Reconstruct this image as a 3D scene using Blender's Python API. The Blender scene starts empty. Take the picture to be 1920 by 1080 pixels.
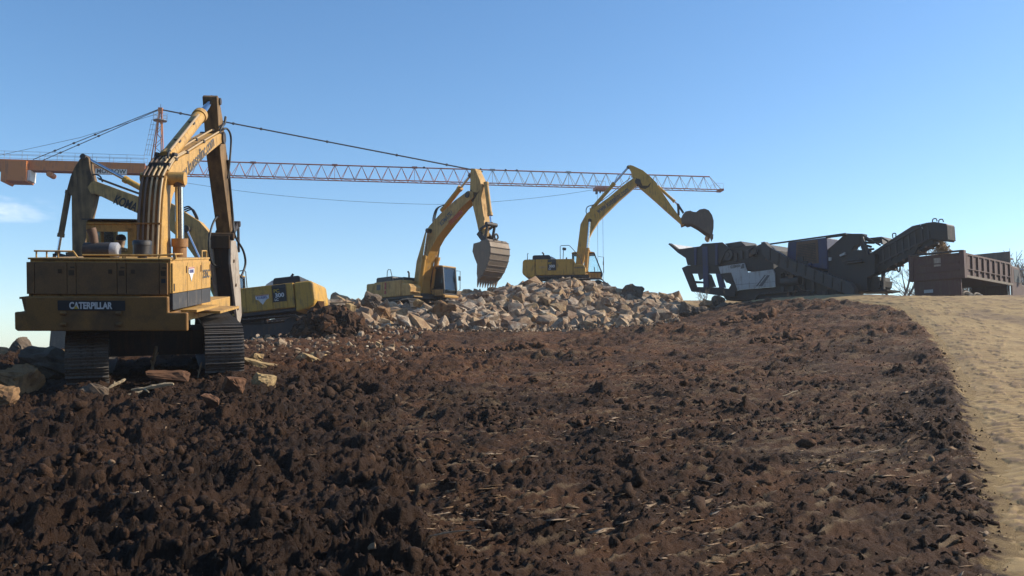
import bpy, bmesh, math, random
import numpy as np
from mathutils import Matrix, Vector

R = math.radians
random.seed(7)
RNG = np.random.default_rng(7)
scene = bpy.context.scene
C = scene.collection

# ------------------------------------------------------------------ camera
FPX, CX, CY, EYE = 1663.0, 960.0, 540.0, 1.6
PITCH = math.atan(160.0 / FPX)
cam_data = bpy.data.cameras.new('camera')
cam_data.sensor_width = 36.0
cam_data.lens = 36.0 * FPX / 1920.0
cam_data.clip_start = 0.1
cam_data.clip_end = 9000.0
cam = bpy.data.objects.new('camera', cam_data)
C.objects.link(cam)
cam.location = (0, 0, EYE)
cam.rotation_euler = (R(90) + PITCH, 0, 0)
scene.camera = cam

# ------------------------------------------------------------------ sky and sun
SUN_AZ, SUN_EL = R(77), R(31)          # azimuth clockwise from +Y (the viewing direction)
world = bpy.data.worlds.new('World')
scene.world = world
world.use_nodes = True
wn, wl = world.node_tree.nodes, world.node_tree.links
wn.clear()
w_out = wn.new('ShaderNodeOutputWorld')
w_bg = wn.new('ShaderNodeBackground')
w_sky = wn.new('ShaderNodeTexSky')
w_sky.sky_type = 'NISHITA'
w_sky.sun_disc = False
w_sky.sun_elevation = SUN_EL
w_sky.sun_rotation = SUN_AZ
w_sky.altitude = 300.0
w_sky.air_density = 1.0
w_sky.dust_density = 0.25
w_sky.ozone_density = 2.2
w_bg.inputs['Strength'].default_value = 0.138
# one faint wisp of cloud low in the sky, at its own bearing
w_geo = wn.new('ShaderNodeTexCoord')
w_map = wn.new('ShaderNodeMapping')
w_map.vector_type = 'POINT'
w_noise = wn.new('ShaderNodeTexNoise')
w_noise.inputs['Scale'].default_value = 26.0
w_noise.inputs['Detail'].default_value = 5.0
w_noise.inputs['Roughness'].default_value = 0.55
w_noise.inputs['Distortion'].default_value = 0.4
CLOUD_DIR = Vector((-0.495, 0.845, 0.157)).normalized()
w_sub = wn.new('ShaderNodeVectorMath'); w_sub.operation = 'SUBTRACT'
w_sub.inputs[1].default_value = CLOUD_DIR
w_mul = wn.new('ShaderNodeVectorMath'); w_mul.operation = 'MULTIPLY'
w_mul.inputs[1].default_value = (18.0, 18.0, 58.0)
w_len = wn.new('ShaderNodeVectorMath'); w_len.operation = 'LENGTH'
w_ramp = wn.new('ShaderNodeMapRange')
w_ramp.inputs['From Min'].default_value = 1.15
w_ramp.inputs['From Max'].default_value = 0.0
w_sc = wn.new('ShaderNodeVectorMath'); w_sc.operation = 'MULTIPLY'
w_sc.inputs[1].default_value = (1.0, 1.0, 3.0)
w_nr = wn.new('ShaderNodeMapRange')
w_nr.inputs['From Min'].default_value = 0.40
w_nr.inputs['From Max'].default_value = 0.78
w_fac = wn.new('ShaderNodeMath'); w_fac.operation = 'MULTIPLY'
w_fac2 = wn.new('ShaderNodeMath'); w_fac2.operation = 'MULTIPLY'
w_fac2.inputs[1].default_value = 0.85
w_mix = wn.new('ShaderNodeMix'); w_mix.data_type = 'RGBA'
w_mix.inputs['B'].default_value = (7.2, 7.4, 7.8, 1)
wl.new(w_geo.outputs['Generated'], w_sub.inputs[0])
wl.new(w_sub.outputs[0], w_mul.inputs[0])
wl.new(w_mul.outputs[0], w_len.inputs[0])
wl.new(w_len.outputs['Value'], w_ramp.inputs['Value'])
wl.new(w_geo.outputs['Generated'], w_sc.inputs[0])
wl.new(w_sc.outputs[0], w_noise.inputs['Vector'])
wl.new(w_noise.outputs['Fac'], w_nr.inputs['Value'])
wl.new(w_ramp.outputs['Result'], w_fac.inputs[0])
wl.new(w_nr.outputs['Result'], w_fac.inputs[1])
wl.new(w_fac.outputs[0], w_fac2.inputs[0])
wl.new(w_fac2.outputs[0], w_mix.inputs['Factor'])
w_hsv = wn.new('ShaderNodeHueSaturation')
w_hsv.inputs['Saturation'].default_value = 1.20
wl.new(w_sky.outputs['Color'], w_hsv.inputs['Color'])
wl.new(w_hsv.outputs['Color'], w_mix.inputs['A'])
wl.new(w_mix.outputs['Result'], w_bg.inputs['Color'])
wl.new(w_bg.outputs['Background'], w_out.inputs['Surface'])

sun_data = bpy.data.lights.new('sun', 'SUN')
sun_data.energy = 5.0
sun_data.angle = R(0.53)
sun_data.color = (1.0, 0.91, 0.77)
sun = bpy.data.objects.new('sun', sun_data)
C.objects.link(sun)
SUN_DIR = Vector((math.sin(SUN_AZ) * math.cos(SUN_EL), math.cos(SUN_AZ) * math.cos(SUN_EL), math.sin(SUN_EL)))
sun.rotation_euler = SUN_DIR.to_track_quat('Z', 'Y').to_euler()
sun.location = SUN_DIR * 200

scene.view_settings.view_transform = 'Standard'
scene.view_settings.look = 'None'
scene.view_settings.exposure = 0.42
scene.view_settings.gamma = 1.0
scene.view_settings.use_curve_mapping = False
scene.render.resolution_x, scene.render.resolution_y = 1024, 576
scene.cycles.max_bounces = 6
scene.cycles.transparent_max_bounces = 12
scene.cycles.volume_bounces = 1

# ------------------------------------------------------------------ pixel geometry of the 1920x1080 photograph
SP, CP = math.sin(PITCH), math.cos(PITCH)
CAM = Vector((0, 0, EYE))

def ray(px, py):
    dx, dy = (px - CX) / FPX, (CY - py) / FPX
    return Vector((dx, CP - SP * dy, SP + CP * dy))

def P(px, py, Y):
    r = ray(px, py)
    return CAM + r * (Y / r.y)

def PZ(px, py, z):
    r = ray(px, py)
    return CAM + r * ((z - EYE) / r.z)

def proj(v):
    d = Vector(v) - CAM
    f = d.y * CP + d.z * SP
    u = -d.y * SP + d.z * CP
    return CX + FPX * d.x / f, CY - FPX * u / f

def zoom(x0, y0, k):
    return lambda pts: [(x0 + a / k, y0 + b / k) for a, b in pts]

# ------------------------------------------------------------------ materials
MATS = {}

def nodes_of(name):
    m = bpy.data.materials.new(name)
    m.use_nodes = True
    nt = m.node_tree
    return m, nt, nt.nodes['Principled BSDF']

def lk(nt, a, b):
    nt.links.new(a, b)

def worn(name, base, dirt=None, rough=0.55, metal=0.0, scale=2.2, amount=0.5, bump=0.15, streak=True, fine=40.0, spec=0.4):
    """paint or steel with dirt patches, drips and fine grain, all in object space"""
    m, nt, b = nodes_of(name)
    N = nt.nodes
    tc = N.new('ShaderNodeTexCoord')
    n1 = N.new('ShaderNodeTexNoise'); n1.inputs['Scale'].default_value = scale
    n1.inputs['Detail'].default_value = 8; n1.inputs['Roughness'].default_value = 0.62
    lk(nt, tc.outputs['Object'], n1.inputs['Vector'])
    mp = N.new('ShaderNodeMapping'); mp.inputs['Scale'].default_value = (3.2, 3.2, 0.35) if streak else (1, 1, 1)
    lk(nt, tc.outputs['Object'], mp.inputs['Vector'])
    n2 = N.new('ShaderNodeTexNoise'); n2.inputs['Scale'].default_value = scale * 1.6
    n2.inputs['Detail'].default_value = 6
    lk(nt, mp.outputs['Vector'], n2.inputs['Vector'])
    mul = N.new('ShaderNodeMath'); mul.operation = 'ADD'
    lk(nt, n1.outputs['Fac'], mul.inputs[0]); lk(nt, n2.outputs['Fac'], mul.inputs[1])
    mr = N.new('ShaderNodeMapRange')
    mr.inputs['From Min'].default_value = 1.18 - 0.36 * amount
    mr.inputs['From Max'].default_value = 1.42 - 0.16 * amount
    mr.inputs['To Max'].default_value = 0.9
    lk(nt, mul.outputs[0], mr.inputs['Value'])
    n3 = N.new('ShaderNodeTexNoise'); n3.inputs['Scale'].default_value = fine
    n3.inputs['Detail'].default_value = 4
    lk(nt, tc.outputs['Object'], n3.inputs['Vector'])
    dirt = dirt or tuple(c * 0.35 for c in base)
    mix = N.new('ShaderNodeMix'); mix.data_type = 'RGBA'
    mix.inputs['A'].default_value = (*base, 1); mix.inputs['B'].default_value = (*dirt, 1)
    lk(nt, mr.outputs['Result'], mix.inputs['Factor'])
    g = N.new('ShaderNodeMapRange'); g.inputs['From Min'].default_value = 0.3; g.inputs['From Max'].default_value = 0.7
    g.inputs['To Min'].default_value = 0.78; g.inputs['To Max'].default_value = 1.12
    lk(nt, n3.outputs['Fac'], g.inputs['Value'])
    mm = N.new('ShaderNodeVectorMath'); mm.operation = 'SCALE'
    lk(nt, mix.outputs['Result'], mm.inputs[0]); lk(nt, g.outputs['Result'], mm.inputs['Scale'])
    lk(nt, mm.outputs[0], b.inputs['Base Color'])
    rr = N.new('ShaderNodeMapRange'); rr.inputs['To Min'].default_value = rough; rr.inputs['To Max'].default_value = min(1, rough + 0.3)
    lk(nt, mr.outputs['Result'], rr.inputs['Value'])
    lk(nt, rr.outputs['Result'], b.inputs['Roughness'])
    b.inputs['Metallic'].default_value = metal
    b.inputs['Specular IOR Level'].default_value = spec
    if bump:
        bp = N.new('ShaderNodeBump'); bp.inputs['Strength'].default_value = bump; bp.inputs['Distance'].default_value = 0.02
        lk(nt, n1.outputs['Fac'], bp.inputs['Height']); lk(nt, bp.outputs['Normal'], b.inputs['Normal'])
    MATS[name] = m
    return m

def plain(name, col, rough=0.5, metal=0.0):
    m, nt, b = nodes_of(name)
    N = nt.nodes
    tc = N.new('ShaderNodeTexCoord')
    n = N.new('ShaderNodeTexNoise'); n.inputs['Scale'].default_value = 14; n.inputs['Detail'].default_value = 5
    lk(nt, tc.outputs['Object'], n.inputs['Vector'])
    g = N.new('ShaderNodeMapRange'); g.inputs['To Min'].default_value = 0.7; g.inputs['To Max'].default_value = 1.25
    lk(nt, n.outputs['Fac'], g.inputs['Value'])
    s = N.new('ShaderNodeVectorMath'); s.operation = 'SCALE'; s.inputs[0].default_value = col
    lk(nt, g.outputs['Result'], s.inputs['Scale']); lk(nt, s.outputs[0], b.inputs['Base Color'])
    b.inputs['Roughness'].default_value = rough; b.inputs['Metallic'].default_value = metal
    MATS[name] = m
    return m

DUST = (0.16, 0.11, 0.07)
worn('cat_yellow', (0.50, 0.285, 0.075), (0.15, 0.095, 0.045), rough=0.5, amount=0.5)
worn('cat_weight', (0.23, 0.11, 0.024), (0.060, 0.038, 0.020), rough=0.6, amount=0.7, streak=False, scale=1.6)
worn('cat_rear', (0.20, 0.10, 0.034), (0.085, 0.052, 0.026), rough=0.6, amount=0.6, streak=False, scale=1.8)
worn('grease', (0.075, 0.045, 0.024), (0.03, 0.02, 0.013), rough=0.75, amount=0.5, spec=0.15)
worn('kom_yellow', (0.52, 0.29, 0.045), (0.16, 0.105, 0.055), rough=0.5, amount=0.55)
worn('kom_dusty', (0.52, 0.305, 0.095), (0.22, 0.135, 0.065), rough=0.7, amount=0.7)
worn('kom_orange', (0.46, 0.235, 0.04), (0.19, 0.115, 0.05), rough=0.5, amount=0.35)
worn('arm_grease', (0.24, 0.14, 0.052), (0.045, 0.03, 0.02), rough=0.65, amount=1.15, scale=1.2)
worn('cylinder_rust', (0.33, 0.16, 0.05), (0.14, 0.08, 0.04), rough=0.55, amount=0.5)
worn('dark_steel', (0.055, 0.048, 0.044), (0.13, 0.09, 0.06), rough=0.6, metal=0.3, amount=0.5)
worn('black_paint', (0.022, 0.022, 0.024), (0.09, 0.075, 0.06), rough=0.5, amount=0.35)
worn('skirt_black', (0.045, 0.045, 0.047), (0.16, 0.135, 0.11), rough=0.65, amount=0.4)
worn('track_steel', (0.13, 0.115, 0.10), (0.10, 0.072, 0.05), rough=0.6, metal=0.35, amount=0.6, scale=5)
worn('bucket_steel', (0.20, 0.155, 0.115), (0.30, 0.23, 0.16), rough=0.65, metal=0.25, amount=0.6, scale=2.4)
worn('bucket_dark', (0.115, 0.085, 0.066), (0.19, 0.14, 0.10), rough=0.7, metal=0.2, amount=0.6, scale=2.4)
worn('rust_steel', (0.13, 0.075, 0.045), (0.055, 0.04, 0.03), rough=0.7, metal=0.2, amount=0.6)
worn('breaker_plate', (0.36, 0.30, 0.235), (0.11, 0.075, 0.05), rough=0.6, amount=0.6)
worn('crane_orange', (0.50, 0.15, 0.022), (0.20, 0.09, 0.05), rough=0.55, amount=0.4, scale=0.8)
worn('crane_red', (0.36, 0.105, 0.05), (0.16, 0.08, 0.06), rough=0.55, amount=0.4, scale=0.8)
worn('crane_grey', (0.30, 0.30, 0.31), (0.15, 0.12, 0.10), rough=0.55, amount=0.4, scale=0.8)
worn('cable', (0.05, 0.05, 0.055), rough=0.6, bump=0)
worn('crusher_dark', (0.021, 0.020, 0.020), (0.055, 0.043, 0.032), rough=0.6, amount=0.5)
worn('crusher_grey', (0.042, 0.041, 0.041), (0.08, 0.063, 0.046), rough=0.6, amount=0.6)
worn('crusher_blue', (0.022, 0.030, 0.085), (0.06, 0.055, 0.05), rough=0.55, amount=0.5)
worn('crusher_white', (0.38, 0.38, 0.375), (0.24, 0.21, 0.175), rough=0.5, amount=0.55)
worn('truck_red', (0.085, 0.036, 0.028), (0.12, 0.085, 0.058), rough=0.65, amount=0.6)
worn('truck_inner', (0.18, 0.145, 0.11), (0.30, 0.24, 0.17), rough=0.8, amount=0.6)
worn('rubber', (0.035, 0.034, 0.033), (0.15, 0.12, 0.09), rough=0.85, amount=0.5)
worn('white_metal', (0.66, 0.66, 0.64), (0.36, 0.31, 0.25), rough=0.5, amount=0.35)
worn('bark', (0.13, 0.105, 0.085), (0.22, 0.19, 0.16), rough=0.9, amount=0.5, streak=False, scale=3)
worn('dead_wood', (0.36, 0.27, 0.16), (0.14, 0.09, 0.055), rough=0.85, amount=0.45, streak=False, scale=6)
plain('chrome', (0.62, 0.63, 0.66), 0.12, 1.0)
plain('pipe_tan', (0.44, 0.31, 0.16), 0.4)
plain('pipe_dark', (0.11, 0.07, 0.045), 0.5)
plain('hose', (0.02, 0.02, 0.02), 0.55)
plain('ink_black', (0.015, 0.015, 0.016), 0.6)
plain('ink_grey', (0.085, 0.08, 0.075), 0.6)
plain('ink_white', (0.62, 0.61, 0.58), 0.6)
plain('ink_yellow', (0.50, 0.33, 0.02), 0.6)
plain('ink_red', (0.35, 0.03, 0.03), 0.6)
plain('ink_blue', (0.03, 0.04, 0.20), 0.6)
plain('vest', (0.55, 0.70, 0.06), 0.8)
plain('cloth_dark', (0.03, 0.032, 0.04), 0.9)
plain('skin', (0.42, 0.24, 0.16), 0.6)
plain('gravel', (0.46, 0.33, 0.18), 0.9)

m, nt, b = nodes_of('cab_glass')
nt.nodes.remove(b)
N = nt.nodes
tr = N.new('ShaderNodeBsdfTransparent'); tr.inputs['Color'].default_value = (0.93, 0.97, 0.97, 1)
gl = N.new('ShaderNodeBsdfGlossy'); gl.inputs['Roughness'].default_value = 0.06; gl.inputs['Color'].default_value = (0.9, 0.95, 1, 1)
fr = N.new('ShaderNodeFresnel'); fr.inputs['IOR'].default_value = 1.5
mx = N.new('ShaderNodeMixShader')
lk(nt, fr.outputs[0], mx.inputs[0]); lk(nt, tr.outputs[0], mx.inputs[1]); lk(nt, gl.outputs[0], mx.inputs[2])
lk(nt, mx.outputs[0], N['Material Output'].inputs['Surface'])
MATS['cab_glass'] = m

def rock_material():
    m, nt, b = nodes_of('limestone')
    N = nt.nodes
    oi = N.new('ShaderNodeObjectInfo')
    at = N.new('ShaderNodeAttribute'); at.attribute_name = 'tint'
    ad = N.new('ShaderNodeMath'); ad.operation = 'ADD'
    lk(nt, oi.outputs['Random'], ad.inputs[0]); lk(nt, at.outputs['Fac'], ad.inputs[1])
    fr = N.new('ShaderNodeMath'); fr.operation = 'FRACT'; lk(nt, ad.outputs[0], fr.inputs[0])
    cr = N.new('ShaderNodeValToRGB')
    e = cr.color_ramp.elements
    cols = [(0.0, (0.37, 0.265, 0.165)), (0.2, (0.22, 0.15, 0.10)), (0.36, (0.45, 0.345, 0.23)), (0.55, (0.30, 0.205, 0.125)),
            (0.7, (0.41, 0.285, 0.15)), (0.82, (0.34, 0.28, 0.215)), (0.93, (0.55, 0.45, 0.32)), (1.0, (0.17, 0.10, 0.062))]
    e[0].position, e[0].color = cols[0][0], (*cols[0][1], 1)
    e[1].position, e[1].color = cols[-1][0], (*cols[-1][1], 1)
    for p, c in cols[1:-1]:
        x = e.new(p); x.color = (*c, 1)
    lk(nt, fr.outputs[0], cr.inputs[0])
    ge = N.new('ShaderNodeNewGeometry')
    n = N.new('ShaderNodeTexNoise'); n.inputs['Scale'].default_value = 2.6; n.inputs['Detail'].default_value = 9; n.inputs['Roughness'].default_value = 0.7
    lk(nt, ge.outputs['Position'], n.inputs['Vector'])
    mr = N.new('ShaderNodeMapRange'); mr.inputs['From Min'].default_value = 0.42; mr.inputs['From Max'].default_value = 0.62
    mr.inputs['To Max'].default_value = 0.8
    lk(nt, n.outputs['Fac'], mr.inputs['Value'])
    mx = N.new('ShaderNodeMix'); mx.data_type = 'RGBA'; mx.inputs['B'].default_value = (0.150, 0.078, 0.042, 1)
    lk(nt, mr.outputs['Result'], mx.inputs['Factor']); lk(nt, cr.outputs['Color'], mx.inputs['A'])
    lk(nt, mx.outputs['Result'], b.inputs['Base Color'])
    n2 = N.new('ShaderNodeTexNoise'); n2.inputs['Scale'].default_value = 9; n2.inputs['Detail'].default_value = 10; n2.inputs['Roughness'].default_value = 0.7
    lk(nt, ge.outputs['Position'], n2.inputs['Vector'])
    bp = N.new('ShaderNodeBump'); bp.inputs['Strength'].default_value = 0.9; bp.inputs['Distance'].default_value = 0.06
    lk(nt, n2.outputs['Fac'], bp.inputs['Height']); lk(nt, bp.outputs['Normal'], b.inputs['Normal'])
    b.inputs['Roughness'].default_value = 0.92
    b.inputs['Specular IOR Level'].default_value = 0.2
    MATS['limestone'] = m
rock_material()
worn('stone_brown', (0.23, 0.135, 0.065), (0.10, 0.055, 0.032), rough=0.95, amount=0.6, streak=False, scale=3.2, bump=0.8, spec=0.2)
worn('stone_red', (0.155, 0.078, 0.042), (0.085, 0.045, 0.028), rough=0.95, amount=0.6, streak=False, scale=3.2, bump=0.8, spec=0.2)
worn('stone_tan', (0.36, 0.25, 0.12), (0.17, 0.105, 0.055), rough=0.95, amount=0.55, streak=False, scale=3.2, bump=0.8, spec=0.2)
worn('stone_grey', (0.14, 0.105, 0.075), (0.075, 0.048, 0.03), rough=0.95, amount=0.5, streak=False, scale=3.2, bump=0.8, spec=0.2)

def soil_material(name, road=False):
    m, nt, b = nodes_of(name)
    N = nt.nodes
    ge = N.new('ShaderNodeNewGeometry')
    def noise(scale, detail=6, rough=0.6):
        n = N.new('ShaderNodeTexNoise'); n.inputs['Scale'].default_value = scale
        n.inputs['Detail'].default_value = detail; n.inputs['Roughness'].default_value = rough
        lk(nt, ge.outputs['Position'], n.inputs['Vector'])
        return n.outputs['Fac']
    def rng(src, a, b_, lo=0.0, hi=1.0):
        r = N.new('ShaderNodeMapRange'); r.inputs['From Min'].default_value = a; r.inputs['From Max'].default_value = b_
        r.inputs['To Min'].default_value = lo; r.inputs['To Max'].default_value = hi
        lk(nt, src, r.inputs['Value']); return r.outputs['Result']
    def mixc(f, a, bb):
        x = N.new('ShaderNodeMix'); x.data_type = 'RGBA'
        lk(nt, f, x.inputs['Factor'])
        for s, k in ((a, 'A'), (bb, 'B')):
            if isinstance(s, tuple): x.inputs[k].default_value = (*s, 1)
            else: lk(nt, s, x.inputs[k])
        return x.outputs['Result']
    def attr(nm):
        a = N.new('ShaderNodeAttribute'); a.attribute_name = nm; return a.outputs['Fac']
    def mul(a, bb):
        x = N.new('ShaderNodeMath'); x.operation = 'MULTIPLY'; lk(nt, a, x.inputs[0])
        if isinstance(bb, float): x.inputs[1].default_value = bb
        else: lk(nt, bb, x.inputs[1])
        return x.outputs[0]
    if road:
        c = mixc(rng(noise(0.9, 7), 0.35, 0.7), (0.40, 0.27, 0.115), (0.29, 0.185, 0.078))
        c = mixc(rng(noise(7.0, 7, 0.7), 0.55, 0.72, 0, 0.7), c, (0.19, 0.125, 0.075))
        c = mixc(attr('rut'), c, (0.15, 0.095, 0.06))
        c = mixc(attr('soil'), c, mixc(rng(noise(1.3, 6), 0.35, 0.65), (0.030, 0.018, 0.010), (0.062, 0.034, 0.017)))
    else:
        dark = mixc(rng(noise(1.3, 6), 0.35, 0.65), (0.022, 0.0108, 0.0050), (0.054, 0.0245, 0.0100))
        red = mixc(rng(noise(2.1, 6), 0.35, 0.65), (0.145, 0.062, 0.024), (0.076, 0.033, 0.0135))
        c = mixc(attr('red'), dark, red)
        c = mixc(rng(noise(11.0, 6, 0.7), 0.60, 0.74, 0, 0.55), c, (0.11, 0.062, 0.032))
        c = mixc(attr('smear'), c, (0.29, 0.20, 0.11))
        c = mixc(attr('sand'), c, mixc(rng(noise(0.9, 7), 0.35, 0.7), (0.40, 0.27, 0.115), (0.29, 0.185, 0.078)))
        c = mixc(attr('rubble'), c, mixc(rng(noise(3.0, 8, 0.7), 0.4, 0.62), (0.30, 0.23, 0.16), (0.14, 0.08, 0.05)))
    lk(nt, c, b.inputs['Base Color'])
    bp = N.new('ShaderNodeBump'); bp.inputs['Strength'].default_value = 0.55 if road else 1.0
    bp.inputs['Distance'].default_value = 0.02 if road else 0.16
    hn = noise(7.0 if not road else 30.0, 12, 0.78)
    lk(nt, hn, bp.inputs['Height']); lk(nt, bp.outputs['Normal'], b.inputs['Normal'])
    b.inputs['Roughness'].default_value = 0.9
    b.inputs['Specular IOR Level'].default_value = 0.25
    MATS[name] = m
soil_material('soil')
soil_material('road_dirt', True)

def clod_material():
    m, nt, b = nodes_of('clod_soil')
    N = nt.nodes
    at = N.new('ShaderNodeAttribute'); at.attribute_name = 'tint'
    cr = N.new('ShaderNodeValToRGB')
    e = cr.color_ramp.elements
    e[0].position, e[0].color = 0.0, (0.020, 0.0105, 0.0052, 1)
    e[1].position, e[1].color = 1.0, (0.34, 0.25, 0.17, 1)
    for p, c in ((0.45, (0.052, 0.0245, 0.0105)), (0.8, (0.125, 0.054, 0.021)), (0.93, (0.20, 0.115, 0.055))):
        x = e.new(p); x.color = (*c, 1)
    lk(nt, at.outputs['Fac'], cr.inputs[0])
    ge = N.new('ShaderNodeNewGeometry')
    n = N.new('ShaderNodeTexNoise'); n.inputs['Scale'].default_value = 30; n.inputs['Detail'].default_value = 8; n.inputs['Roughness'].default_value = 0.7
    lk(nt, ge.outputs['Position'], n.inputs['Vector'])
    g = N.new('ShaderNodeMapRange'); g.inputs['From Min'].default_value = 0.3; g.inputs['From Max'].default_value = 0.7
    g.inputs['To Min'].default_value = 0.6; g.inputs['To Max'].default_value = 1.4
    lk(nt, n.outputs['Fac'], g.inputs['Value'])
    s = N.new('ShaderNodeVectorMath'); s.operation = 'SCALE'
    lk(nt, cr.outputs['Color'], s.inputs[0]); lk(nt, g.outputs['Result'], s.inputs['Scale'])
    lk(nt, s.outputs[0], b.inputs['Base Color'])
    bp = N.new('ShaderNodeBump'); bp.inputs['Strength'].default_value = 0.9; bp.inputs['Distance'].default_value = 0.03
    lk(nt, n.outputs['Fac'], bp.inputs['Height']); lk(nt, bp.outputs['Normal'], b.inputs['Normal'])
    b.inputs['Roughness'].default_value = 0.9
    b.inputs['Specular IOR Level'].default_value = 0.25
    MATS['clod_soil'] = m
clod_material()

# ------------------------------------------------------------------ mesh helpers
class MB:
    def __init__(self):
        self.v, self.f, self.s = [], [], []

    def add(self, verts, faces, smooth=False):
        o = len(self.v)
        self.v += [tuple(p) for p in verts]
        self.f += [tuple(i + o for i in f) for f in faces]
        self.s += [smooth] * len(faces)
        return self

    def box(self, lo, hi):
        x0, y0, z0 = lo; x1, y1, z1 = hi
        x0, x1 = sorted((x0, x1)); y0, y1 = sorted((y0, y1)); z0, z1 = sorted((z0, z1))
        return self.add([(x0, y0, z0), (x1, y0, z0), (x1, y1, z0), (x0, y1, z0), (x0, y0, z1), (x1, y0, z1), (x1, y1, z1), (x0, y1, z1)],
                        [(0, 3, 2, 1), (4, 5, 6, 7), (0, 1, 5, 4), (1, 2, 6, 5), (2, 3, 7, 6), (3, 0, 4, 7)])

    def prism(self, poly, a, b, axis='y'):
        """poly in the two other axes, extruded from a to b along axis. y: (x,z); x: (y,z); z: (x,y)"""
        area = sum(p[0] * q[1] - q[0] * p[1] for p, q in zip(poly, poly[1:] + poly[:1]))
        poly = list(poly) if area > 0 else list(poly)[::-1]
        a, b = min(a, b), max(a, b)
        n = len(poly)
        put = {'y': lambda p, t: (p[0], t, p[1]), 'x': lambda p, t: (t, p[0], p[1]), 'z': lambda p, t: (p[0], p[1], t)}[axis]
        vs = [put(p, a) for p in poly] + [put(p, b) for p in poly]
        flip = axis == 'y'
        lo = tuple(range(n)); hi = tuple(range(n, 2 * n))
        fs = [lo[::-1] if not flip else lo, hi if not flip else hi[::-1]]
        for i in range(n):
            j = (i + 1) % n
            q = (i, j, n + j, n + i)
            fs.append(q if not flip else q[::-1])
        return self.add(vs, fs)

    def tube(self, pts, r, n=8, cap=True, smooth=True):
        pts = [Vector(p) for p in pts]
        rs = [r] * len(pts) if not hasattr(r, '__len__') else list(r)
        rings = []
        up = None
        for i, p in enumerate(pts):
            a = pts[max(0, i - 1)]; b = pts[min(len(pts) - 1, i + 1)]
            t = (b - a)
            if t.length < 1e-9: t = Vector((0, 0, 1))
            t.normalize()
            if up is None:
                up = Vector((0, 0, 1)) if abs(t.z) < 0.9 else Vector((1, 0, 0))
            u = up - t * up.dot(t)
            if u.length < 1e-6:
                u = t.orthogonal()
            u.normalize(); up = u
            w = t.cross(u)
            rings.append([p + (u * math.cos(k * 2 * math.pi / n) + w * math.sin(k * 2 * math.pi / n)) * rs[i] for k in range(n)])
        vs = [q for rg in rings for q in rg]
        fs = []
        for i in range(len(pts) - 1):
            for k in range(n):
                l = (k + 1) % n
                fs.append((i * n + k, i * n + l, (i + 1) * n + l, (i + 1) * n + k))
        self.add(vs, fs, smooth)
        if cap:
            self.add(rings[0], [tuple(range(n))[::-1]]); self.add(rings[-1], [tuple(range(n))])
        return self

    def cyl(self, p, q, r, n=16):
        return self.tube([p, q], r, n)

    def bar(self, p, q, w, h, up=(0, 0, 1)):
        p, q = Vector(p), Vector(q)
        t = (q - p).normalized()
        u = Vector(up); u = u - t * u.dot(t)
        if u.length < 1e-5: u = t.orthogonal()
        u.normalize(); s = t.cross(u)
        vs = []
        for c in (p, q):
            for a, b in ((-1, -1), (1, -1), (1, 1), (-1, 1)):
                vs.append(c + s * (a * w / 2) + u * (b * h / 2))
        return self.add(vs, [(0, 3, 2, 1), (4, 5, 6, 7), (0, 1, 5, 4), (1, 2, 6, 5), (2, 3, 7, 6), (3, 0, 4, 7)])

    def build(self, name, mat, parent=None, T=None, bevel=0.0, seg=2, label=None, recalc=True):
        me = bpy.data.meshes.new(name)
        v = [T @ Vector(p) for p in self.v] if T is not None else self.v
        me.from_pydata([tuple(p) for p in v], [], self.f)
        me.polygons.foreach_set('use_smooth', self.s)
        if recalc:
            bm = bmesh.new(); bm.from_mesh(me)
            bmesh.ops.recalc_face_normals(bm, faces=bm.faces)
            bm.to_mesh(me); bm.free()
        me.materials.append(MATS[mat])
        me.update()
        o = bpy.data.objects.new(name, me)
        C.objects.link(o)
        if parent is not None: o.parent = parent
        if bevel:
            md = o.modifiers.new('edge', 'BEVEL'); md.width = bevel; md.segments = seg
            md.limit_method = 'ANGLE'; md.angle_limit = R(35)
        if label: o['label'] = label
        return o

def tag(o, label=None, cat=None, group=None, kind=None):
    if label: o['label'] = label
    if cat: o['category'] = cat
    if group: o['group'] = group
    if kind: o['kind'] = kind
    return o

def empty(name, M):
    o = bpy.data.objects.new(name, None)
    o.empty_display_size = 0.5
    C.objects.link(o)
    o.matrix_world = M
    return o

def heading(loc, az, pitch=0.0, roll=0.0):
    """local +x forward (compass azimuth from +Y, clockwise), +y left, +z up; pitch is nose up"""
    return (Matrix.Translation(loc) @ Matrix.Rotation(R(90 - az), 4, 'Z') @ Matrix.Rotation(-R(pitch), 4, 'Y') @ Matrix.Rotation(R(roll), 4, 'X'))

class Mach:
    def __init__(self, name, label, cat, M, group=None):
        self.M = M; self.Mi = M.inverted()
        self.o = tag(empty(name, M), label, cat, group)
        self.c = self.Mi @ CAM
    def _r(self, px, py):
        return self.Mi.to_3x3() @ ray(px, py)
    def s1(self, p, y0):
        r = self._r(*p); t = (y0 - self.c.y) / r.y; q = self.c + r * t
        return (q.x, q.z)
    def s(self, pts, y0): return [self.s1(p, y0) for p in pts]
    def r1(self, p, x0):
        r = self._r(*p); t = (x0 - self.c.x) / r.x; q = self.c + r * t
        return (q.y, q.z)
    def r(self, pts, x0): return [self.r1(p, x0) for p in pts]
    def p3(self, p, y0):
        x, z = self.s1(p, y0); return Vector((x, y0, z))

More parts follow.
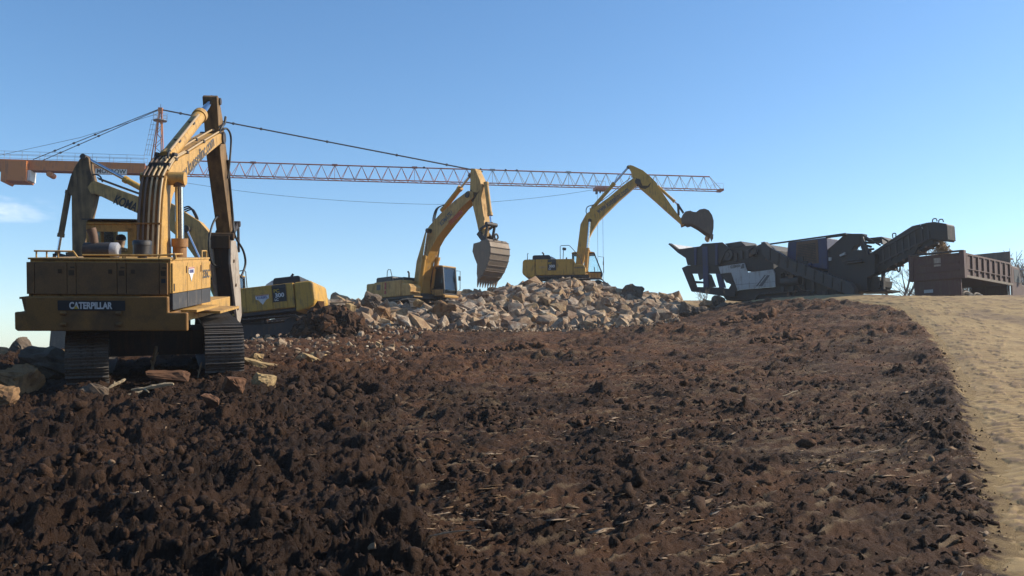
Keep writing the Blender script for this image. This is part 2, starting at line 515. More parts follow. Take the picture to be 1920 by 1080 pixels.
def lettering(txt, size, mat, parent, M, sx=1.0, bold=0.0, name='lettering', align='CENTER', space=1.0):
    cu = bpy.data.curves.new('text', 'FONT')
    cu.body = txt; cu.size = size; cu.align_x = align; cu.align_y = 'CENTER'
    cu.offset = bold * size; cu.extrude = 0.004; cu.space_character = space; cu.resolution_u = 4
    t = bpy.data.objects.new('text', cu)
    C.objects.link(t)
    dg = bpy.context.evaluated_depsgraph_get()
    me = bpy.data.meshes.new_from_object(t.evaluated_get(dg))
    bpy.data.objects.remove(t); bpy.data.curves.remove(cu)
    me.transform(M @ Matrix.Diagonal((sx, 1, 1, 1)))
    me.materials.clear(); me.materials.append(MATS[mat])
    o = bpy.data.objects.new(name, me)
    C.objects.link(o); o.parent = parent
    return o

def face_matrix(o, xa, ya):
    xa, ya = Vector(xa).normalized(), Vector(ya)
    ya = (ya - xa * ya.dot(xa)).normalized()
    n = xa.cross(ya)
    m = Matrix((xa, ya, n)).transposed().to_4x4()
    m.translation = Vector(o)
    return m

def catmull(pts, n=6):
    pts = [Vector(p) for p in pts]
    out = []
    for i in range(len(pts) - 1):
        p0 = pts[max(0, i - 1)]; p1 = pts[i]; p2 = pts[i + 1]; p3 = pts[min(len(pts) - 1, i + 2)]
        for k in range(n):
            t = k / n
            out.append(0.5 * ((2 * p1) + (p2 - p0) * t + (2 * p0 - 5 * p1 + 4 * p2 - p3) * t * t + (3 * p1 - p0 - 3 * p2 + p3) * t ** 3))
    out.append(pts[-1])
    return out

def cylinder_part(name, p, q, f, r, parent, mat='kom_yellow', rod=0.55):
    """hydraulic cylinder: barrel from p towards q over fraction f, chrome rod for the rest"""
    p, q = Vector(p), Vector(q)
    k = p.lerp(q, f)
    d = (q - p).normalized()
    mb = MB()
    mb.tube([p, k], r, 16)
    mb.tube([k - d * r * 1.1, k + d * r * 0.15], r * 1.2, 16)
    mb.tube([p - d * r * 0.3, p + d * r * 0.9], r * 1.12, 16)
    o = mb.build(name, mat, parent)
    MB().tube([k, q], r * rod, 14).build('piston_rod', 'chrome', o)
    e = MB()
    side = d.orthogonal().normalized()
    e.tube([q - d * r * 0.9, q + d * r * 0.5], r * 0.85, 12)
    e.build('rod_eye', 'rust_steel', o)
    return o
# ------------------------------------------------------------------ numeric noise
def _hash(ix, iy, seed):
    h = (ix.astype(np.int64) * 374761393 + iy.astype(np.int64) * 668265263 + seed * 974711) & 0x7fffffff
    h = ((h ^ (h >> 13)) * 1274126177) & 0x7fffffff
    return ((h ^ (h >> 16)) & 0xffff) / 65535.0

def vnoise(x, y, seed=0):
    ix, iy = np.floor(x), np.floor(y)
    fx, fy = x - ix, y - iy
    u = fx * fx * fx * (fx * (fx * 6 - 15) + 10); v = fy * fy * fy * (fy * (fy * 6 - 15) + 10)
    ix, iy = ix.astype(np.int64), iy.astype(np.int64)
    def g(a, b):
        t = _hash(ix + a, iy + b, seed) * 2 * np.pi
        return np.cos(t) * (fx - a) + np.sin(t) * (fy - b)
    return ((g(0, 0) * (1 - u) + g(1, 0) * u) * (1 - v) + (g(0, 1) * (1 - u) + g(1, 1) * u) * v) * 1.5

def fbm(x, y, octs=4, seed=0, gain=0.5):
    a, s = 1.0, np.zeros_like(x)
    for k in range(octs):
        s += a * vnoise(x, y, seed + 17 * k); x, y, a = x * 2.03 + 3.1, y * 2.03 - 1.7, a * gain
    return s

def billow(x, y, octs=4, seed=0, gain=0.55):
    a, s = 1.0, np.zeros_like(x)
    for k in range(octs):
        s += a * np.abs(vnoise(x, y, seed + 31 * k)); x, y, a = x * 2.1 + 1.3, y * 2.1 + 4.7, a * gain
    return s

def worley(x, y, seed=0):
    ix, iy = np.floor(x).astype(np.int64), np.floor(y).astype(np.int64)
    best = np.full(x.shape, 9.0); bid = np.zeros(x.shape)
    for a in (-1, 0, 1):
        for b in (-1, 0, 1):
            cx, cy = ix + a, iy + b
            px = cx + _hash(cx, cy, seed); py = cy + _hash(cx, cy, seed + 5)
            d = (px - x) ** 2 + (py - y) ** 2
            m = d < best
            best = np.where(m, d, best); bid = np.where(m, _hash(cx, cy, seed + 9), bid)
    return np.sqrt(best), bid

def sstep(a, b, x):
    t = np.clip((x - a) / (b - a), 0, 1)
    return t * t * (3 - 2 * t)

# ------------------------------------------------------------------ terrain: a smooth sheet through surveyed points
_cp = []
for (px, py, Y) in [
        (60, 1080, 7), (500, 1080, 7), (960, 1080, 7), (1400, 1080, 7), (1885, 1080, 7), (2300, 1080, 7), (-300, 1080, 7),
        (100, 875, 11), (500, 875, 11), (960, 878, 11), (1450, 870, 11), (1840, 868, 11),
        (-150, 752, 17), (60, 752, 16.5), (168, 733, 17.2), (300, 728, 17.5), (418, 712, 18.4), (600, 735, 18), (960, 752, 18), (1400, 740, 18), (1800, 735, 17),
        (1820, 740, 17), (2100, 735, 17),
        (-200, 672, 27), (40, 666, 26), (120, 664, 27), (330, 660, 26), (520, 662, 26), (760, 680, 27), (960, 684, 27), (1250, 672, 27), (1500, 655, 27), (1740, 632, 27), (2000, 632, 27),
        (450, 652, 36), (560, 628, 36), (760, 634, 36), (960, 638, 36), (1200, 622, 36), (1400, 600, 38), (1600, 574, 38), (1750, 560, 38), (1900, 557, 37), (2150, 557, 37),
        (430, 648, 42), (520, 646, 42), (640, 612, 41), (760, 620, 43), (880, 620, 43), (1000, 618, 44), (1150, 616, 45), (1270, 598, 47),
        (1340, 578, 48), (1420, 563, 50), (1550, 557, 48), (1650, 556, 45),
        (650, 577, 47), (760, 597, 48), (780, 602, 53), (700, 594, 55), (880, 590, 50), (900, 578, 53), (950, 557, 55), (1010, 578, 50), (1010, 543, 56), (1080, 578, 50), (1080, 540, 56),
        (1060, 556, 61), (1140, 549, 59), (1150, 585, 50), (1195, 565, 57), (1255, 590, 56), (1000, 553, 62),
        (1350, 572, 56), (1430, 562, 57), (1500, 560, 54), (1600, 560, 50), (1720, 592, 46), (1800, 596, 46), (1850, 598, 50), (1960, 566, 42)]:
    q = P(px, py, Y); _cp.append((q.x, q.y, q.z))
for x in (-40, -20, -6, 0, 6, 20, 40):
    _cp += [(x, -8, -0.15), (x, 3.5, 0.0)]
_cp = np.array(_cp)
def _k(d2): return 0.5 * d2 * np.log(d2 + 1e-9)
def _fit():
    n = len(_cp); X = _cp[:, :2] / 10.0
    d2 = ((X[:, None, :] - X[None, :, :]) ** 2).sum(-1)
    A = np.zeros((n + 3, n + 3)); A[:n, :n] = _k(d2) + np.eye(n) * 0.02
    A[:n, n] = 1; A[:n, n + 1:] = X; A[n, :n] = 1; A[n + 1:, :n] = X.T
    return np.linalg.solve(A, np.concatenate([_cp[:, 2], [0, 0, 0]]))
_W = _fit()

def _tps(x, y):
    n = len(_cp); s = _W[n] + _W[n + 1] * x / 10 + _W[n + 2] * y / 10
    for i in range(n):
        s = s + _W[i] * _k(((x - _cp[i, 0]) / 10) ** 2 + ((y - _cp[i, 1]) / 10) ** 2)
    return s

_crx = np.array([-1500, -100, 150, 330, 420, 560, 700, 800, 1060, 1300, 1500, 1750, 1950, 3500.])
_cry = np.array([29, 29, 29, 33, 45, 47, 58, 62, 66, 62, 63, 58, 57, 57.])

def base_z(x, y):
    """height of the bare ground without clods"""
    x, y = np.asarray(x, float), np.asarray(y, float)
    ys = np.clip(y, -10, 68); lim = np.maximum(ys, 6.0)
    xs = np.clip(x, -0.95 * lim, 0.95 * lim)
    z = _tps(xs, ys)
    bear = CX + FPX * x / np.maximum(y, 3.0)
    cr = np.interp(bear, _crx, _cry)
    s = sstep(0.0, 30.0, y - cr)
    z = z * (1 - s) + (-6.0) * s
    return z + 0.42 * np.clip(-10 - y, 0, 60)      # unseen rise added behind the camera to hold back sky light

def gz(x, y):
    return float(base_z(np.array([x]), np.array([y]))[0])

def ground_hit(px, py):
    r = ray(px, py); Ys = np.linspace(4, 64, 1200)
    t = Ys / r.y
    d = EYE + r.z * t - base_z(r.x * t, Ys)
    k = np.argmax(d < 0)
    if not (d < 0).any(): k = len(Ys) - 1
    return Vector((r.x * t[k], Ys[k], EYE + r.z * t[k]))

# left border of the haul road, picked along the ground
_edge = [ground_hit(px, py) for px, py in ((1885, 1079), (1868, 990), (1850, 900), (1836, 830), (1815, 760), (1795, 705), (1765, 650), (1735, 615), (1700, 590), (1672, 574))]
_edge = [(e.x, e.y) for e in _edge]
_e0 = _edge[0]
_edge = [(_e0[0] - 0.2, -20.0), (_e0[0] - 0.05, 3.0)] + _edge
_el = _edge[-1]
_edge += [(_el[0] - 0.6, _el[1] + 5), (_el[0] - 2.5, _el[1] + 11), (_el[0] - 5, _el[1] + 18)]
_edge = np.array(sorted(_edge, key=lambda t: t[1]))
def road_left(y): return np.interp(y, _edge[:, 1], _edge[:, 0])
ROAD_W = 7.5

def rubble_mask(x, y):
    b = CX + FPX * x / np.maximum(y, 3.0)
    front = np.interp(b, [540, 600, 660, 760, 880, 1000, 1150, 1270, 1290], [46, 40.5, 40, 41, 42.2, 43.2, 44.2, 46.5, 60])
    m = sstep(-0.8, 1.2, y - front) * sstep(560, 630, b) * (1 - sstep(1262, 1290, b)) * (1 - sstep(64, 70, y))
    return m

SMEARS, LANES = [], []
def ground_detail(x, y):
    """clods, furrows and cleat marks: height, and masks for the kinds of soil"""
    b = CX + FPX * x / np.maximum(y, 3.0)
    rl = road_left(y)
    wob = 0.10 * fbm(x * 1.2, y * 1.2, 3, 5)
    onroad = sstep(-0.20, 0.02, x - rl + wob * 0.5) * (1 - sstep(ROAD_W - 0.3, ROAD_W + 0.3, x - rl))
    rub = rubble_mask(x, y)
    near = 1 - sstep(60, 120, y)
    # how churned the soil is: most on the left, patches elsewhere
    churn = np.clip(0.62 - 0.12 * sstep(760, 1050, b) * (1 - sstep(24, 34, y)) + 0.55 * fbm(x * 0.33, y * 0.33, 3, 11) + 0.35 * (1 - sstep(700, 1100, b)) * (1 - sstep(22, 30, y)), 0.12, 1.1)
    h = 0.10 * fbm(x * 0.45, y * 0.45, 3, 3)
    wx = x + 0.16 * fbm(x * 2.3, y * 2.3, 3, 2); wy = y + 0.16 * fbm(x * 2.3 + 9, y * 2.3, 3, 8)
    b1 = billow(wx * 1.25, wy * 1.25, 7, 41, 0.60)
    w1, id1 = worley(wx * 3.2, wy * 3.2, 21)
    w2, id2 = worley(wx * 8.5, wy * 8.5, 23)
    c = 0.13 * np.clip(0.7 - w1, 0, 1) * np.clip(id1 * 2 - 0.9, 0, 1) + 0.07 * np.clip(0.7 - w2, 0, 1) * id2
    h = h + churn * (c + 0.26 * (b1 - 0.52)) + 0.03 * fbm(x * 9, y * 9, 3, 51, 0.6)
    # cleat marks pressed by crawler tracks: bars lying across, rising away to the right
    ca, sa = math.sin(R(52)), math.cos(R(52))
    al = x * ca + y * sa; ac = -x * sa + y * ca
    acw = ac + 0.10 * fbm(al * 0.9, ac * 0.9, 2, 61)
    ph = acw / 0.30; ph = ph - np.floor(ph); pr = np.where(ph < 0.75, ph / 0.75, (1 - ph) / 0.25)
    lane = sstep(0.0, 0.30, fbm(al * 0.28, ac * 0.5, 2, 71) + 0.28) * sstep(780, 960, b) * (1 - sstep(22, 30, y)) * (1 - onroad)
    strip = np.exp(-((x + 0.50 - 0.03 * (y - 8)) / 0.40) ** 4) * (1 - sstep(10.5, 12.0, y))
    lane = lane * 0.85
    for LX, LY, lw_ in LANES:
        lane = np.maximum(lane, np.exp(-((x - np.interp(y, LY, LX)) / lw_) ** 4) * (1 - sstep(LY[-1] - 3, LY[-1] + 2, y)))
    flat = np.clip(lane * (0.70 + 0.85 * fbm(x * 1.1, y * 1.1, 3, 81)), 0, 1)
    h = h * (1 - 0.70 * flat) + flat * (0.075 * pr ** 1.5 - 0.04)
    h = h + 0.035 * (billow(x * 6.5, y * 6.5, 4, 141, 0.62) - 0.45) * (1 - onroad)
    brk = sstep(0.05, 0.35, fbm(al * 1.6, ac * 2.6, 4, 91))
    smear = np.clip(flat * 1.3, 0, 1) * sstep(0.70, 0.95, pr) * brk * 0.8
    far = sstep(13, 20, y) * (1 - rub) * (1 - onroad) * sstep(0.30, 0.52, fbm(al * 0.45, ac * 2.2, 4, 97)) * sstep(700, 1000, b) * 0.25
    smear = np.maximum(smear, far)
    for (sx, sy, sr, sw) in SMEARS:
        k = np.exp(-((x - sx) / sr) ** 2 - ((y - sy) / (sr * 0.8)) ** 2)
        smear = np.maximum(smear, 0.5 * sw * sstep(0.42, 0.62, 0.45 * k + fbm(al * 1.5, ac * 5.0, 4, 93)) * sstep(0.05, 0.3, k))
        h = h * (1 - 0.35 * k)
    # reddish subsoil up the slope, black topsoil near and left
    red = sstep(13, 29, y + 5 * fbm(x * 0.2, y * 0.2, 3, 15)) * (0.35 + 0.9 * sstep(-0.25, 0.3, fbm(x * 0.35, y * 0.35, 3, 19)))
    red = np.maximum(red, 0.55 * flat) + 0.22 * sstep(650, 1300, b) * (0.6 + fbm(x * 0.9, y * 0.9, 3, 27))
    red = np.clip(red * sstep(-300, 560, b), 0, 1)
    hr = 0.25 * (billow(x * 0.7, y * 0.7, 4, 37) - 0.3)
    h = h * (1 - rub) + hr * rub
    edge_berm = 0.03 * (1 + 1.5 * vnoise(x * 1.5, y * 1.5, 77)) * np.exp(-((x - rl + 0.35 + wob) / 0.25) ** 2) * near
    h = h * (1 - onroad) + edge_berm * (1 - rub) * (1 - onroad) - 0.012 * onroad
    # machines have pressed the ground where they stand
    for (mx, my, mr) in ((-8.3, 20.4, 3.0),):
        k = np.exp(-(((x - mx) ** 2 + (y - my) ** 2) / mr ** 2) ** 2)
        h = h * (1 - 0.5 * k)
    sand = np.clip(sstep(-0.12, 0.05, x - rl + 0.16 * fbm(x * 2.2, y * 2.2, 4, 121, 0.65)) * (1 - sstep(ROAD_W, ROAD_W + 0.6, x - rl)), 0, 1)
    global SAND; SAND = sand
    return h * near, smear * (1 - onroad), red, rub

for px, py, r_, w_ in ((1480, 795, 0.9, 0.9), (1600, 850, 0.8, 0.9), (1440, 840, 0.7, 0.8), (1420, 790, 0.4, 0.8), (1550, 880, 0.5, 0.7), (930, 765, 0.5, 0.6), (1560, 640, 1.2, 0.45), (1720, 640, 1.4, 0.7), (1300, 640, 2.2, 0.5), (780, 800, 0.9, 0.35), (1640, 600, 2.2, 0.4), (1560, 970, 0.3, 0.5)):
    q_ = ground_hit(px, py); SMEARS.append((q_.x, q_.y, r_, w_))

for pts_, w_ in ((((905, 1079), (872, 980), (845, 900), (800, 800), (770, 720)), 0.42), (((1120, 1079), (1060, 960), (1010, 870), (960, 780)), 0.42), (((1420, 1079), (1330, 940), (1250, 840), (1190, 740), (1150, 680)), 0.5), (((1680, 1079), (1570, 930), (1480, 800), (1420, 700), (1370, 630)), 0.55)):
    q_ = [ground_hit(a_, b_) for a_, b_ in pts_]; q_ = sorted(q_, key=lambda v: v.y)
    LANES.append(([v.x for v in q_], [v.y for v in q_], w_))

# ---- the sheet itself: fine where the lens needs it, coarse out to the horizon
yn = np.exp(np.linspace(math.log(3.6), math.log(72.0), 800))
yrows = np.concatenate([[-220, -90, -45, -22, -10, -6, -2, 0.5, 2.0, 3.0], yn, 72 * np.exp(np.linspace(0.03, math.log(1200 / 72.0), 34))])
ucore = np.linspace(-0.70, 0.70, 600)
u = np.concatenate([[-1.4, -1.2, -1.05, -0.95, -0.86, -0.79, -0.74], ucore, [0.74, 0.79, 0.86, 0.95, 1.05, 1.2, 1.4]])
YY, UU = np.meshgrid(yrows, u, indexing='ij')
XX = UU * np.maximum(YY, 6.0) + np.sign(UU) * np.clip(np.abs(UU) - 0.70, 0, None) ** 2 * 420
B0 = base_z(XX, YY)
H, SM, RD, RB = ground_detail(XX, YY)
ZZ = B0 + H; SD = SAND.copy()

def grid_mesh(name, X, Y, Z, mat, attrs, smooth=True):
    r, c = X.shape
    co = np.stack([X, Y, Z], -1).reshape(-1, 3).astype(np.float32)
    i = np.arange(r * c).reshape(r, c)
    q = np.stack([i[:-1, :-1], i[:-1, 1:], i[1:, 1:], i[1:, :-1]], -1).reshape(-1, 4).astype(np.int32)
    me = bpy.data.meshes.new(name)
    me.vertices.add(len(co)); me.vertices.foreach_set('co', co.ravel())
    me.loops.add(q.size); me.loops.foreach_set('vertex_index', q.ravel())
    me.polygons.add(len(q)); me.polygons.foreach_set('loop_start', np.arange(0, q.size, 4, dtype=np.int32))
    me.polygons.foreach_set('use_smooth', np.full(len(q), smooth))
    me.update(calc_edges=True); me.validate()
    for k, v in attrs.items():
        a = me.attributes.new(k, 'FLOAT', 'POINT'); a.data.foreach_set('value', v.ravel().astype(np.float32))
    me.materials.append(MATS[mat])
    o = bpy.data.objects.new(name, me); C.objects.link(o)
    return o

tag(grid_mesh('ground', XX, YY, ZZ, 'soil', {'smear': SM, 'red': RD, 'rubble': RB, 'sand': SD}), 'churned dark brown soil slope rising to the rubble pile', 'ground', kind='structure')

def full_z(x, y):
    x, y = np.asarray(x, float), np.asarray(y, float)
    return base_z(x, y) + ground_detail(x, y)[0]

# ---- haul road: packed sandy sheet with wheel ruts and tyre cleats
ry = np.concatenate([[-40, -20, -8, -2, 2], np.exp(np.linspace(math.log(4.0), math.log(66.0), 640))])
rv = np.concatenate([np.linspace(0, 2.2, 80), np.linspace(2.25, ROAD_W, 60)])
RYY, RVV = np.meshgrid(ry, rv, indexing='ij')
RXX = road_left(RYY) + RVV + 0.12 * fbm(RYY * 0.6 + 3, RYY * 0.6, 3, 7, 0.55) * np.exp(-RVV * 2) + 0.03 * fbm(RYY * 4, RYY * 4, 3, 9, 0.7) * np.exp(-RVV * 4)
rb = base_z(RXX, RYY)
tread = 0.5 + 0.5 * np.sin(2 * np.pi * (RYY - 0.10 * RVV + 0.05 * vnoise(RXX * 2, RYY * 2, 4)) / 0.23)
lane1 = np.exp(-((RVV - 0.50 - 0.1 * vnoise(RYY * 0.3, RYY * 0.3, 2)) / 0.36) ** 4)
lane2 = np.exp(-((RVV - 1.15 - 0.1 * vnoise(RYY * 0.2, RYY * 0.2, 6)) / 0.30) ** 4)
lane3 = np.exp(-((RVV - 3.6) / 0.4) ** 4)
patch = sstep(-0.45, 0.0, fbm(RXX * 0.5, RYY * 0.5, 3, 13))
lan = np.clip(lane1 + lane2 * 0.8 + lane3 * 0.5, 0, 1) * (0.3 + 0.7 * patch) * (1 - sstep(20, 34, RYY))
rh = 0.03 + 0.016 * fbm(RXX * 0.8, RYY * 0.8, 3, 101) + 0.008 * fbm(RXX * 6, RYY * 6, 3, 103) + 0.05 * lan * (tread - 0.7)
rh = -0.045 + (rh + 0.045) * np.clip(RVV / 0.55, 0, 1) ** 0.8
clum = sstep(0.28, 0.45, fbm(RXX * 3.3, RYY * 2.0, 4, 107)); rh += 0.02 * clum
drop = 0 * RVV + sstep(ROAD_W - 0.15, ROAD_W, RVV)
rh = rh * (1 - drop) - 0.04 * drop
rut = np.clip(lan * sstep(0.60, 0.15, tread) * 1.0 + 0.55 * clum * (RVV > 0.25) + 0.5 * sstep(0.12, 0.4, fbm(RXX * 0.35 + 7, RYY * 0.18, 4, 109)) * sstep(1.2, 2.2, RVV), 0, 0.85)
tag(grid_mesh('dirt_road', RXX, RYY, rb + rh, 'road_dirt', {'rut': rut, 'soil': 0 * RVV}), 'sandy tan haul road with tyre cleat marks curving up the slope', 'road', kind='structure')

# ------------------------------------------------------------------ lumps of soil and stone
def lump(subdiv, seed, rough=0.28):
    bm = bmesh.new()
    bmesh.ops.create_icosphere(bm, subdivisions=subdiv, radius=1.0)
    rr = random.Random(seed)
    vs = np.array([v.co[:] for v in bm.verts])
    dirs = np.array([[rr.gauss(0, 1) for _ in range(3)] for _ in range(10)]); dirs /= np.linalg.norm(dirs, axis=1)[:, None]
    amp = np.array([rr.uniform(-1, 1) for _ in range(10)])
    s = 1 + rough * (np.clip(vs @ dirs.T, 0, 1) ** 3 @ amp)
    s += np.array([rr.uniform(-0.34, 0.30) for _ in range(len(vs))])
    vs = vs * s[:, None]
    bm.verts.index_update()
    fs = np.array([[v.index for v in f.verts] for f in bm.faces])
    bm.free()
    return vs, fs

def angular(seed, n=15):
    rr = random.Random(seed)
    bm = bmesh.new()
    for _ in range(n):
        v = Vector((rr.uniform(-1, 1), rr.uniform(-1, 1), rr.uniform(-1, 1)))
        v = v / max(abs(v.x), abs(v.y), abs(v.z)) * rr.uniform(0.72, 1.0) if rr.random() < 0.75 else v.normalized()
        bm.verts.new(v)
    r = bmesh.ops.convex_hull(bm, input=bm.verts)
    bmesh.ops.delete(bm, geom=[v for v in bm.verts if not v.link_faces], context='VERTS')
    bmesh.ops.triangulate(bm, faces=bm.faces)
    bm.verts.index_update()
    vs = np.array([v.co[:] for v in bm.verts]); fs = np.array([[v.index for v in f.verts] for f in bm.faces])
    bm.free()
    return vs, fs

def rot_mats(n, tilt=math.pi):
    a = RNG.uniform(0, 2 * np.pi, n); b = RNG.uniform(-tilt, tilt, n); c = RNG.uniform(-tilt, tilt, n)
    ca, sa, cb, sb, cc, sc = np.cos(a), np.sin(a), np.cos(b), np.sin(b), np.cos(c), np.sin(c)
    M = np.zeros((n, 3, 3))
    M[:, 0, 0] = ca * cb; M[:, 0, 1] = ca * sb * sc - sa * cc; M[:, 0, 2] = ca * sb * cc + sa * sc
    M[:, 1, 0] = sa * cb; M[:, 1, 1] = sa * sb * sc + ca * cc; M[:, 1, 2] = sa * sb * cc - ca * sc
    M[:, 2, 0] = -sb; M[:, 2, 1] = cb * sc; M[:, 2, 2] = cb * cc
    return M

def scatter_mesh(name, protos, pos, scl, tint, mat, smooth, tilt=math.pi):
    V, F, T, off = [], [], [], 0
    which = RNG.integers(0, len(protos), len(pos)); M = rot_mats(len(pos), tilt)
    for i in range(len(pos)):
        vs, fs = protos[which[i]]
        V.append((vs * scl[i]) @ M[i].T + pos[i]); F.append(fs + off); T.append(np.full(len(vs), tint[i])); off += len(vs)
    V = np.concatenate(V).astype(np.float32); F = np.concatenate(F).astype(np.int32); T = np.concatenate(T).astype(np.float32)
    me = bpy.data.meshes.new(name)
    me.vertices.add(len(V)); me.vertices.foreach_set('co', V.ravel())
    me.loops.add(F.size); me.loops.foreach_set('vertex_index', F.ravel())
    me.polygons.add(len(F)); me.polygons.foreach_set('loop_start', np.arange(0, F.size, 3, dtype=np.int32))
    me.polygons.foreach_set('use_smooth', np.full(len(F), smooth))
    me.update(calc_edges=True)
    a = me.attributes.new('tint', 'FLOAT', 'POINT'); a.data.foreach_set('value', T)
    me.materials.append(MATS[mat])
    o = bpy.data.objects.new(name, me); C.objects.link(o)
    return o

LUMPS = [lump(2, s) for s in range(8)]
PEBS = None
ROCKS = [angular(s, 17 + s % 7) for s in range(18)]
PEBS = [angular(s + 200, 7) for s in range(10)]

def soil_spots(n, ymin, ymax, pxmin=-150, pxmax=1900, power=1.0):
    Y = ymin * (ymax / ymin) ** (RNG.random(n) ** power); px = RNG.uniform(pxmin, pxmax, n)
    x = (px - CX) / FPX * Y
    ok = (x < road_left(Y) + 0.25) & (rubble_mask(x, Y) < 0.2)
    return x[ok], Y[ok]

def clods():
    xs, ys, ss = [], [], []
    # loose crumbs everywhere, thicker where the ground is churned
    for n, lo, hi, y0, y1 in ((33000, 0.009, 0.038, 4.5, 24), (2400, 0.025, 0.060, 5, 34), (260, 0.06, 0.12, 9, 40), (14000, 0.02, 0.05, 13, 42)):
        x, y = soil_spots(n, y0, y1)
        d = fbm(x * 0.33, y * 0.33, 3, 11) + 0.5 * (CX + FPX * x / y < 850) + RNG.normal(0, 0.25, len(x))
        k = d > -0.22
        x, y = x[k], y[k]
        xs.append(x); ys.append(y); ss.append(lo * (hi / lo) ** (RNG.random(len(x)) ** 1.6))
    # heaps seen against the slope
    for px, py, r, n in ((990, 775, 0.42, 40), (930, 790, 0.35, 24), (1205, 770, 0.40, 30), (840, 660, 0.55, 40), (970, 655, 0.7, 50), (905, 660, 0.5, 30), (1390, 605, 0.9, 60), (1460, 640, 0.6, 30),
                         (1340, 760, 0.4, 26), (1120, 790, 0.35, 24), (600, 740, 0.6, 40), (690, 760, 0.5, 36), (760, 860, 0.35, 30), (870, 880, 0.3, 24), (930, 900, 0.25, 20),
                         (950, 960, 0.22, 20), (975, 1010, 0.2, 20), (985, 1050, 0.2, 18), (640, 940, 0.35, 30), (560, 1000, 0.3, 26), (430, 980, 0.35, 30), (280, 1000, 0.3, 26), (130, 900, 0.4, 30),
                         (1410, 1035, 0.22, 20), (1500, 1000, 0.2, 16), (1290, 980, 0.2, 16), (1270, 990, 0.2, 14), (1780, 980, 0.3, 40), (1800, 1030, 0.25, 30), (1700, 1060, 0.25, 20), (1180, 1060, 0.2, 16),
                         (1080, 800, 0.3, 20), (790, 840, 0.3, 20), (700, 900, 0.3, 24), (330, 860, 0.4, 30), (470, 830, 0.4, 30), (200, 830, 0.4, 26), (1580, 830, 0.3, 20), (1700, 790, 0.3, 18), (1620, 940, 0.22, 16)):
        g = ground_hit(px, py)
        a = RNG.uniform(0, 2 * np.pi, n); q = r * np.sqrt(RNG.random(n))
        xs.append(g.x + q * np.cos(a) * 1.5); ys.append(g.y + q * np.sin(a)); ss.append(r * RNG.uniform(0.08, 0.22, n))
    x, y, s = np.concatenate(xs), np.concatenate(ys), np.concatenate(ss)
    k = (x < road_left(y) + 0.25 * RNG.random(len(x)) ** 2 * (s < 0.03)); x, y, s = x[k], y[k], s[k]
    z = full_z(x, y) - s * 0.05
    sc = s[:, None] * RNG.uniform(0.65, 1.25, (len(s), 3)); sc[:, 2] *= 0.8
    b = CX + FPX * x / y
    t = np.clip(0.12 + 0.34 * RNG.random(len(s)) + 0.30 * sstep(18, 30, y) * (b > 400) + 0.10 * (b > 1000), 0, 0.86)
    pale = (RNG.random(len(s)) < 0.010) & (s < 0.06)
    t = np.where(pale, 0.95, t)
    big = s > 0.05
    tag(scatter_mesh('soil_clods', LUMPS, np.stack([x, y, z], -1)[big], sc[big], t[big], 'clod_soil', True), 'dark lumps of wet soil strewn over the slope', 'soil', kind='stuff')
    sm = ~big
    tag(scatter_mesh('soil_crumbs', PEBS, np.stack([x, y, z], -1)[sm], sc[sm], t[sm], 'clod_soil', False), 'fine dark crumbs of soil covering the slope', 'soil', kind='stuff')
clods()

def flakes():
    # flat slivers of clay polished by the cleats, lying along the scrape direction
    x1, y1 = soil_spots(4200, 6.0, 25, 800, 1860)
    xs, ys = [x1], [y1]
    for (sx, sy, sr, sw) in SMEARS:
        n = int(34 * sw); xs.append(sx + RNG.normal(0, sr * 0.6, n)); ys.append(sy + RNG.normal(0, sr * 0.55, n))
    x2, y2 = soil_spots(160, 7, 24, 100, 900); xs.append(x2); ys.append(y2)
    x, y = np.concatenate(xs), np.concatenate(ys)
    k = (x < road_left(y) - 0.1) & (fbm(x * 0.5, y * 0.5, 2, 141) + RNG.normal(0, .2, len(x)) > 0.02); x, y = x[k], y[k]
    n = len(x); L = 0.03 * (0.23 / 0.03) ** (RNG.random(n) ** 1.8)
    z = full_z(x, y) + 0.008
    M = np.zeros((n, 3, 3)); a = np.radians(90 - RNG.normal(52, 13, n)); t1 = RNG.normal(0, .10, n); t2 = RNG.normal(0.06, .10, n)
    V, F, T, off = [], [], [], 0
    w = RNG.integers(0, len(PEBS), n)
    for i in range(n):
        vs, fs = PEBS[w[i]]
        p = vs * np.array([L[i], L[i] * RNG.uniform(.10, .34), 0.007])
        c, s_ = math.cos(a[i]), math.sin(a[i])
        p = np.stack([p[:, 0] * c - p[:, 1] * s_, p[:, 0] * s_ + p[:, 1] * c, p[:, 2] + p[:, 0] * t1[i] + p[:, 1] * t2[i]], -1)
        V.append(p + np.array([x[i], y[i], z[i]])); F.append(fs + off); T.append(np.full(len(vs), RNG.uniform(.92, 1.0))); off += len(vs)
    V = np.concatenate(V).astype(np.float32); F = np.concatenate(F).astype(np.int32); T = np.concatenate(T).astype(np.float32)
    me = bpy.data.meshes.new('clay_flakes')
    me.vertices.add(len(V)); me.vertices.foreach_set('co', V.ravel()); me.loops.add(F.size); me.loops.foreach_set('vertex_index', F.ravel())
    me.polygons.add(len(F)); me.polygons.foreach_set('loop_start', np.arange(0, F.size, 3, dtype=np.int32)); me.update(calc_edges=True)
    at = me.attributes.new('tint', 'FLOAT', 'POINT'); at.data.foreach_set('value', T)
    me.materials.append(MATS['clod_soil'])
    o = bpy.data.objects.new('clay_flakes', me); C.objects.link(o)
    tag(o, 'pale flat flakes of scraped clay lying across the slope', 'soil', kind='stuff')
flakes()

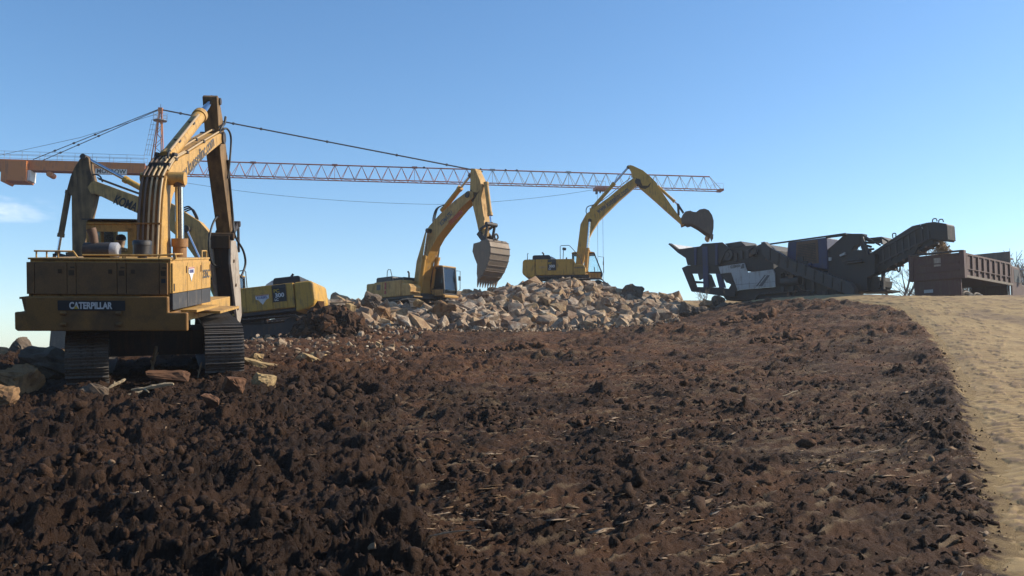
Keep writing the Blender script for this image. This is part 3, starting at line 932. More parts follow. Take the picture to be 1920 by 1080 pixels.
PAD_C = (-5.64, 53.0)
PAD_D = (4.15, 61.0)
def rubble():
    n = 10500
    px = RNG.uniform(570, 1275, n); Y = RNG.uniform(38.5, 63, n); x = (px - CX) / FPX * Y
    m = rubble_mask(x, Y) > 0.35
    # keep the pads under the two machines clear
    for (cx, cy, rr) in ((PAD_C[0], PAD_C[1], 2.2), (PAD_D[0], PAD_D[1], 1.9)):
        m &= ((x - cx) ** 2 + (Y - cy) ** 2) > rr ** 2
    x, Y, px = x[m], Y[m], px[m]
    s = 0.09 * (0.56 / 0.09) ** (RNG.random(len(x)) ** 2.5)
    s *= np.where(px < 920, 1.1, 1.0)
    z = full_z(x, Y) + s * 0.28
    return x, Y, z, s
# ------------------------------------------------------------------ excavators
def stadium(L, H, pitch):
    """points (x, z, angle) along a crawler belt, ground run first; angle turns local +x to the direction of travel"""
    r = H / 2; a = L - H; per = 2 * a + 2 * math.pi * r
    n = int(round(per / pitch)); out = []
    for i in range(n):
        s = per * i / n
        if s < a: out.append((-a / 2 + s, 0.0, 0.0))
        elif s < a + math.pi * r:
            t = (s - a) / r; out.append((a / 2 + r * math.sin(t), r - r * math.cos(t), t))
        elif s < 2 * a + math.pi * r: out.append((a / 2 - (s - a - math.pi * r), H, math.pi))
        else:
            t = (s - 2 * a - math.pi * r) / r; out.append((-a / 2 - r * math.sin(t), r + r * math.cos(t), math.pi + t))
    return out, per / n

def shoe_mb(pitch, w):
    mb = MB()
    mb.box((-pitch * 0.48, -w / 2, 0.0), (pitch * 0.48, w / 2, 0.022))
    for k, h in ((-0.40, 0.055), (-0.05, 0.030), (0.28, 0.030)):
        mb.box((pitch * k - 0.010, -w / 2, -h), (pitch * k + 0.012, w / 2, 0.0))
    return mb

def crawler(m, yaw, L, H, w, gauge, pitch, parts=False, mat='track_steel', z0=0.0):
    """two crawler tracks plus the carbody between them, turned by yaw degrees under the house"""
    T = Matrix.Translation((0, 0, z0)) @ Matrix.Rotation(R(yaw), 4, 'Z')
    st, pt = stadium(L, H, pitch)
    shoe = shoe_mb(pt, w)
    shoe_me = None
    for sgn in (-1, 1):
        yc = sgn * gauge / 2
        fr = MB()
        poly = [(-L * 0.40, H * 0.22), (L * 0.40, H * 0.22), (L * 0.43, H * 0.5), (L * 0.38, H * 0.72), (-L * 0.38, H * 0.72), (-L * 0.43, H * 0.5)]
        fr.prism(poly, yc - w * 0.20, yc + w * 0.20)
        for i in range(9):
            x = -L * 0.36 + i * L * 0.09
            fr.cyl((x, yc - w * 0.27, H * 0.17), (x, yc + w * 0.27, H * 0.17), H * 0.13, 12)
        for x in (-L * 0.15, L * 0.15):
            fr.cyl((x, yc - w * 0.2, H * 0.84), (x, yc + w * 0.2, H * 0.84), H * 0.08, 10)
        tf = fr.build('track_frame', 'dark_steel', m.o, T)
        for x in (-(L - H) / 2, (L - H) / 2):
            wh = MB().cyl((x, yc - w * 0.10, H / 2), (x, yc + w * 0.10, H / 2), H * 0.42, 20)
            wh.cyl((x, yc - w * 0.30, H / 2), (x, yc + w * 0.30, H / 2), H * 0.17, 16)
            wh.build('drive_sprocket' if x < 0 else 'idler_wheel', 'dark_steel', m.o, T)
        if parts:
            belt = MB()
            for x, z, a in st:
                ca, sa = math.cos(a), math.sin(a)
                belt.bar((x - ca * pt * .5 - sa * 0.05, yc - 0.1, z - sa * pt * .5 + ca * 0.05), (x + ca * pt * .5 - sa * 0.05, yc - 0.1, z + sa * pt * .5 + ca * 0.05), 0.05, 0.10)
                belt.bar((x - ca * pt * .5 - sa * 0.05, yc + 0.1, z - sa * pt * .5 + ca * 0.05), (x + ca * pt * .5 - sa * 0.05, yc + 0.1, z + sa * pt * .5 + ca * 0.05), 0.05, 0.10)
            chain = belt.build('track_chain', 'dark_steel', m.o, T)
            for x, z, a in st:
                if shoe_me is None:
                    o = shoe.build('track_shoe', mat); shoe_me = o.data
                else:
                    o = bpy.data.objects.new('track_shoe', shoe_me); C.objects.link(o)
                o.parent = m.o
                o.matrix_local = T @ Matrix.Translation((x, yc, z)) @ Matrix.Rotation(-a, 4, 'Y')
        else:
            belt = MB()
            for x, z, a in st:
                MM = Matrix.Translation((x, yc, z)) @ Matrix.Rotation(-a, 4, 'Y')
                belt.add([MM @ Vector(v) for v in shoe.v], shoe.f)
            belt.build('track_belt', mat, m.o, T)
    cb = MB()
    cb.box((-0.75, -gauge / 2 + 0.1, H * 0.35), (0.75, gauge / 2 - 0.1, H * 0.85))
    cb.box((-1.2, -gauge / 2 + 0.05, H * 0.40), (1.2, -gauge / 2 + 0.35, H * 0.72)); cb.box((-1.2, gauge / 2 - 0.35, H * 0.40), (1.2, gauge / 2 - 0.05, H * 0.72))
    cb.build('carbody', 'dark_steel', m.o, T)
    MB().cyl((0, 0, H * 0.8), (0, 0, H * 1.06 + 0.12), 0.72, 32).build('slewing_ring', 'dark_steel', m.o, T)

def glass_quad(pts, name, parent, t=0.012):
    pts = [Vector(p) for p in pts]
    n = (pts[1] - pts[0]).cross(pts[2] - pts[0]).normalized() * t
    k = len(pts)
    vs = [p - n / 2 for p in pts] + [p + n / 2 for p in pts]
    fs = [tuple(range(k))[::-1], tuple(range(k, 2 * k))] + [(i, (i + 1) % k, k + (i + 1) % k, k + i) for i in range(k)]
    return MB().add(vs, fs).build(name, 'cab_glass', parent)

def cab(m, side, y0, y1, post='black_paint', roofm='kom_yellow', lowm='kom_yellow', sill=0.45):
    """side: (x,z) outline, counter-clockwise from the rear foot: rear foot, front foot, front knee, front top, rear top"""
    (xa, za), (xb, zb), (xk, zk), (xt, zt), (xr, zr) = side
    body = m.o
    zs = za + sill
    low = MB()
    fx = lambda z: xb + (xk - xb) * (z - zb) / (zk - zb)
    for y in (y0, y1):
        low.prism([(xa, za), (xb, zb), (fx(zs) if zs < zk else xk, min(zs, zk)), (xa, zs)], y - 0.025, y + 0.025)
    low.prism([(xa, za), (xb, zb), (xb, zb + 0.06), (xa, za + 0.06)], y0 - 0.03, y1 + 0.03)
    low.box((xa, y0, za), (xa + 0.05, y1, zs + 0.25)); 
    shell = low.build('cab', lowm, body, bevel=0.015)
    fr = MB()
    for y in (y0, y1):
        fr.bar((xa + 0.03, y, zs), (xr, y, zr), 0.09, 0.09); fr.bar((xb - 0.02, y, zb + 0.1), (xk, y, zk), 0.07, 0.08); fr.bar((xk, y, zk), (xt, y, zt), 0.07, 0.08)
        xm = (xa + xb) / 2 - 0.12; fr.bar((xm, y, za + 0.05), (xm, y, zr), 0.07, 0.10)
        fr.bar((xa, y, zs), (fx(zs) if zs < zk else xk, y, zs), 0.06, 0.08)
        fr.bar((xr, y, zr - 0.03), (xt, y, zt - 0.03), 0.07, 0.09)
    for (x, z) in ((xa + 0.03, zs + 0.25), (xr, zr - 0.03), (xt, zt - 0.03), (xb - 0.03, zb + 0.08)):
        fr.bar((x, y0, z), (x, y1, z), 0.07, 0.08)
    fr.build('cab_frame', post, shell)
    MB().prism([(xr - 0.08, zr), (xt + 0.06, zt), (xt + 0.02, zt + 0.07), (xt - 0.2, zt + 0.11), (xr + 0.1, zr + 0.11), (xr - 0.06, zr + 0.06)], y0 - 0.05, y1 + 0.05).build('cab_roof', roofm, body, bevel=0.03)
    for y in (y0, y1):
        xm = (xa + xb) / 2 - 0.12
        glass_quad([(xa + 0.06, y, zs), (xm, y, zs), (xm, y, zr), (xr, y, zr)], 'window_pane', shell)
        top = [(xm, y, zs), (fx(zs) if zs < zk else xk, y, zs)] + ([(xk, y, zk)] if zs < zk else []) + [(xt, y, zt), (xm, y, zr)]
        glass_quad(top, 'window_pane', shell)
    glass_quad([(xk, y0, zk), (xk, y1, zk), (xt, y1, zt), (xt, y0, zt)], 'windscreen', shell)
    glass_quad([(xb - .02, y0, zb + 0.12), (xb - .02, y1, zb + 0.12), (xk, y1, zk), (xk, y0, zk)], 'lower_windscreen', shell)
    glass_quad([(xa + 0.04, y0, zs + .25), (xa + 0.04, y1, zs + .25), (xr, y1, zr), (xr, y0, zr)], 'rear_window', shell)
    ym = (y0 + y1) / 2
    st = MB(); xs = xa + 0.55
    st.box((xs - 0.22, ym - 0.24, za + 0.38), (xs + 0.26, ym + 0.24, za + 0.52)); st.bar((xs - 0.22, ym, za + 0.5), (xs - 0.36, ym, za + 1.12), 0.46, 0.12, up=(1, 0, 0))
    st.box((xs - 0.15, ym - 0.15, za + 0.06), (xs + 0.15, ym + 0.15, za + 0.4))
    st.build('seat', 'black_paint', shell, bevel=0.03)
    MB().tube([(xb - 0.45, ym - 0.28, za + 0.06), (xb - 0.50, ym - 0.28, za + 0.85)], 0.018).tube([(xb - 0.45, ym + 0.28, za + 0.06), (xb - 0.50, ym + 0.28, za + 0.85)], 0.018).build('control_lever', 'black_paint', shell)
    return Vector((xs, ym, za + 0.52))

def seated_person(label, M, shirt, hat):
    """operator in the seat; origin at the seat, +x forward"""
    J = {'hip': (0, 0, 0.10, .155), 'waist': (-0.03, 0, 0.28, .15), 'chest': (-0.05, 0, 0.48, .18), 'neck': (-0.02, 0, 0.62, .06), 'chin': (0.02, 0, 0.70, .085), 'head': (0.02, 0, 0.80, .105), 'crown': (0.0, 0, 0.87, .075)}
    ch = [('hip', 'waist'), ('waist', 'chest'), ('chest', 'neck'), ('neck', 'chin'), ('chin', 'head'), ('head', 'crown')]
    for s, n in ((1, 'l'), (-1, 'r')):
        J.update({'sh' + n: (-0.05, .19 * s, .53, .075), 'el' + n: (0.08, .25 * s, .28, .052), 'wr' + n: (0.33, .24 * s, .27, .038), 'ha' + n: (0.41, .24 * s, .28, .045),
                  'th' + n: (0.08, .10 * s, .08, .095), 'kn' + n: (0.46, .13 * s, .12, .07), 'an' + n: (0.52, .13 * s, -.30, .05), 'to' + n: (0.70, .13 * s, -.36, .045)})
        ch += [('chest', 'sh' + n), ('sh' + n, 'el' + n), ('el' + n, 'wr' + n), ('wr' + n, 'ha' + n), ('hip', 'th' + n), ('th' + n, 'kn' + n), ('kn' + n, 'an' + n), ('an' + n, 'to' + n)]
    ks = list(J); me = bpy.data.meshes.new('person')
    me.from_pydata([J[k][:3] for k in ks], [(ks.index(a), ks.index(b)) for a, b in ch], [])
    o = bpy.data.objects.new('person', me); C.objects.link(o)
    sk = o.modifiers.new('skin', 'SKIN')
    for i, k in enumerate(ks):
        me.skin_vertices[0].data[i].radius = (J[k][3], J[k][3])
    me.skin_vertices[0].data[0].use_root = True
    o.modifiers.new('sub', 'SUBSURF').levels = 2; o.modifiers['sub'].render_levels = 2
    dg = bpy.context.evaluated_depsgraph_get()
    me2 = bpy.data.meshes.new_from_object(o.evaluated_get(dg))
    bpy.data.objects.remove(o)
    for k in (shirt, 'skin', 'cloth_dark'): me2.materials.append(MATS[k])
    for p in me2.polygons:
        c = p.center; p.use_smooth = True
        p.material_index = 1 if (c.z > 0.62 and abs(c.y) < 0.14) or (c.x > 0.33 and c.z > 0.2) else (2 if c.z < 0.2 else 0)
    o = bpy.data.objects.new('person', me2); C.objects.link(o); o.matrix_world = M
    hb = MB(); n = 14
    hb.tube([(0.0, 0, .80), (0.0, 0, .86), (0.0, 0, .915), (0.0, 0, .94)], [.112, .112, .085, .03], n); hb.box((0.08, -.06, .815), (0.16, .06, .83))
    hb.build('hard_hat', hat, o)
    for s in (-1, 1): MB().tube([(0.108, .035 * s, .80), (0.125, .035 * s, .80)], .014, 8).build('eye', 'ink_black', o)
    MB().tube([(0.11, 0, .79), (0.14, 0, .765)], [.012, .02], 8).build('nose', 'skin', o)
    return tag(o, label, 'person')

def shield(m, parent, origin, xa, ya, w):
    """small white shield decal with a name across it"""
    F = face_matrix(origin, xa, ya)
    pts = [(-.5, .32), (.5, .32), (.5, .02), (.3, -.05), (.16, -.22), (0, -.42), (-.16, -.22), (-.3, -.05), (-.5, .02)]
    mb = MB().prism([(a * w, b * w) for a, b in pts], -0.004, 0.004, axis='z')
    s = mb.build('shield_decal', 'ink_white', parent, T=F)
    MB().box((-.5 * w, .24 * w, .0045), (.5 * w, .32 * w, .008)).build('shield_band', 'ink_red', s, T=F) if False else None
    b = MB().box((-.48 * w, .255 * w, .0045), (.48 * w, .305 * w, .009)); b.build('decal_band', 'ink_red', s if s.parent is None else parent, T=F)
    lettering('KUESEL', w * 0.235, 'ink_blue', parent, F @ Matrix.Translation((0, .11 * w, .006)), bold=0.02)
    return s

def hose(m, pts, r, parent, mat='hose', name='hose', n=8):
    return MB().tube(catmull(pts, 7), r, n).build(name, mat, parent)

SIDE_R = lambda m, x, z, y: face_matrix((x, y, z), (1, 0, 0), (0, 0, 1))

# ---------------------------------------------------------------- the near machine, seen from behind
def near_excavator():
    az = -4.0
    lx = -7.88 + math.tan(R(az)) * 3.4
    m = Mach('crawler_excavator', 'large yellow excavator at left seen from behind, with a breaker on its arm', 'excavator', heading((lx, 20.39, 1.72), az, 8.0), 'yellow crawler excavators')
    o = m.o
    crawler(m, -(-22 - az), 5.0, 1.08, 0.78, 2.60, 0.205, parts=True)
    z3 = zoom(20, 460, 4.8)
    # counterweight with its stepped outline
    xr = -3.40
    cw = m.r(z3([(34, 600), (132, 600), (132, 462), (1415, 462), (1415, 604), (1588, 604), (1588, 772), (60, 772), (34, 755)]), xr)
    yl = [p[0] for p in cw]; zz = [p[1] for p in cw]
    w = MB()
    step_z = cw[0][1]
    lower = [cw[0], (cw[4][0], step_z), cw[5], cw[6], cw[7], cw[8]]
    w.prism([(cw[8][0] - 0.004, step_z - 0.004), (cw[4][0], step_z - 0.004), (cw[4][0], cw[6][1] + 0.004), (cw[7][0], cw[7][1] + 0.004), (cw[8][0] - 0.004, cw[8][1])], xr + 0.119, xr + 0.85, axis='x')
    w.prism([(cw[8][0], step_z), (cw[1][0], step_z), (cw[1][0], cw[2][1]), (cw[4][0], cw[3][1]), (cw[4][0], step_z), (cw[6][0], step_z), (cw[6][0], cw[6][1]), (cw[7][0], cw[7][1]), (cw[8][0], cw[8][1])], xr, xr + 0.12, axis='x')
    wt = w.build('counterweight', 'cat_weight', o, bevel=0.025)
    pl = MB().box((xr + 0.1, m.r1(z3([(130, 0)])[0], xr)[0] + 0.0, step_z + 0.24), (xr + 0.6, m.r1(z3([(48, 0)])[0], xr)[0], step_z + 0.28))
    pl.prism([(m.r1(z3([(130, 560)])[0], xr)[0], step_z + 0.24), (m.r1(z3([(75, 560)])[0], xr)[0], step_z + 0.24), (m.r1(z3([(100, 600)])[0], xr)[0], step_z), (m.r1(z3([(130, 600)])[0], xr)[0], step_z)], xr + 0.11, xr + 0.14, axis='x')
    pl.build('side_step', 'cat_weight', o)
    # name plate
    pz = m.r(z3([(425, 495), (1030, 495), (1030, 588), (425, 588)]), xr)
    pa = MB().box((xr - 0.012, pz[0][0], pz[2][1]), (xr, pz[1][0], pz[0][1])).build('name_plate', 'ink_black', wt)
    cmid = m.r1(z3([(724, 545)])[0], xr)
    Fr = lambda y, z, x=xr: face_matrix((x, y, z), (0, -1, 0), (0, 0, 1))
    hgt = (m.r1(z3([(724, 515)])[0], xr)[1] - m.r1(z3([(724, 573)])[0], xr)[1])
    wid = (m.r1(z3([(530, 545)])[0], xr)[0] - m.r1(z3([(917, 545)])[0], xr)[0])
    t = lettering('CATERPILLAR', hgt / 0.70, 'ink_white', wt, Fr(cmid[0], cmid[1], xr - 0.014), bold=0.036)
    bb = [v.co.y for v in t.data.vertices]; cur = max(bb) - min(bb)
    for v in t.data.vertices: v.co.y = cmid[0] + (v.co.y - (max(bb) + min(bb)) / 2) * wid / cur
    tri = m.r(z3([(567, 572), (610, 572), (588, 540)]), xr - 0.02)
    MB().prism(tri, xr - 0.024, xr - 0.019, axis='x').build('triangle_mark', 'ink_yellow', wt)
    for zx, zy in ((480, 612), (975, 612), (480, 712), (975, 712)):
        c = m.r1(z3([(zx, zy)])[0], xr)
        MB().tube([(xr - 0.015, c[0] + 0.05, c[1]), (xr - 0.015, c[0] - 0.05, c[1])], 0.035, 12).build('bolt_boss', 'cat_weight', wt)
    # engine house: core box with doors laid on it
    xb0 = xr + 0.05 + 0.13
    yR = m.r1((316, 489), -3.35)[0]; yL = m.r1((50, 487), -3.35)[0]
    side = m.s([(316, 489), (392, 484), (392, 564), (318, 583)], yR)
    xf = (side[1][0] + side[2][0]) / 2; zt, zb = 2.515, 1.56
    hs = MB()
    hs.box((xb0, yL, 1.88), (xf, yR, zt)); hs.box((xb0 + 0.02, yL + -0.03, zb), (xf - 0.02, yR + 0.03, 1.885))
    house = hs.build('engine_house', 'cat_yellow', o, bevel=0.012)
    MB().box((xb0 - 0.05, yL + 0.02, zt), (xf + 0.02, yR - 0.015, zt + 0.035)).build('house_roof', 'cat_yellow', o, bevel=0.008)
    # rear doors
    xs = [150, 225, 516, 598, 966, 1048, 1344, 1420]
    zlo, zhi = m.r1(z3([(700, 440)])[0], xb0)[1], zt - 0.02
    for a, b in zip(xs[:-1], xs[1:]):
        ya = m.r1(z3([(a + 3, 300)])[0], xb0)[0]; yb = m.r1(z3([(b - 3, 300)])[0], xb0)[0]
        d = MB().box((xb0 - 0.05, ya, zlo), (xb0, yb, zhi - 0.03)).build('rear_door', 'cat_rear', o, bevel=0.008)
        if b - a > 200:
            yy = yb + 0.12 if a < 900 else ya - 0.12
            MB().box((xb0 - 0.06, yy - 0.035, zlo + 0.40), (xb0 - 0.05, yy + 0.035, zlo + 0.48)).build('latch', 'grease', d)
        elif b - a > 70 and a > 300:
            ym = (ya + yb) / 2
            MB().box((xb0 - 0.056, ym - 0.05, zlo + 0.36), (xb0 - 0.05, ym + 0.05, zlo + 0.46)).box((xb0 - 0.056, ym - 0.06, zlo + 0.50), (xb0 - 0.05, ym + 0.02, zlo + 0.53)).build('warning_decal', 'grease', d)
    c = m.r1(z3([(1383, 320)])[0], xb0)
    MB().box((xb0 - 0.058, c[0] - 0.04, c[1] - 0.04), (xb0 - 0.05, c[0] + 0.04, c[1] + 0.04)).build('lamp_recess', 'ink_black', o)
    # right hand doors: yellow above, black skirt below
    L = xf - xb0
    seam = m.s([(316, 550.6), (392, 540)], yR); zsm = (seam[0][1] + seam[1][1]) / 2
    cuts = [m.s1((p, 520), yR)[0] for p in (317, 348, 375, 392)]
    cuts[0] = xb0; cuts[-1] = xf
    for i in range(3):
        d = MB().box((cuts[i] + 0.015, yR - 0.035, zsm + 0.005), (cuts[i + 1] - 0.01, yR, zt - 0.05)).build('side_door', 'cat_yellow', o, bevel=0.008)
        MB().box((cuts[i] + 0.015, yR - 0.033, zb), (cuts[i + 1] - 0.01, yR + 0.03, zsm - 0.005)).build('side_skirt', 'skirt_black', o, bevel=0.006)
        MB().box((cuts[i + 1] - 0.09, yR - 0.05, zsm + 0.38), (cuts[i + 1] - 0.05, yR - 0.035, zsm + 0.52)).build('latch', 'rust_steel', d)
        if i == 0:
            for zh in (zsm + 0.12, zsm + 0.72): MB().box((cuts[0] + 0.05, yR - 0.047, zh - 0.07), (cuts[0] + 0.10, yR - 0.035, zh + 0.07)).build('hinge', 'dark_steel', d)
        if i == 1:
            sc = m.s1((355.0, 512.5), yR)
            shield(m, d, (sc[0], yR - 0.042, sc[1]), (1, 0, 0), (0, 0, 1), 0.40)
        if i == 2:
            sc = m.s1((383, 514), yR)
            lettering('235C', 0.25, 'ink_grey', d, face_matrix((sc[0], yR - 0.040, sc[1]), (1, 0, 0), (0, 0, 1)), sx=0.95, bold=0.02)
    MB().box((xb0, yL, zb), (xf, yL + 0.035, zt - 0.05)).build('side_door', 'cat_yellow', o, bevel=0.01)
    # main deck, catwalk steps on the right, deck to the front
    dk = MB(); dk.box((-3.1, -1.15, 1.22), (2.0, 1.35, 1.54));  dk.box((xf, 0.55, 1.5), (0.30, 1.30, 2.2))
    dk.build('main_deck', 'cat_yellow', o, bevel=0.01)
    MB().box((-2.55, yR - 0.30, 1.47), (-0.9, yR + 0.05, 1.52)).build('catwalk', 'cat_yellow', o)
    MB().box((-1.2, yR - 0.42, 1.35), (0.5, yR + 0.10, 1.40)).build('catwalk', 'cat_yellow', o)
    # top furniture
    rail = lambda pts, r=0.017: MB().tube(pts, r, 8).build('handrail', 'cat_yellow', o)
    zr = zt + 0.16
    def ry(zx, zy=80): return m.r1(z3([(zx, zy)])[0], -3.15)[0]
    xq = -3.12
    rail([(xq, ry(205), zr), (xq, ry(560), zr), (xq, ry(578), zr - 0.06), (xq, ry(600), zt + 0.03)])
    for a in (225, 318, 420): rail([(xq, ry(a), zr), (xq, ry(a), zt + 0.02)])
    rail([(xq, ry(640), zr - 0.07), (xq, ry(1340), zr - 0.06), (xq, ry(1480), zr - 0.05)])
    for a in (1005, 1025, 1330, 1480): rail([(xq, ry(a), zr - 0.06), (xq, ry(a), zt + 0.02)])
    rail([(-3.0, yR + 0.08, zr - 0.04), (-2.2, yR + 0.08, zr - 0.04)]); rail([(-0.7, yR + 0.10, zt), (-0.7, yR + 0.10, zr + 0.02), (-0.35, yR + 0.10, zr + 0.02), (-0.35, yR + 0.10, zt)])
    zm2 = zoom(90, 280, 4.9)
    xm = -2.65
    a, b = m.r1(zm2([(340, 928)])[0], xm), m.r1(zm2([(640, 928)])[0], xm)
    mu = MB().tube([(xm, a[0], a[1]), (xm, b[0] + 0.12, b[1])], 0.155, 20).build('muffler', 'dark_steel', o)
    MB().tube([(xm, b[0] + 0.12, b[1]), (xm, b[0], b[1]), (xm, b[0] - 0.03, b[1])], [0.155, 0.155, 0.12], 20).build('muffler_end', 'crane_grey', mu)
    el = m.r(zm2([(430, 880), (415, 790), (395, 730)]), xm)
    MB().tube([(xm, el[0][0], el[0][1]), (xm, el[1][0], el[1][1]), (xm, el[2][0], el[2][1])], [0.075, 0.085, 0.095], 14).build('exhaust_pipe', 'rust_steel', mu)
    for yy in (a[0] - 0.2, b[0] + 0.25): MB().box((xm - 0.06, yy - 0.05, zt + 0.03), (xm + 0.06, yy + 0.05, a[1] - 0.1)).build('muffler_bracket', 'dark_steel', mu)
    c0 = m.r1(zm2([(866, 975)])[0], -2.4); c1 = m.r1(zm2([(866, 835)])[0], -2.4)
    dr = MB().tube([(-2.4, c0[0], c0[1]), (-2.4, c0[0], c1[1] - 0.10)], 0.175, 20).tube([(-2.4, c0[0], c1[1] - 0.10), (-2.4, c0[0], c1[1] - 0.02), (-2.4, c0[0], c1[1])], [0.185, 0.185, 0.15], 20).build('air_cleaner', 'black_paint', o)
    MB().cyl((-2.4, c0[0], zt + 0.02), (-2.4, c0[0], c0[1]), 0.09, 14).build('intake_pipe', 'black_paint', dr)
    # cab on the left front
    xc = 0.15
    q = m.r(zm2([(375, 690), (800, 690), (800, 1000)]), xc)
    y1, y0, zc = q[0][0], q[1][0], q[0][1]
    seat = cab(m, [(xc, 1.6), (1.85, 1.6), (1.95, 2.3), (1.75, zc), (xc, zc)], y0, y1, post='cat_yellow', roofm='cat_yellow', lowm='cat_yellow', sill=0.75)
    seated_person('operator in dark clothes seated in the cab of the near excavator at left', m.M @ Matrix.Translation(seat), 'cloth_dark', 'cloth_dark')
    MB().box((xc - 0.03, y0, 2.35), (xc + 0.02, y0 + 0.16, zc)).box((xc - 0.03, y1 - 0.06, 2.35), (xc + 0.02, y1, zc)).box((xc - 0.03, y0, zc - 0.16), (xc + 0.02, y1, zc)).build('cab_rear_frame', 'cat_yellow', o)
    MB().box((xc - 0.15, y0 - 0.05, zc + 0.10), (2.0, y1 + 0.1, zc + 0.13)).build('cab_visor', 'dark_steel', o)
    # boom: gooseneck plate box
    yc, hw = 0.09, 0.28
    top = m.s([(302, 476), (306, 384), (311, 341), (317, 323), (331, 301), (352, 288), (383, 268), (413, 250)], yc - hw)
    low = m.s([(322, 476), (319, 415), (322, 378), (331, 353), (349, 332), (377, 301), (401, 280), (420, 265)], yc - hw)
    sm = lambda pts: [(v.x, v.z) for v in catmull([(p[0], 0, p[1]) for p in pts], 4)]
    bt = sm([(0.0, 1.55), (-0.36, 2.1)] + top); bl = sm(low[::-1] + [(0.42, 2.1), (0.40, 1.55)])
    tip = low[-1]
    poly = bt + [(tip[0] + 0.22, tip[1] + 0.14), (tip[0] + 0.18, tip[1] - 0.02)] + bl
    boom = MB().prism(poly, yc - hw, yc + hw).build('boom', 'cat_yellow', o, bevel=0.02)
    MB().cyl((tip[0] - 0.12, yc - hw - 0.05, tip[1] + 0.08), (tip[0] - 0.12, yc + hw + 0.05, tip[1] + 0.08), 0.17, 20).build('pivot_pin', 'dark_steel', boom)
    # web address along the right side, upright to read from below
    ta, tb = m.s1((343, 327), yc - hw), m.s1((390, 275), yc - hw)
    A, B = Vector((ta[0], 0, ta[1])), Vector((tb[0], 0, tb[1]))
    tx = lettering('www.kueselinc.com', 0.46, 'ink_grey', boom, face_matrix((A.x * .5 + B.x * .5, yc - hw - 0.006, A.z * .5 + B.z * .5), (B - A), (0, 0, 1)), bold=0.015)
    # steel oil pipes down the back of the boom
    back = [Vector((p[0], 0, p[1])) for p in bt]
    cp = catmull([(-0.40, 0, 2.0)] + [(p[0] - (0.07 if i < 3 else 0.05), 0, p[1] + (0.0 if i < 2 else 0.05)) for i, p in enumerate(top[:6])], 5)
    for k, yy in enumerate((-0.20, -0.09, 0.02, 0.13, 0.23)):
        pts = [(p.x, yc - 0.02 + yy, p.z) for p in cp]
        MB().tube(pts[: len(pts) - 3 * (k % 2)], 0.026, 8).build('oil_pipe', 'pipe_tan' if k < 3 else 'pipe_dark', boom)
    for kx in (8, 16):
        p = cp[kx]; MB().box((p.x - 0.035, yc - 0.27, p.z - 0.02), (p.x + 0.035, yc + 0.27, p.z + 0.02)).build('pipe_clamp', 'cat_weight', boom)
    p0 = cp[-9]; MB().box((p0.x - 0.06, yc - 0.26, p0.z - 0.06), (p0.x + 0.08, yc + 0.2, p0.z + 0.05)).build('valve_block', 'dark_steel', boom)
    # brown strip added under the pipes, painting shade onto the boom's back
    shade_strip = MB()
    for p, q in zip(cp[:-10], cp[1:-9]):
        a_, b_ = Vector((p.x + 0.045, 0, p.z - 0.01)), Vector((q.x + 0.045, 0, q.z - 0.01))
        shade_strip.add([(a_.x, yc - hw + 0.05, a_.z), (b_.x, yc - hw + 0.05, b_.z), (b_.x, yc + hw - 0.01, b_.z), (a_.x, yc + hw - 0.01, a_.z), (a_.x + 0.03, yc - hw + 0.05, a_.z - 0.02), (b_.x + 0.03, yc - hw + 0.05, b_.z - 0.02), (b_.x + 0.03, yc + hw - 0.01, b_.z - 0.02), (a_.x + 0.03, yc + hw - 0.01, a_.z - 0.02)],
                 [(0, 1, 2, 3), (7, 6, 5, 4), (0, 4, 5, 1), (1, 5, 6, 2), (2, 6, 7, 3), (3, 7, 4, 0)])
    shade_strip.build('boom_shade_strip', 'cat_weight', boom)
    # pipes along the side of the top, with clamps
    for off, zz in ((0.03, 0.05), (0.22, 0.10)):
        pts = [(p[0], yc - hw + 0.0 + off, p[1] + zz) for p in top[3:]]
        pp = MB().tube(catmull(pts, 5), 0.024, 8).build('oil_pipe', 'pipe_tan', boom)
        for t_ in pts[1:]: MB().box((t_[0] - 0.06, t_[1] - 0.045, t_[2] - 0.05), (t_[0] + 0.06, t_[1] + 0.045, t_[2] + 0.02)).build('pipe_clamp', 'dark_steel', boom)
    # boom cylinders either side, with the trunnion boss
    bs = m.s1((336, 335), yc - hw - 0.22); bz = m.s1((336, 480), yc - hw - 0.22)
    MB().tube([(bs[0], yc - hw - 0.36, bs[1]), (bs[0], yc - hw, bs[1])], 0.155, 20).build('trunnion_boss', 'cat_yellow', boom)
    MB().tube([(bs[0], yc + hw, bs[1]), (bs[0], yc + hw + 0.07, bs[1])], 0.13, 20).build('trunnion_boss', 'cat_yellow', boom)
    for sg in (-1, 1):
        yy = yc - (hw + 0.22) if sg < 0 else yc + hw - 0.10
        foot = Vector((bz[0] + 0.05, yy, 1.75))
        cylinder_part('boom_cylinder', foot, (bs[0], yy, bs[1] - 0.05), 0.47, 0.155, o, 'cylinder_rust', rod=0.62)
    # arm (stick)
    sw = 0.20
    sb = m.s([(406.5, 182), (413.5, 292), (433, 445)], yc - sw); sf = m.s([(418, 225), (426, 292), (432, 353), (438, 445)], yc - sw)
    t0 = sb[0]
    ap = [t0, (t0[0] + 0.10, t0[1] + 0.06), (t0[0] + 0.25, t0[1] + 0.02)] + sf + [(sf[-1][0] + 0.05, sf[-1][1] - 0.35), (sb[2][0] + 0.06, sb[2][1] - 0.35), sb[2], sb[1]]
    arm = MB().prism(ap, yc - sw, yc + sw).build('arm', 'arm_grease', o, bevel=0.015)
    e = m.s1((398, 190), yc)
    MB().cyl((e[0], yc - sw - 0.04, e[1]), (e[0], yc + sw + 0.04, e[1]), 0.10, 16).build('pivot_pin', 'dark_steel', arm)
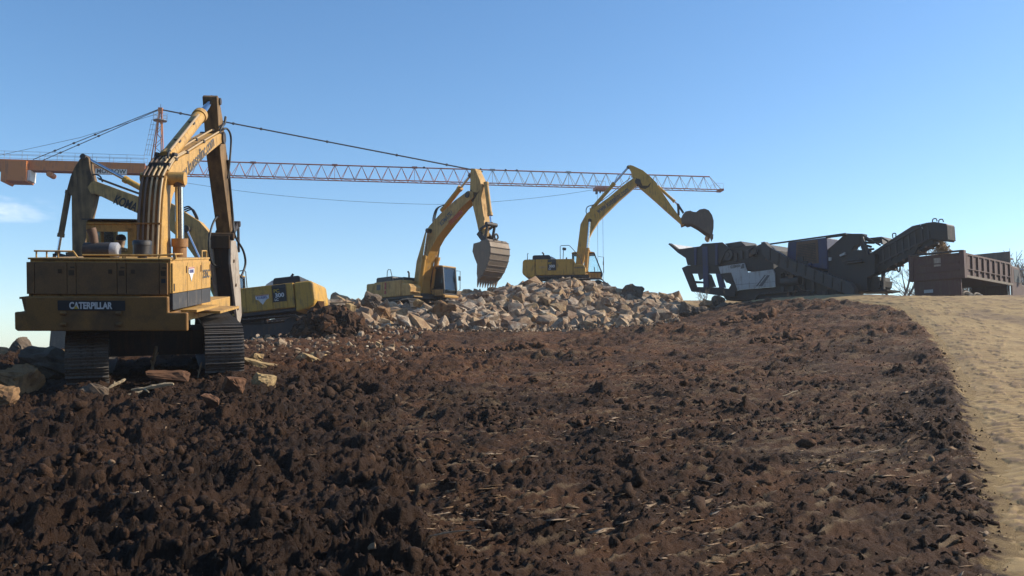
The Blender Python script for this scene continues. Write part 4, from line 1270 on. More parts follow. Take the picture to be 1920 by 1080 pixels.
    # arm cylinder on top of the boom
    a0, a1 = m.s1((312, 296), yc), m.s1((378, 212), yc)
    A = Vector((a0[0], yc, a0[1])); E = Vector((e[0] - 0.08, yc, e[1]))
    ac = cylinder_part('arm_cylinder', A, E, 0.72, 0.165, o, 'cat_yellow', rod=0.55)
    d = (E - A)
    lg = MB()
    for yy in (yc - 0.2, yc + 0.2): lg.prism([(A.x - 0.22, A.z - 0.62), (A.x + 0.40, A.z - 0.5), (A.x + 0.12, A.z + 0.12), (A.x - 0.12, A.z + 0.12)], yy - 0.03, yy + 0.03)
    lg.cyl((A.x, yc - 0.26, A.z), (A.x, yc + 0.26, A.z), 0.09, 14)
    lg.build('cylinder_lug', 'dark_steel', boom)
    s0 = A + d * 0.02 + Vector((-0.2, -0.12, 0.12)); s1_ = A + d * 0.62 + Vector((-0.2, -0.12, 0.12))
    MB().tube([s0, s1_, s1_ + Vector((0.12, 0.08, -0.06))], 0.03, 8).build('oil_pipe', 'pipe_tan', ac)
    for t_ in (0.2, 0.5): 
        pp = A + d * t_ + Vector((-0.13, -0.06, 0.07)); MB().box(tuple(pp - Vector((.07, .07, .05))), tuple(pp + Vector((.07, .07, .05)))).build('pipe_clamp', 'dark_steel', ac)
    hose(m, [s0, s0 + Vector((-0.14, 0, -0.12)), (A.x - 0.25, yc - 0.1, A.z - 0.35), (cp[-8].x, yc - 0.1, cp[-8].z + 0.1)], 0.028, boom)
    for k in range(3):
        hose(m, [A + Vector((-0.05, -0.05 + 0.09 * k, 0.0)), A + Vector((-0.30, -0.05 + 0.09 * k, -0.20)), (cp[-9].x + 0.02, yc - 0.1 + 0.1 * k, cp[-9].z + 0.08)], 0.03, boom, 'pipe_dark')
    # hoses from boom tip down the arm
    tp = Vector((top[-1][0], yc - hw + 0.02, top[-1][1] + 0.06))
    j1 = m.p3((433, 258), yc - sw - 0.12); j2 = m.p3((431, 300), yc - sw - 0.1)
    hose(m, [tp, tp + Vector((0.2, -0.15, 0.10)), j1, j2, m.p3((427, 335), yc - sw - 0.05)], 0.03, arm)
    hose(m, [tp, tp + Vector((0.15, -0.05, 0.18)), m.p3((421, 232), yc - sw - 0.06), m.p3((423, 219), yc - sw - 0.06)], 0.035, arm)
    hose(m, [m.p3((427, 300), yc - sw - 0.03), m.p3((436, 400), yc - sw - 0.04), m.p3((440, 440), yc - sw - 0.1), m.p3((456, 470), yc - sw - 0.15), m.p3((460, 495), yc - sw - 0.15), m.p3((452, 520), yc - sw - 0.1)], 0.035, arm)
    hose(m, [m.p3((428, 400), yc + 0.05), m.p3((404, 410), yc + 0.1), m.p3((392, 450), yc + 0.15), m.p3((396, 490), yc + 0.15), m.p3((414, 503), yc + 0.1)], 0.032, arm)
    # bucket link and cylinder in front of the arm
    k0 = m.p3((440, 420), yc); 
    lk_ = MB()
    for yy in (yc - 0.24, yc + 0.24):
        lk_.bar((sb[2][0] + 0.05, yy, sb[2][1] + 0.1), (sb[2][0] + 0.75, yy, sb[2][1] + 0.42), 0.05, 0.14)
        lk_.bar((sb[2][0] + 0.75, yy, sb[2][1] + 0.42), (sb[2][0] + 0.80, yy, sb[2][1] - 0.45), 0.05, 0.14)
    lk_.cyl((sb[2][0] + 0.75, yc - 0.3, sb[2][1] + 0.42), (sb[2][0] + 0.75, yc + 0.3, sb[2][1] + 0.42), 0.09, 14)
    lk_.build('bucket_link', 'dark_steel', o)
    cylinder_part('bucket_cylinder', (sf[1][0] + 0.30, yc, sf[1][1]), (sb[2][0] + 0.75, yc, sb[2][1] + 0.42), 0.72, 0.12, o, 'arm_grease')
    # hydraulic breaker hanging from the arm
    bw = 0.30
    rb_ = m.s([(434, 470), (441, 560), (445, 598)], yc - bw)
    x0, zt_ = rb_[0]; xe, ze = rb_[2]
    hp = [(x0 - 0.05, zt_ + 0.30), (x0 + 0.55, zt_ + 0.30), (x0 + 0.85, zt_ - 0.1), (xe + 0.62, ze + 0.10), (xe + 0.30, ze - 0.22), (xe - 0.02, ze), (x0 - 0.08, zt_ - 0.4)]
    br = MB()
    br.prism(hp, yc - bw, yc - bw + 0.07); br.prism(hp, yc + bw - 0.07, yc + bw)
    hb = br.build('breaker_side_plate', 'breaker_plate', o, bevel=0.01)
    ix = (x0 + xe) / 2
    bc = MB().prism([(x0 + 0.0, zt_ + 0.2), (x0 + 0.5, zt_ + 0.2), (xe + 0.5, ze + 0.15), (xe + 0.03, ze + 0.15)], yc - bw + 0.07, yc + bw - 0.07)
    bc.build('breaker_body', 'dark_steel', o)
    MB().tube([(xe + 0.27, yc, ze + 0.2), (xe + 0.42, yc, ze - 0.75), (xe + 0.48, yc, ze - 0.95)], [0.085, 0.08, 0.02], 14).build('breaker_chisel', 'dark_steel', o)
    for t_ in (0.15, 0.5, 0.85):
        MB().cyl((x0 + (xe - x0) * t_ + 0.14, yc - bw - 0.03, zt_ + (ze - zt_) * t_), (x0 + (xe - x0) * t_ + 0.14, yc + bw + 0.03, zt_ + (ze - zt_) * t_), 0.05, 10).build('tie_bolt', 'rust_steel', hb)
    hd = MB(); hd.box((x0 - 0.10, yc - 0.27, zt_ + 0.05), (x0 + 0.1, yc + 0.27, zt_ + 0.45)); hd.cyl((x0 + 0.05, yc - 0.36, zt_ + 0.42), (x0 + 0.05, yc + 0.36, zt_ + 0.42), 0.11, 14)
    hd.build('breaker_bracket', 'grease', o, bevel=0.03)
    return m
CATM = near_excavator()
# ---------------------------------------------------------------- three mid-size excavators sharing one upper works
def upper_works(m, ym='kom_yellow', hood='black_paint', badge=True, bx=(-1.58, -0.98), cab_side=None, cab_post='black_paint', old=False, rail=True):
    o = m.o
    y0 = 1.42
    rc = lambda x, z, r, a0, a1, n=5: [(x + r * math.cos(R(a0 + (a1 - a0) * k / n)), z + r * math.sin(R(a0 + (a1 - a0) * k / n))) for k in range(n + 1)]
    if old: cwp = [(-2.42, 1.22), (-2.42, 2.24)] + rc(-3.15, 2.14, 0.10, 90, 180) + [(-3.28, 1.5), (-3.12, 1.22)]
    else: cwp = [(-2.42, 1.08), (-2.42, 2.41)] + rc(-3.08, 2.20, 0.21, 90, 180) + [(-3.32, 1.55), (-3.26, 1.36), (-3.0, 1.20)]
    cw = MB().prism(cwp, -y0 + 0.02, y0 - 0.02).build('counterweight', ym, o, bevel=0.10, seg=3)
    for yy in (-0.6, 0.6):
        MB().tube(catmull([(-2.9, yy - 0.08, 2.38), (-2.9, yy - 0.08, 2.50), (-2.9, yy + 0.08, 2.50), (-2.9, yy + 0.08, 2.38)], 5), 0.022, 8).build('lifting_eye', 'dark_steel', cw)
    zt = 2.28 if old else 2.41
    MB().box((-2.40, -y0 + 0.04, 1.30), (0.14, y0 - 0.04, zt - 0.012)).build('engine_house', ym, o, bevel=0.02)
    MB().prism([(-2.9, 1.16), (1.2, 1.16), (1.2, 1.30), (-2.41, 1.30)], -y0 + 0.08, y0 - 0.08).build('deck_frame', 'dark_steel', o)
    cuts = [-2.40, bx[0], bx[1], -0.30, 0.14]
    for sg in (-1, 1):
        for a, b in zip(cuts[:-1], cuts[1:]):
            blk = badge and (a, b) == bx
            ys = sg * (y0 - 0.04); yo = sg * (y0)
            d = MB().box((a + 0.012, ys, 1.33), (b - 0.012, yo, zt - 0.03)).build('side_door', ym, o, bevel=0.012)
            if blk:
                MB().box((a + 0.02, yo, 1.62), (b - 0.02, yo + sg * 0.006, zt - 0.04)).build('badge_panel', 'ink_black', d)
                xd = (1, 0, 0) if sg < 0 else (-1, 0, 0)
                xm = (a + b) / 2
                lettering('PC', 0.21, 'ink_yellow', d, face_matrix((xm - 0.12 * xd[0], yo + sg * 0.009, 2.10), xd, (0, 0, 1)), bold=0.03)
                lettering('300', 0.25, 'ink_white', d, face_matrix((xm, yo + sg * 0.009, 1.90), xd, (0, 0, 1)), bold=0.03, sx=1.08)
                lettering('LC', 0.15, 'ink_white', d, face_matrix((xm - 0.14 * xd[0], yo + sg * 0.009, 1.72), xd, (0, 0, 1)), bold=0.03)
                for k in range(3): MB().box((a + 0.04, yo + sg * 0.006, 2.235 + 0.045 * k), (b - 0.04, yo + sg * 0.02, 2.255 + 0.045 * k)).build('louvre', 'ink_grey', d)
            elif a == -2.40 and b == -1.58:
                MB().box((a + 0.25, yo, 1.78), (b - 0.12, yo + sg * 0.008, 1.93) if not old else (b - 0.2, yo + sg * 0.008, 2.1)).build('vent_grille', 'ink_grey' if old else 'kom_dusty', d)
            if old and (a, b) == (-1.58, -0.98):
                for zz in (1.5, 1.78, 2.0): MB().box((a + 0.2, yo, zz), (a + 0.34, yo + sg * 0.007, zz + 0.2)).build('badge_stripe', 'ink_red', d)
    # right front: tank with sloping shoulder, step
    tz = zt
    tp = [(0.16, 1.30), (0.98, 1.30), (1.0, 1.80), (0.86, 1.98), (0.36, 2.02), (0.24, 2.26), (0.16, tz)]
    MB().prism(tp, -y0 + 0.02, -0.58).build('fuel_tank', ym, o, bevel=0.04)
    MB().box((0.98, -y0 + 0.1, 1.20), (1.28, -0.70, 1.25)).box((1.0, -y0 + 0.1, 1.48), (1.22, -0.80, 1.52)).build('entry_step', ym, o)
    MB().prism([(0.16, 1.30), (0.30, 1.30), (0.30, 2.0), (0.16, zt)], 0.43, y0 - 0.03).build('house_front', ym, o)
    # engine hood
    hx0, hx1 = (-2.75, -1.15) if old else (-2.66, -1.42)
    hp = [(hx0, zt), (hx1, zt), (hx1 - 0.02, zt + 0.28), (hx1 - 0.10, zt + 0.33), (hx0 + 0.1, zt + 0.33), (hx0 + 0.01, zt + 0.26)]
    hd = MB().prism(hp, -1.02, 0.98).build('engine_hood', hood, o, bevel=0.04)
    if not old:
        MB().prism([(hx1, zt), (hx1 + 0.42, zt), (hx1 + 0.30, zt + 0.12), (hx1 + 0.02, zt + 0.26)], -0.9, 0.9).build('hood_ramp', 'white_metal', o, bevel=0.02)
    else:
        for k in range(5): MB().box((hx1 + 0.02 + 0.22 * k, -1.0, zt), (hx1 + 0.20 + 0.22 * k, 0.95, zt + 0.20)).build('hood_cover', hood, o, bevel=0.03)
    ex = -1.95 if not old else -0.4
    MB().tube([(ex, -0.35, zt + 0.2), (ex, -0.35, zt + 0.50), (ex - 0.10, -0.35, zt + 0.60)], [0.055, 0.055, 0.06], 12).build('exhaust_pipe', 'dark_steel', o)
    if rail:
        if old: pts = [(-1.45, -1.2, zt), (-1.42, -1.2, zt + 0.62), (-1.32, -1.2, zt + 0.72), (-1.12, -1.2, zt + 0.70), (-0.85, -1.2, zt)]
        else: pts = [(-0.72, -1.25, zt), (-0.72, -1.25, zt + 0.86), (-0.66, -1.25, zt + 0.92), (-0.14, -1.25, zt + 0.93), (-0.05, -1.25, zt + 0.88), (0.60, -1.25, 2.55), (0.80, -1.25, 2.0)]
        MB().tube(pts, 0.022, 8).build('handrail', 'cable', o)
        if not old:
            MB().tube([(-0.55, -1.0, zt), (-0.52, -1.0, zt + 0.62)], 0.025, 8).build('mirror_post', 'hose', o)
            MB().tube([(-0.52, -1.10, zt + 0.72), (-0.40, -0.95, zt + 0.72)], 0.10, 14).build('mirror', 'hose', o)
            MB().cyl((-0.32, -0.9, zt), (-0.32, -0.9, zt + 0.15), 0.045, 10).build('filler_cap', 'hose', o)
            MB().tube([(-2.98, -1.1, zt - 0.05), (-2.99, -1.1, zt + 0.35), (-2.94, -1.1, zt + 0.46)], [0.03, 0.02, 0.035], 8).build('work_lamp', 'hose', o)
    # cab
    cs = cab_side or [(0.0, 1.24), (1.98, 1.24), (2.02, 1.62), (1.50, 3.0), (0.0, 3.0)]
    seat = cab(m, cs, 0.42, y0 - 0.02, post=cab_post, roofm=ym, lowm=ym, sill=0.42)
    MB().box((0.32, -0.56, 1.20), (1.05, 0.38, 1.45)).build('boom_bracket', 'dark_steel', o)
    for yy in (y0 + 0.08,):
        MB().tube([(1.98, yy, 1.7), (2.12, yy, 1.75), (2.12, yy, 2.85), (1.75, yy, 2.9)], 0.018, 8).build('mirror_rail', 'hose', o)
        MB().box((2.06, yy - 0.1, 2.28), (2.11, yy + 0.08, 2.55)).build('mirror', 'hose', o, bevel=0.02)
    return seat

def bucket(m, parent_name, outline, yc, w, mat, teeth, tooth_dir, lip, nteeth=6, ribs=0, rib_edge=None):
    """outline in (x,z): closed side shape; shell made of two side plates plus the curved back between them"""
    sides = MB()
    for s in (-1, 1):
        sides.prism(outline, yc + s * (w / 2 - 0.04), yc + s * w / 2)
    b = sides.build(parent_name, mat, m.o)
    shell = MB()
    a, z = rib_edge
    pts = outline[a:z + 1] if a <= z else outline[a:] + outline[:z + 1]
    for p, q in zip(pts[:-1], pts[1:]):
        d = Vector((q[0] - p[0], q[1] - p[1])).normalized(); n = Vector((-d.y, d.x)) * 0.03
        shell.prism([(p[0] - n.x, p[1] - n.y), (q[0] - n.x, q[1] - n.y), (q[0] + n.x, q[1] + n.y), (p[0] + n.x, p[1] + n.y)], yc - w / 2 + 0.003, yc + w / 2 - 0.003)
    shell.build('bucket_shell', mat, b)
    if ribs:
        cum = [0]
        for p, q in zip(pts[:-1], pts[1:]): cum.append(cum[-1] + math.dist(p, q))
        for k in range(ribs):
            t = cum[-1] * (0.12 + 0.76 * k / (ribs - 1))
            i = max(j for j in range(len(cum)) if cum[j] <= t); i = min(i, len(pts) - 2)
            f = (t - cum[i]) / (cum[i + 1] - cum[i]); x, zz = pts[i][0] + (pts[i + 1][0] - pts[i][0]) * f, pts[i][1] + (pts[i + 1][1] - pts[i][1]) * f
            MB().bar((x, yc - w / 2 - 0.01, zz), (x, yc + w / 2 + 0.01, zz), 0.13, 0.035).build('wear_strip', 'bucket_dark' if mat != 'bucket_dark' else 'rust_steel', b)
    lx, lz = lip; td = Vector((tooth_dir[0], 0, tooth_dir[1])).normalized()
    for k in range(nteeth):
        y = yc - w / 2 + 0.07 + (w - 0.14) * k / (nteeth - 1)
        base = Vector((lx, y, lz)); L = teeth
        side = Vector((0, 1, 0)); nn = td.cross(side)
        vs = [base - side * .085 - nn * .06, base + side * .085 - nn * .06, base + side * .085 + nn * .06, base - side * .085 + nn * .06,
              base + td * L - side * .018 - nn * .012, base + td * L + side * .018 - nn * .012, base + td * L + side * .018 + nn * .012, base + td * L - side * .018 + nn * .012]
        MB().add(vs, [(0, 3, 2, 1), (4, 5, 6, 7), (0, 1, 5, 4), (1, 2, 6, 5), (2, 3, 7, 6), (3, 0, 4, 7)]).build('tooth', mat, b)
    return b

def split_text(m, txt, size, p, q, y, parent, mat='ink_grey', sgn=1, bold=0.015):
    A = Vector((p[0], y, p[1])); B = Vector((q[0], y, q[1]))
    o = lettering(txt, size, mat, parent, Matrix(), bold=bold)
    xs = [v.co.x for v in o.data.vertices]; k = (B - A).length / max(1e-6, max(xs) - min(xs))
    o.data.transform(face_matrix((A + B) / 2, B - A, (0, 0, 1)) @ Matrix.Diagonal((k, 1, 1, 1)))
    return o

def base_for(px, py, Y, hz, az, pitch=0.0):
    """place a machine so that its local height hz above the swing centre shows at the pixel"""
    q = P(px, py, Y); return (q.x, q.y, q.z - hz)

# ---- the one on top of the pile, tipping its bucket over the crusher
def excavator_on_pile():
    M = heading(base_for(1073, 519, 61.0, 1.32, 98), 98)
    m = Mach('crawler_excavator', 'yellow excavator standing on top of the rubble pile, emptying its bucket above the crusher', 'excavator', M, 'yellow crawler excavators')
    o = m.o
    crawler(m, -6, 4.95, 1.0, 0.72, 2.59, 0.22)
    upper_works(m)
    yc, hw = 0.0, 0.30
    zE = zoom(960, 290, 3.6)
    top = m.s(zE([(430, 735), (440, 640), (462, 470), (500, 400), (560, 355), (650, 290), (740, 215), (815, 160)]), yc - hw)
    low = m.s(zE([(838, 205), (800, 240), (720, 310), (640, 390), (590, 440), (545, 510), (520, 560), (500, 640), (480, 735)]), yc - hw)
    tip = m.s1(zE([(845, 165)])[0], yc - hw); tip2 = m.s1(zE([(855, 188)])[0], yc - hw)
    boom = MB().prism(top + [tip, tip2] + low + [(low[-1][0], 1.5), (top[0][0], 1.5)], yc - hw, yc + hw).build('boom', 'kom_yellow', o, bevel=0.02)
    split_text(m, 'www.kueselinc.com', 0.62, m.s1(zE([(575, 385)])[0], yc - hw), m.s1(zE([(785, 232)])[0], yc - hw), yc - hw - 0.006, boom, 'ink_grey', bold=0.02)
    lettering('KOMATSU', 0.13, 'ink_grey', o, face_matrix((0.55, -1.424, 1.78), (1, 0, 0), (0, 0, 1)), bold=0.03)
    z6 = zoom(1170, 300, 6.75)
    sw = 0.22
    ar = m.s(z6([(50, 75), (75, 62), (110, 70), (240, 130), (330, 205), (415, 290), (440, 350), (500, 430), (600, 575), (690, 700), (722, 735), (770, 790), (758, 815), (735, 820), (715, 800), (560, 665), (400, 520), (250, 390), (200, 350), (160, 280), (105, 205), (85, 130)]), yc - sw)
    arm = MB().prism(ar, yc - sw, yc + sw).build('arm', 'kom_yellow', o, bevel=0.015)
    pv = m.s1(z6([(175, 285)])[0], yc)
    MB().cyl((pv[0], yc - hw - 0.06, pv[1]), (pv[0], yc + hw + 0.06, pv[1]), 0.20, 18).build('pivot_pin', 'dark_steel', arm)
    g = MB(); g.prism(m.s(z6([(150, 225), (205, 260), (235, 325), (300, 325), (345, 280), (320, 340), (270, 368), (205, 355), (165, 300)]), yc - sw), yc - sw - 0.008, yc - sw - 0.002); g.build('grease_stain', 'grease', arm)
    a = m.s1(zE([(545, 360)])[0], yc); e = m.s1(zE([(787, 82)])[0], yc)
    cylinder_part('arm_cylinder', (a[0], yc, a[1]), (e[0], yc, e[1]), 0.60, 0.13, o, 'kom_yellow')
    lg = m.s1(zE([(545, 385)])[0], yc)
    MB().box((lg[0] - 0.2, yc - 0.22, lg[1] - 0.2), (lg[0] + 0.25, yc + 0.22, lg[1] + 0.22)).build('cylinder_lug', 'kom_yellow', boom)
    hose(m, [(a[0] + 0.1, yc - 0.16, a[1] + 0.2), (a[0] - 0.35, yc - 0.2, a[1] + 0.05), (a[0] - 0.45, yc - 0.2, a[1] - 0.3), (a[0] - 0.3, yc - 0.2, a[1] - 0.55)], 0.03, boom)
    for off in (0.08, 0.17):
        pts = m.s(zE([(560, 352), (650, 286), (740, 210), (800, 165)]), yc - 0.18)
        MB().tube([(p[0], yc - 0.2 + off, p[1] + 0.08 + off * 0.2) for p in pts], 0.022, 6).build('oil_pipe', 'kom_yellow', boom)
    for sg in (-1, 1):
        y = yc + sg * 0.46
        t_ = m.s1(zE([(526, 445)])[0], yc - hw)
        cylinder_part('boom_cylinder', (0.92, y, 1.42), (t_[0], y, t_[1]), 0.48, 0.13, o, 'kom_orange')
    t_ = m.s1(zE([(526, 445)])[0], yc - hw); MB().cyl((t_[0], yc - 0.56, t_[1]), (t_[0], yc + 0.56, t_[1]), 0.10, 14).build('boom_pin', 'dark_steel', boom)
    b0, b1 = m.s1(z6([(430, 335)])[0], yc), m.s1(z6([(685, 568)])[0], yc)
    cylinder_part('bucket_cylinder', (b0[0], yc, b0[1]), (b1[0], yc, b1[1]), 0.82, 0.10, o, 'kom_yellow')
    c0, c1 = m.s1(z6([(692, 705)])[0], yc), m.s1(z6([(752, 672)])[0], yc)
    l1 = MB(); l2 = MB()
    for y in (yc - 0.26, yc + 0.26): l1.bar((b1[0], y, b1[1]), (c0[0], y, c0[1]), 0.05, 0.13)
    l2.bar((b1[0], yc, b1[1]), (c1[0], yc, c1[1]), 0.24, 0.12)
    l1.build('tipping_link', 'dark_steel', o, label=None); l2.build('bucket_link', 'dark_steel', o)
    out = m.s(z6([(735, 815), (720, 740), (745, 690), (780, 650), (840, 640), (875, 655), (920, 660), (960, 630), (1020, 620), (1070, 640), (1110, 700), (1130, 770), (1128, 860), (1112, 950), (1040, 915), (950, 850), (860, 800), (815, 812), (790, 795)]), yc - 0.7)
    tip = m.s(z6([(1120, 940), (1130, 1020)]), yc - 0.7)
    bucket(m, 'bucket', out, yc, 1.4, 'bucket_dark', 0.30, (tip[1][0] - tip[0][0], tip[1][1] - tip[0][1]), tip[0], 5, rib_edge=(6, 13))
    return m
EXD = excavator_on_pile()
for k, (zx, zy, r) in enumerate(((590, 135, 0.30), (558, 58, 0.17))):
    q = P(1250 + zx / 7.71, 430 + zy / 7.71, 60.6)
    vs, fs = ROCKS[3 + k]
    me = bpy.data.meshes.new('falling_rock'); me.from_pydata([tuple(v) for v in vs * r * np.array([0.6, 0.6, 0.95])], [], fs.tolist()); me.materials.append(MATS['limestone'])
    ob = bpy.data.objects.new('falling_rock', me); C.objects.link(ob); ob.location = q; ob.rotation_euler = (0.3, 0.2, 0.7 * k)
    tag(ob, ('larger dark rock falling from the tipped bucket toward the crusher hopper', 'smaller rock chip just leaving the lip of the tipped bucket')[k], 'rock')

# ---- the one in the middle, bucket hanging teeth down
def excavator_middle():
    M = heading(base_for(783, 558, 53.0, 1.30, 134), 134)
    m = Mach('crawler_excavator', 'dusty yellow excavator behind the rubble in mid picture, bucket hanging teeth down', 'excavator', M, 'yellow crawler excavators')
    o = m.o
    crawler(m, -14, 4.95, 1.0, 0.72, 2.59, 0.22)
    seat = upper_works(m, ym='kom_dusty', badge=False, old=True, cab_side=[(0.0, 1.36), (1.90, 1.36), (1.92, 1.7), (1.78, 3.05), (0.0, 3.05)])
    seated_person('operator in a yellow vest inside the cab of the middle excavator', m.M @ Matrix.Translation(seat), 'vest', 'ink_white')
    MB().box((1.9, 0.36, 1.22), (2.05, 1.44, 1.36)).build('cab_bumper', 'kom_orange', o, bevel=0.02)
    yc, hw = 0.0, 0.31
    zD = zoom(660, 300, 3.376)
    top = m.s(zD([(393, 770), (410, 640), (440, 540), (462, 462), (490, 418), (560, 340), (650, 258), (735, 195)]), yc - hw)
    low = m.s(zD([(735, 262), (690, 305), (610, 400), (540, 490), (492, 575), (468, 650), (446, 760)]), yc - hw)
    tip = m.s(zD([(765, 200), (768, 235)]), yc - hw)
    boom = MB().prism(top + tip + low + [(low[-1][0], 1.5), (top[0][0], 1.5)], yc - hw, yc + hw).build('boom', 'kom_orange', o, bevel=0.02)
    pl = MB().prism([(p[0], p[1]) for p in top + tip + low], yc - hw - 0.012, yc - hw - 0.001).build('boom_side_plate', 'kom_dusty', boom)
    split_text(m, 'KOMATSU', 0.42, m.s1(zD([(562, 408)])[0], yc - hw), m.s1(zD([(634, 333)])[0], yc - hw), yc - hw - 0.018, boom, 'ink_grey', bold=0.03)
    for k in range(3):
        A = m.s(zD([(612 + 6 * k, 392 + 9 * k), (695 + 4 * k, 318 + 7 * k)]), yc - hw)
        MB().bar((A[0][0], yc - hw - 0.016, A[0][1]), (A[1][0], yc - hw - 0.016, A[1][1]), 0.006, 0.05).build('warning_stripe', 'ink_red', boom)
    z8 = zoom(860, 300, 4.5)
    sw = 0.24
    ar = m.s(z8([(102, 70), (135, 72), (170, 150), (190, 215), (186, 320), (196, 400), (214, 530), (205, 640), (180, 660), (150, 520), (115, 370), (95, 240)]), yc - sw)
    arm = MB().prism(ar, yc - sw, yc + sw).build('arm', 'kom_dusty', o, bevel=0.015)
    g = MB().prism(m.s(z8([(96, 245), (125, 270), (160, 275), (180, 255), (150, 300), (120, 360), (100, 330)]), yc - sw), yc - sw - 0.008, yc - sw - 0.002).build('grease_stain', 'grease', arm)
    pv = m.s1(z8([(110, 300)])[0], yc); MB().cyl((pv[0], yc - hw - 0.06, pv[1]), (pv[0], yc + hw + 0.06, pv[1]), 0.18, 18).build('pivot_pin', 'dark_steel', arm)
    a, e = m.s1(zD([(570, 318)])[0], yc - 0.05), m.s1(zD([(748, 92)])[0], yc - 0.05)
    cylinder_part('arm_cylinder', (a[0], yc, a[1]), (e[0], yc, e[1]), 0.64, 0.15, o, 'kom_orange')
    for k in range(3): hose(m, [(a[0] + 0.3, yc - 0.2, a[1] + 0.25), (a[0] - 0.2 - 0.08 * k, yc - 0.2, a[1] + 0.1), (a[0] - 0.45 - 0.1 * k, yc - 0.2, a[1] - 0.5), (a[0] - 0.5, yc - 0.2, a[1] - 0.9)], 0.03, boom)
    t_ = m.s1(zD([(485, 448)])[0], yc - hw - 0.15)
    MB().cyl((t_[0], yc - 0.6, t_[1]), (t_[0], yc + 0.6, t_[1]), 0.14, 16).build('boom_pin', 'dark_steel', boom)
    f_ = m.s1(zD([(425, 845)])[0], yc - hw - 0.18)
    for sg in (-1, 1):
        y = yc + sg * (hw + 0.20)
        cylinder_part('boom_cylinder', (f_[0], y, f_[1]), (t_[0], y, t_[1]), 0.60, 0.15, o, 'kom_orange')
    b0, b1 = m.p3((860 + 205 / 4.5, 300 + 200 / 4.5), yc), m.p3((860 + 275 / 4.5, 300 + 545 / 4.5), yc)
    b0.x += 0.25
    cylinder_part('bucket_cylinder', b0, b1, 0.78, 0.13, o, 'kom_dusty')
    lkb = MB(); z0 = m.p3((860 + 205 / 4.5, 300 + 630 / 4.5), yc)
    for y in (yc - 0.28, yc + 0.28):
        lkb.bar((b1.x, y, b1.z), (z0.x + 0.05, y, z0.z + 0.25), 0.05, 0.14); lkb.bar((b1.x, y, b1.z), (z0.x + 0.45, y, z0.z - 0.35), 0.06, 0.16)
    lkb.cyl((b1.x, yc - 0.40, b1.z), (b1.x, yc + 0.40, b1.z), 0.12, 16)
    lkb.build('bucket_link', 'dark_steel', o)
    w = 1.50
    yb = yc - w / 2
    out = m.s(z8([(125, 705), (180, 690), (235, 668), (255, 685), (266, 730), (266, 780), (252, 850), (225, 920), (190, 980), (160, 1012), (152, 960), (155, 880), (135, 830), (116, 770)]), yb)
    tp = m.s(z8([(163, 1000), (155, 1045)]), yb)
    b = bucket(m, 'bucket', out, yc, w, 'bucket_steel', 0.48, (tp[1][0] - tp[0][0], tp[1][1] - tp[0][1]), tp[0], 8, ribs=8, rib_edge=(1, 9))
    ey = out[2]; ex_ = Vector((ey[0] + 0.05, yc - 0.05, ey[1] + 0.02))
    MB().tube(catmull([ex_ + Vector((0, -0.02, 0)), ex_ + Vector((0.0, -0.14, 0.18)), ex_ + Vector((0, 0.0, 0.34)), ex_ + Vector((0, 0.14, 0.18)), ex_ + Vector((0, 0.02, 0))], 6), 0.05, 8).build('lifting_eye', 'dark_steel', b)
    ears = MB()
    for y in (yc - 0.32, yc + 0.32): ears.prism([(out[1][0] - 0.1, out[1][1] - 0.1), (out[2][0] + 0.2, out[2][1] - 0.05), (z0.x + 0.5, z0.z - 0.25), (z0.x + 0.1, z0.z + 0.2), (z0.x - 0.15, z0.z)], y - 0.04, y + 0.04)
    ears.build('bucket_ears', 'dark_steel', b)
    return m
EXC = excavator_middle()

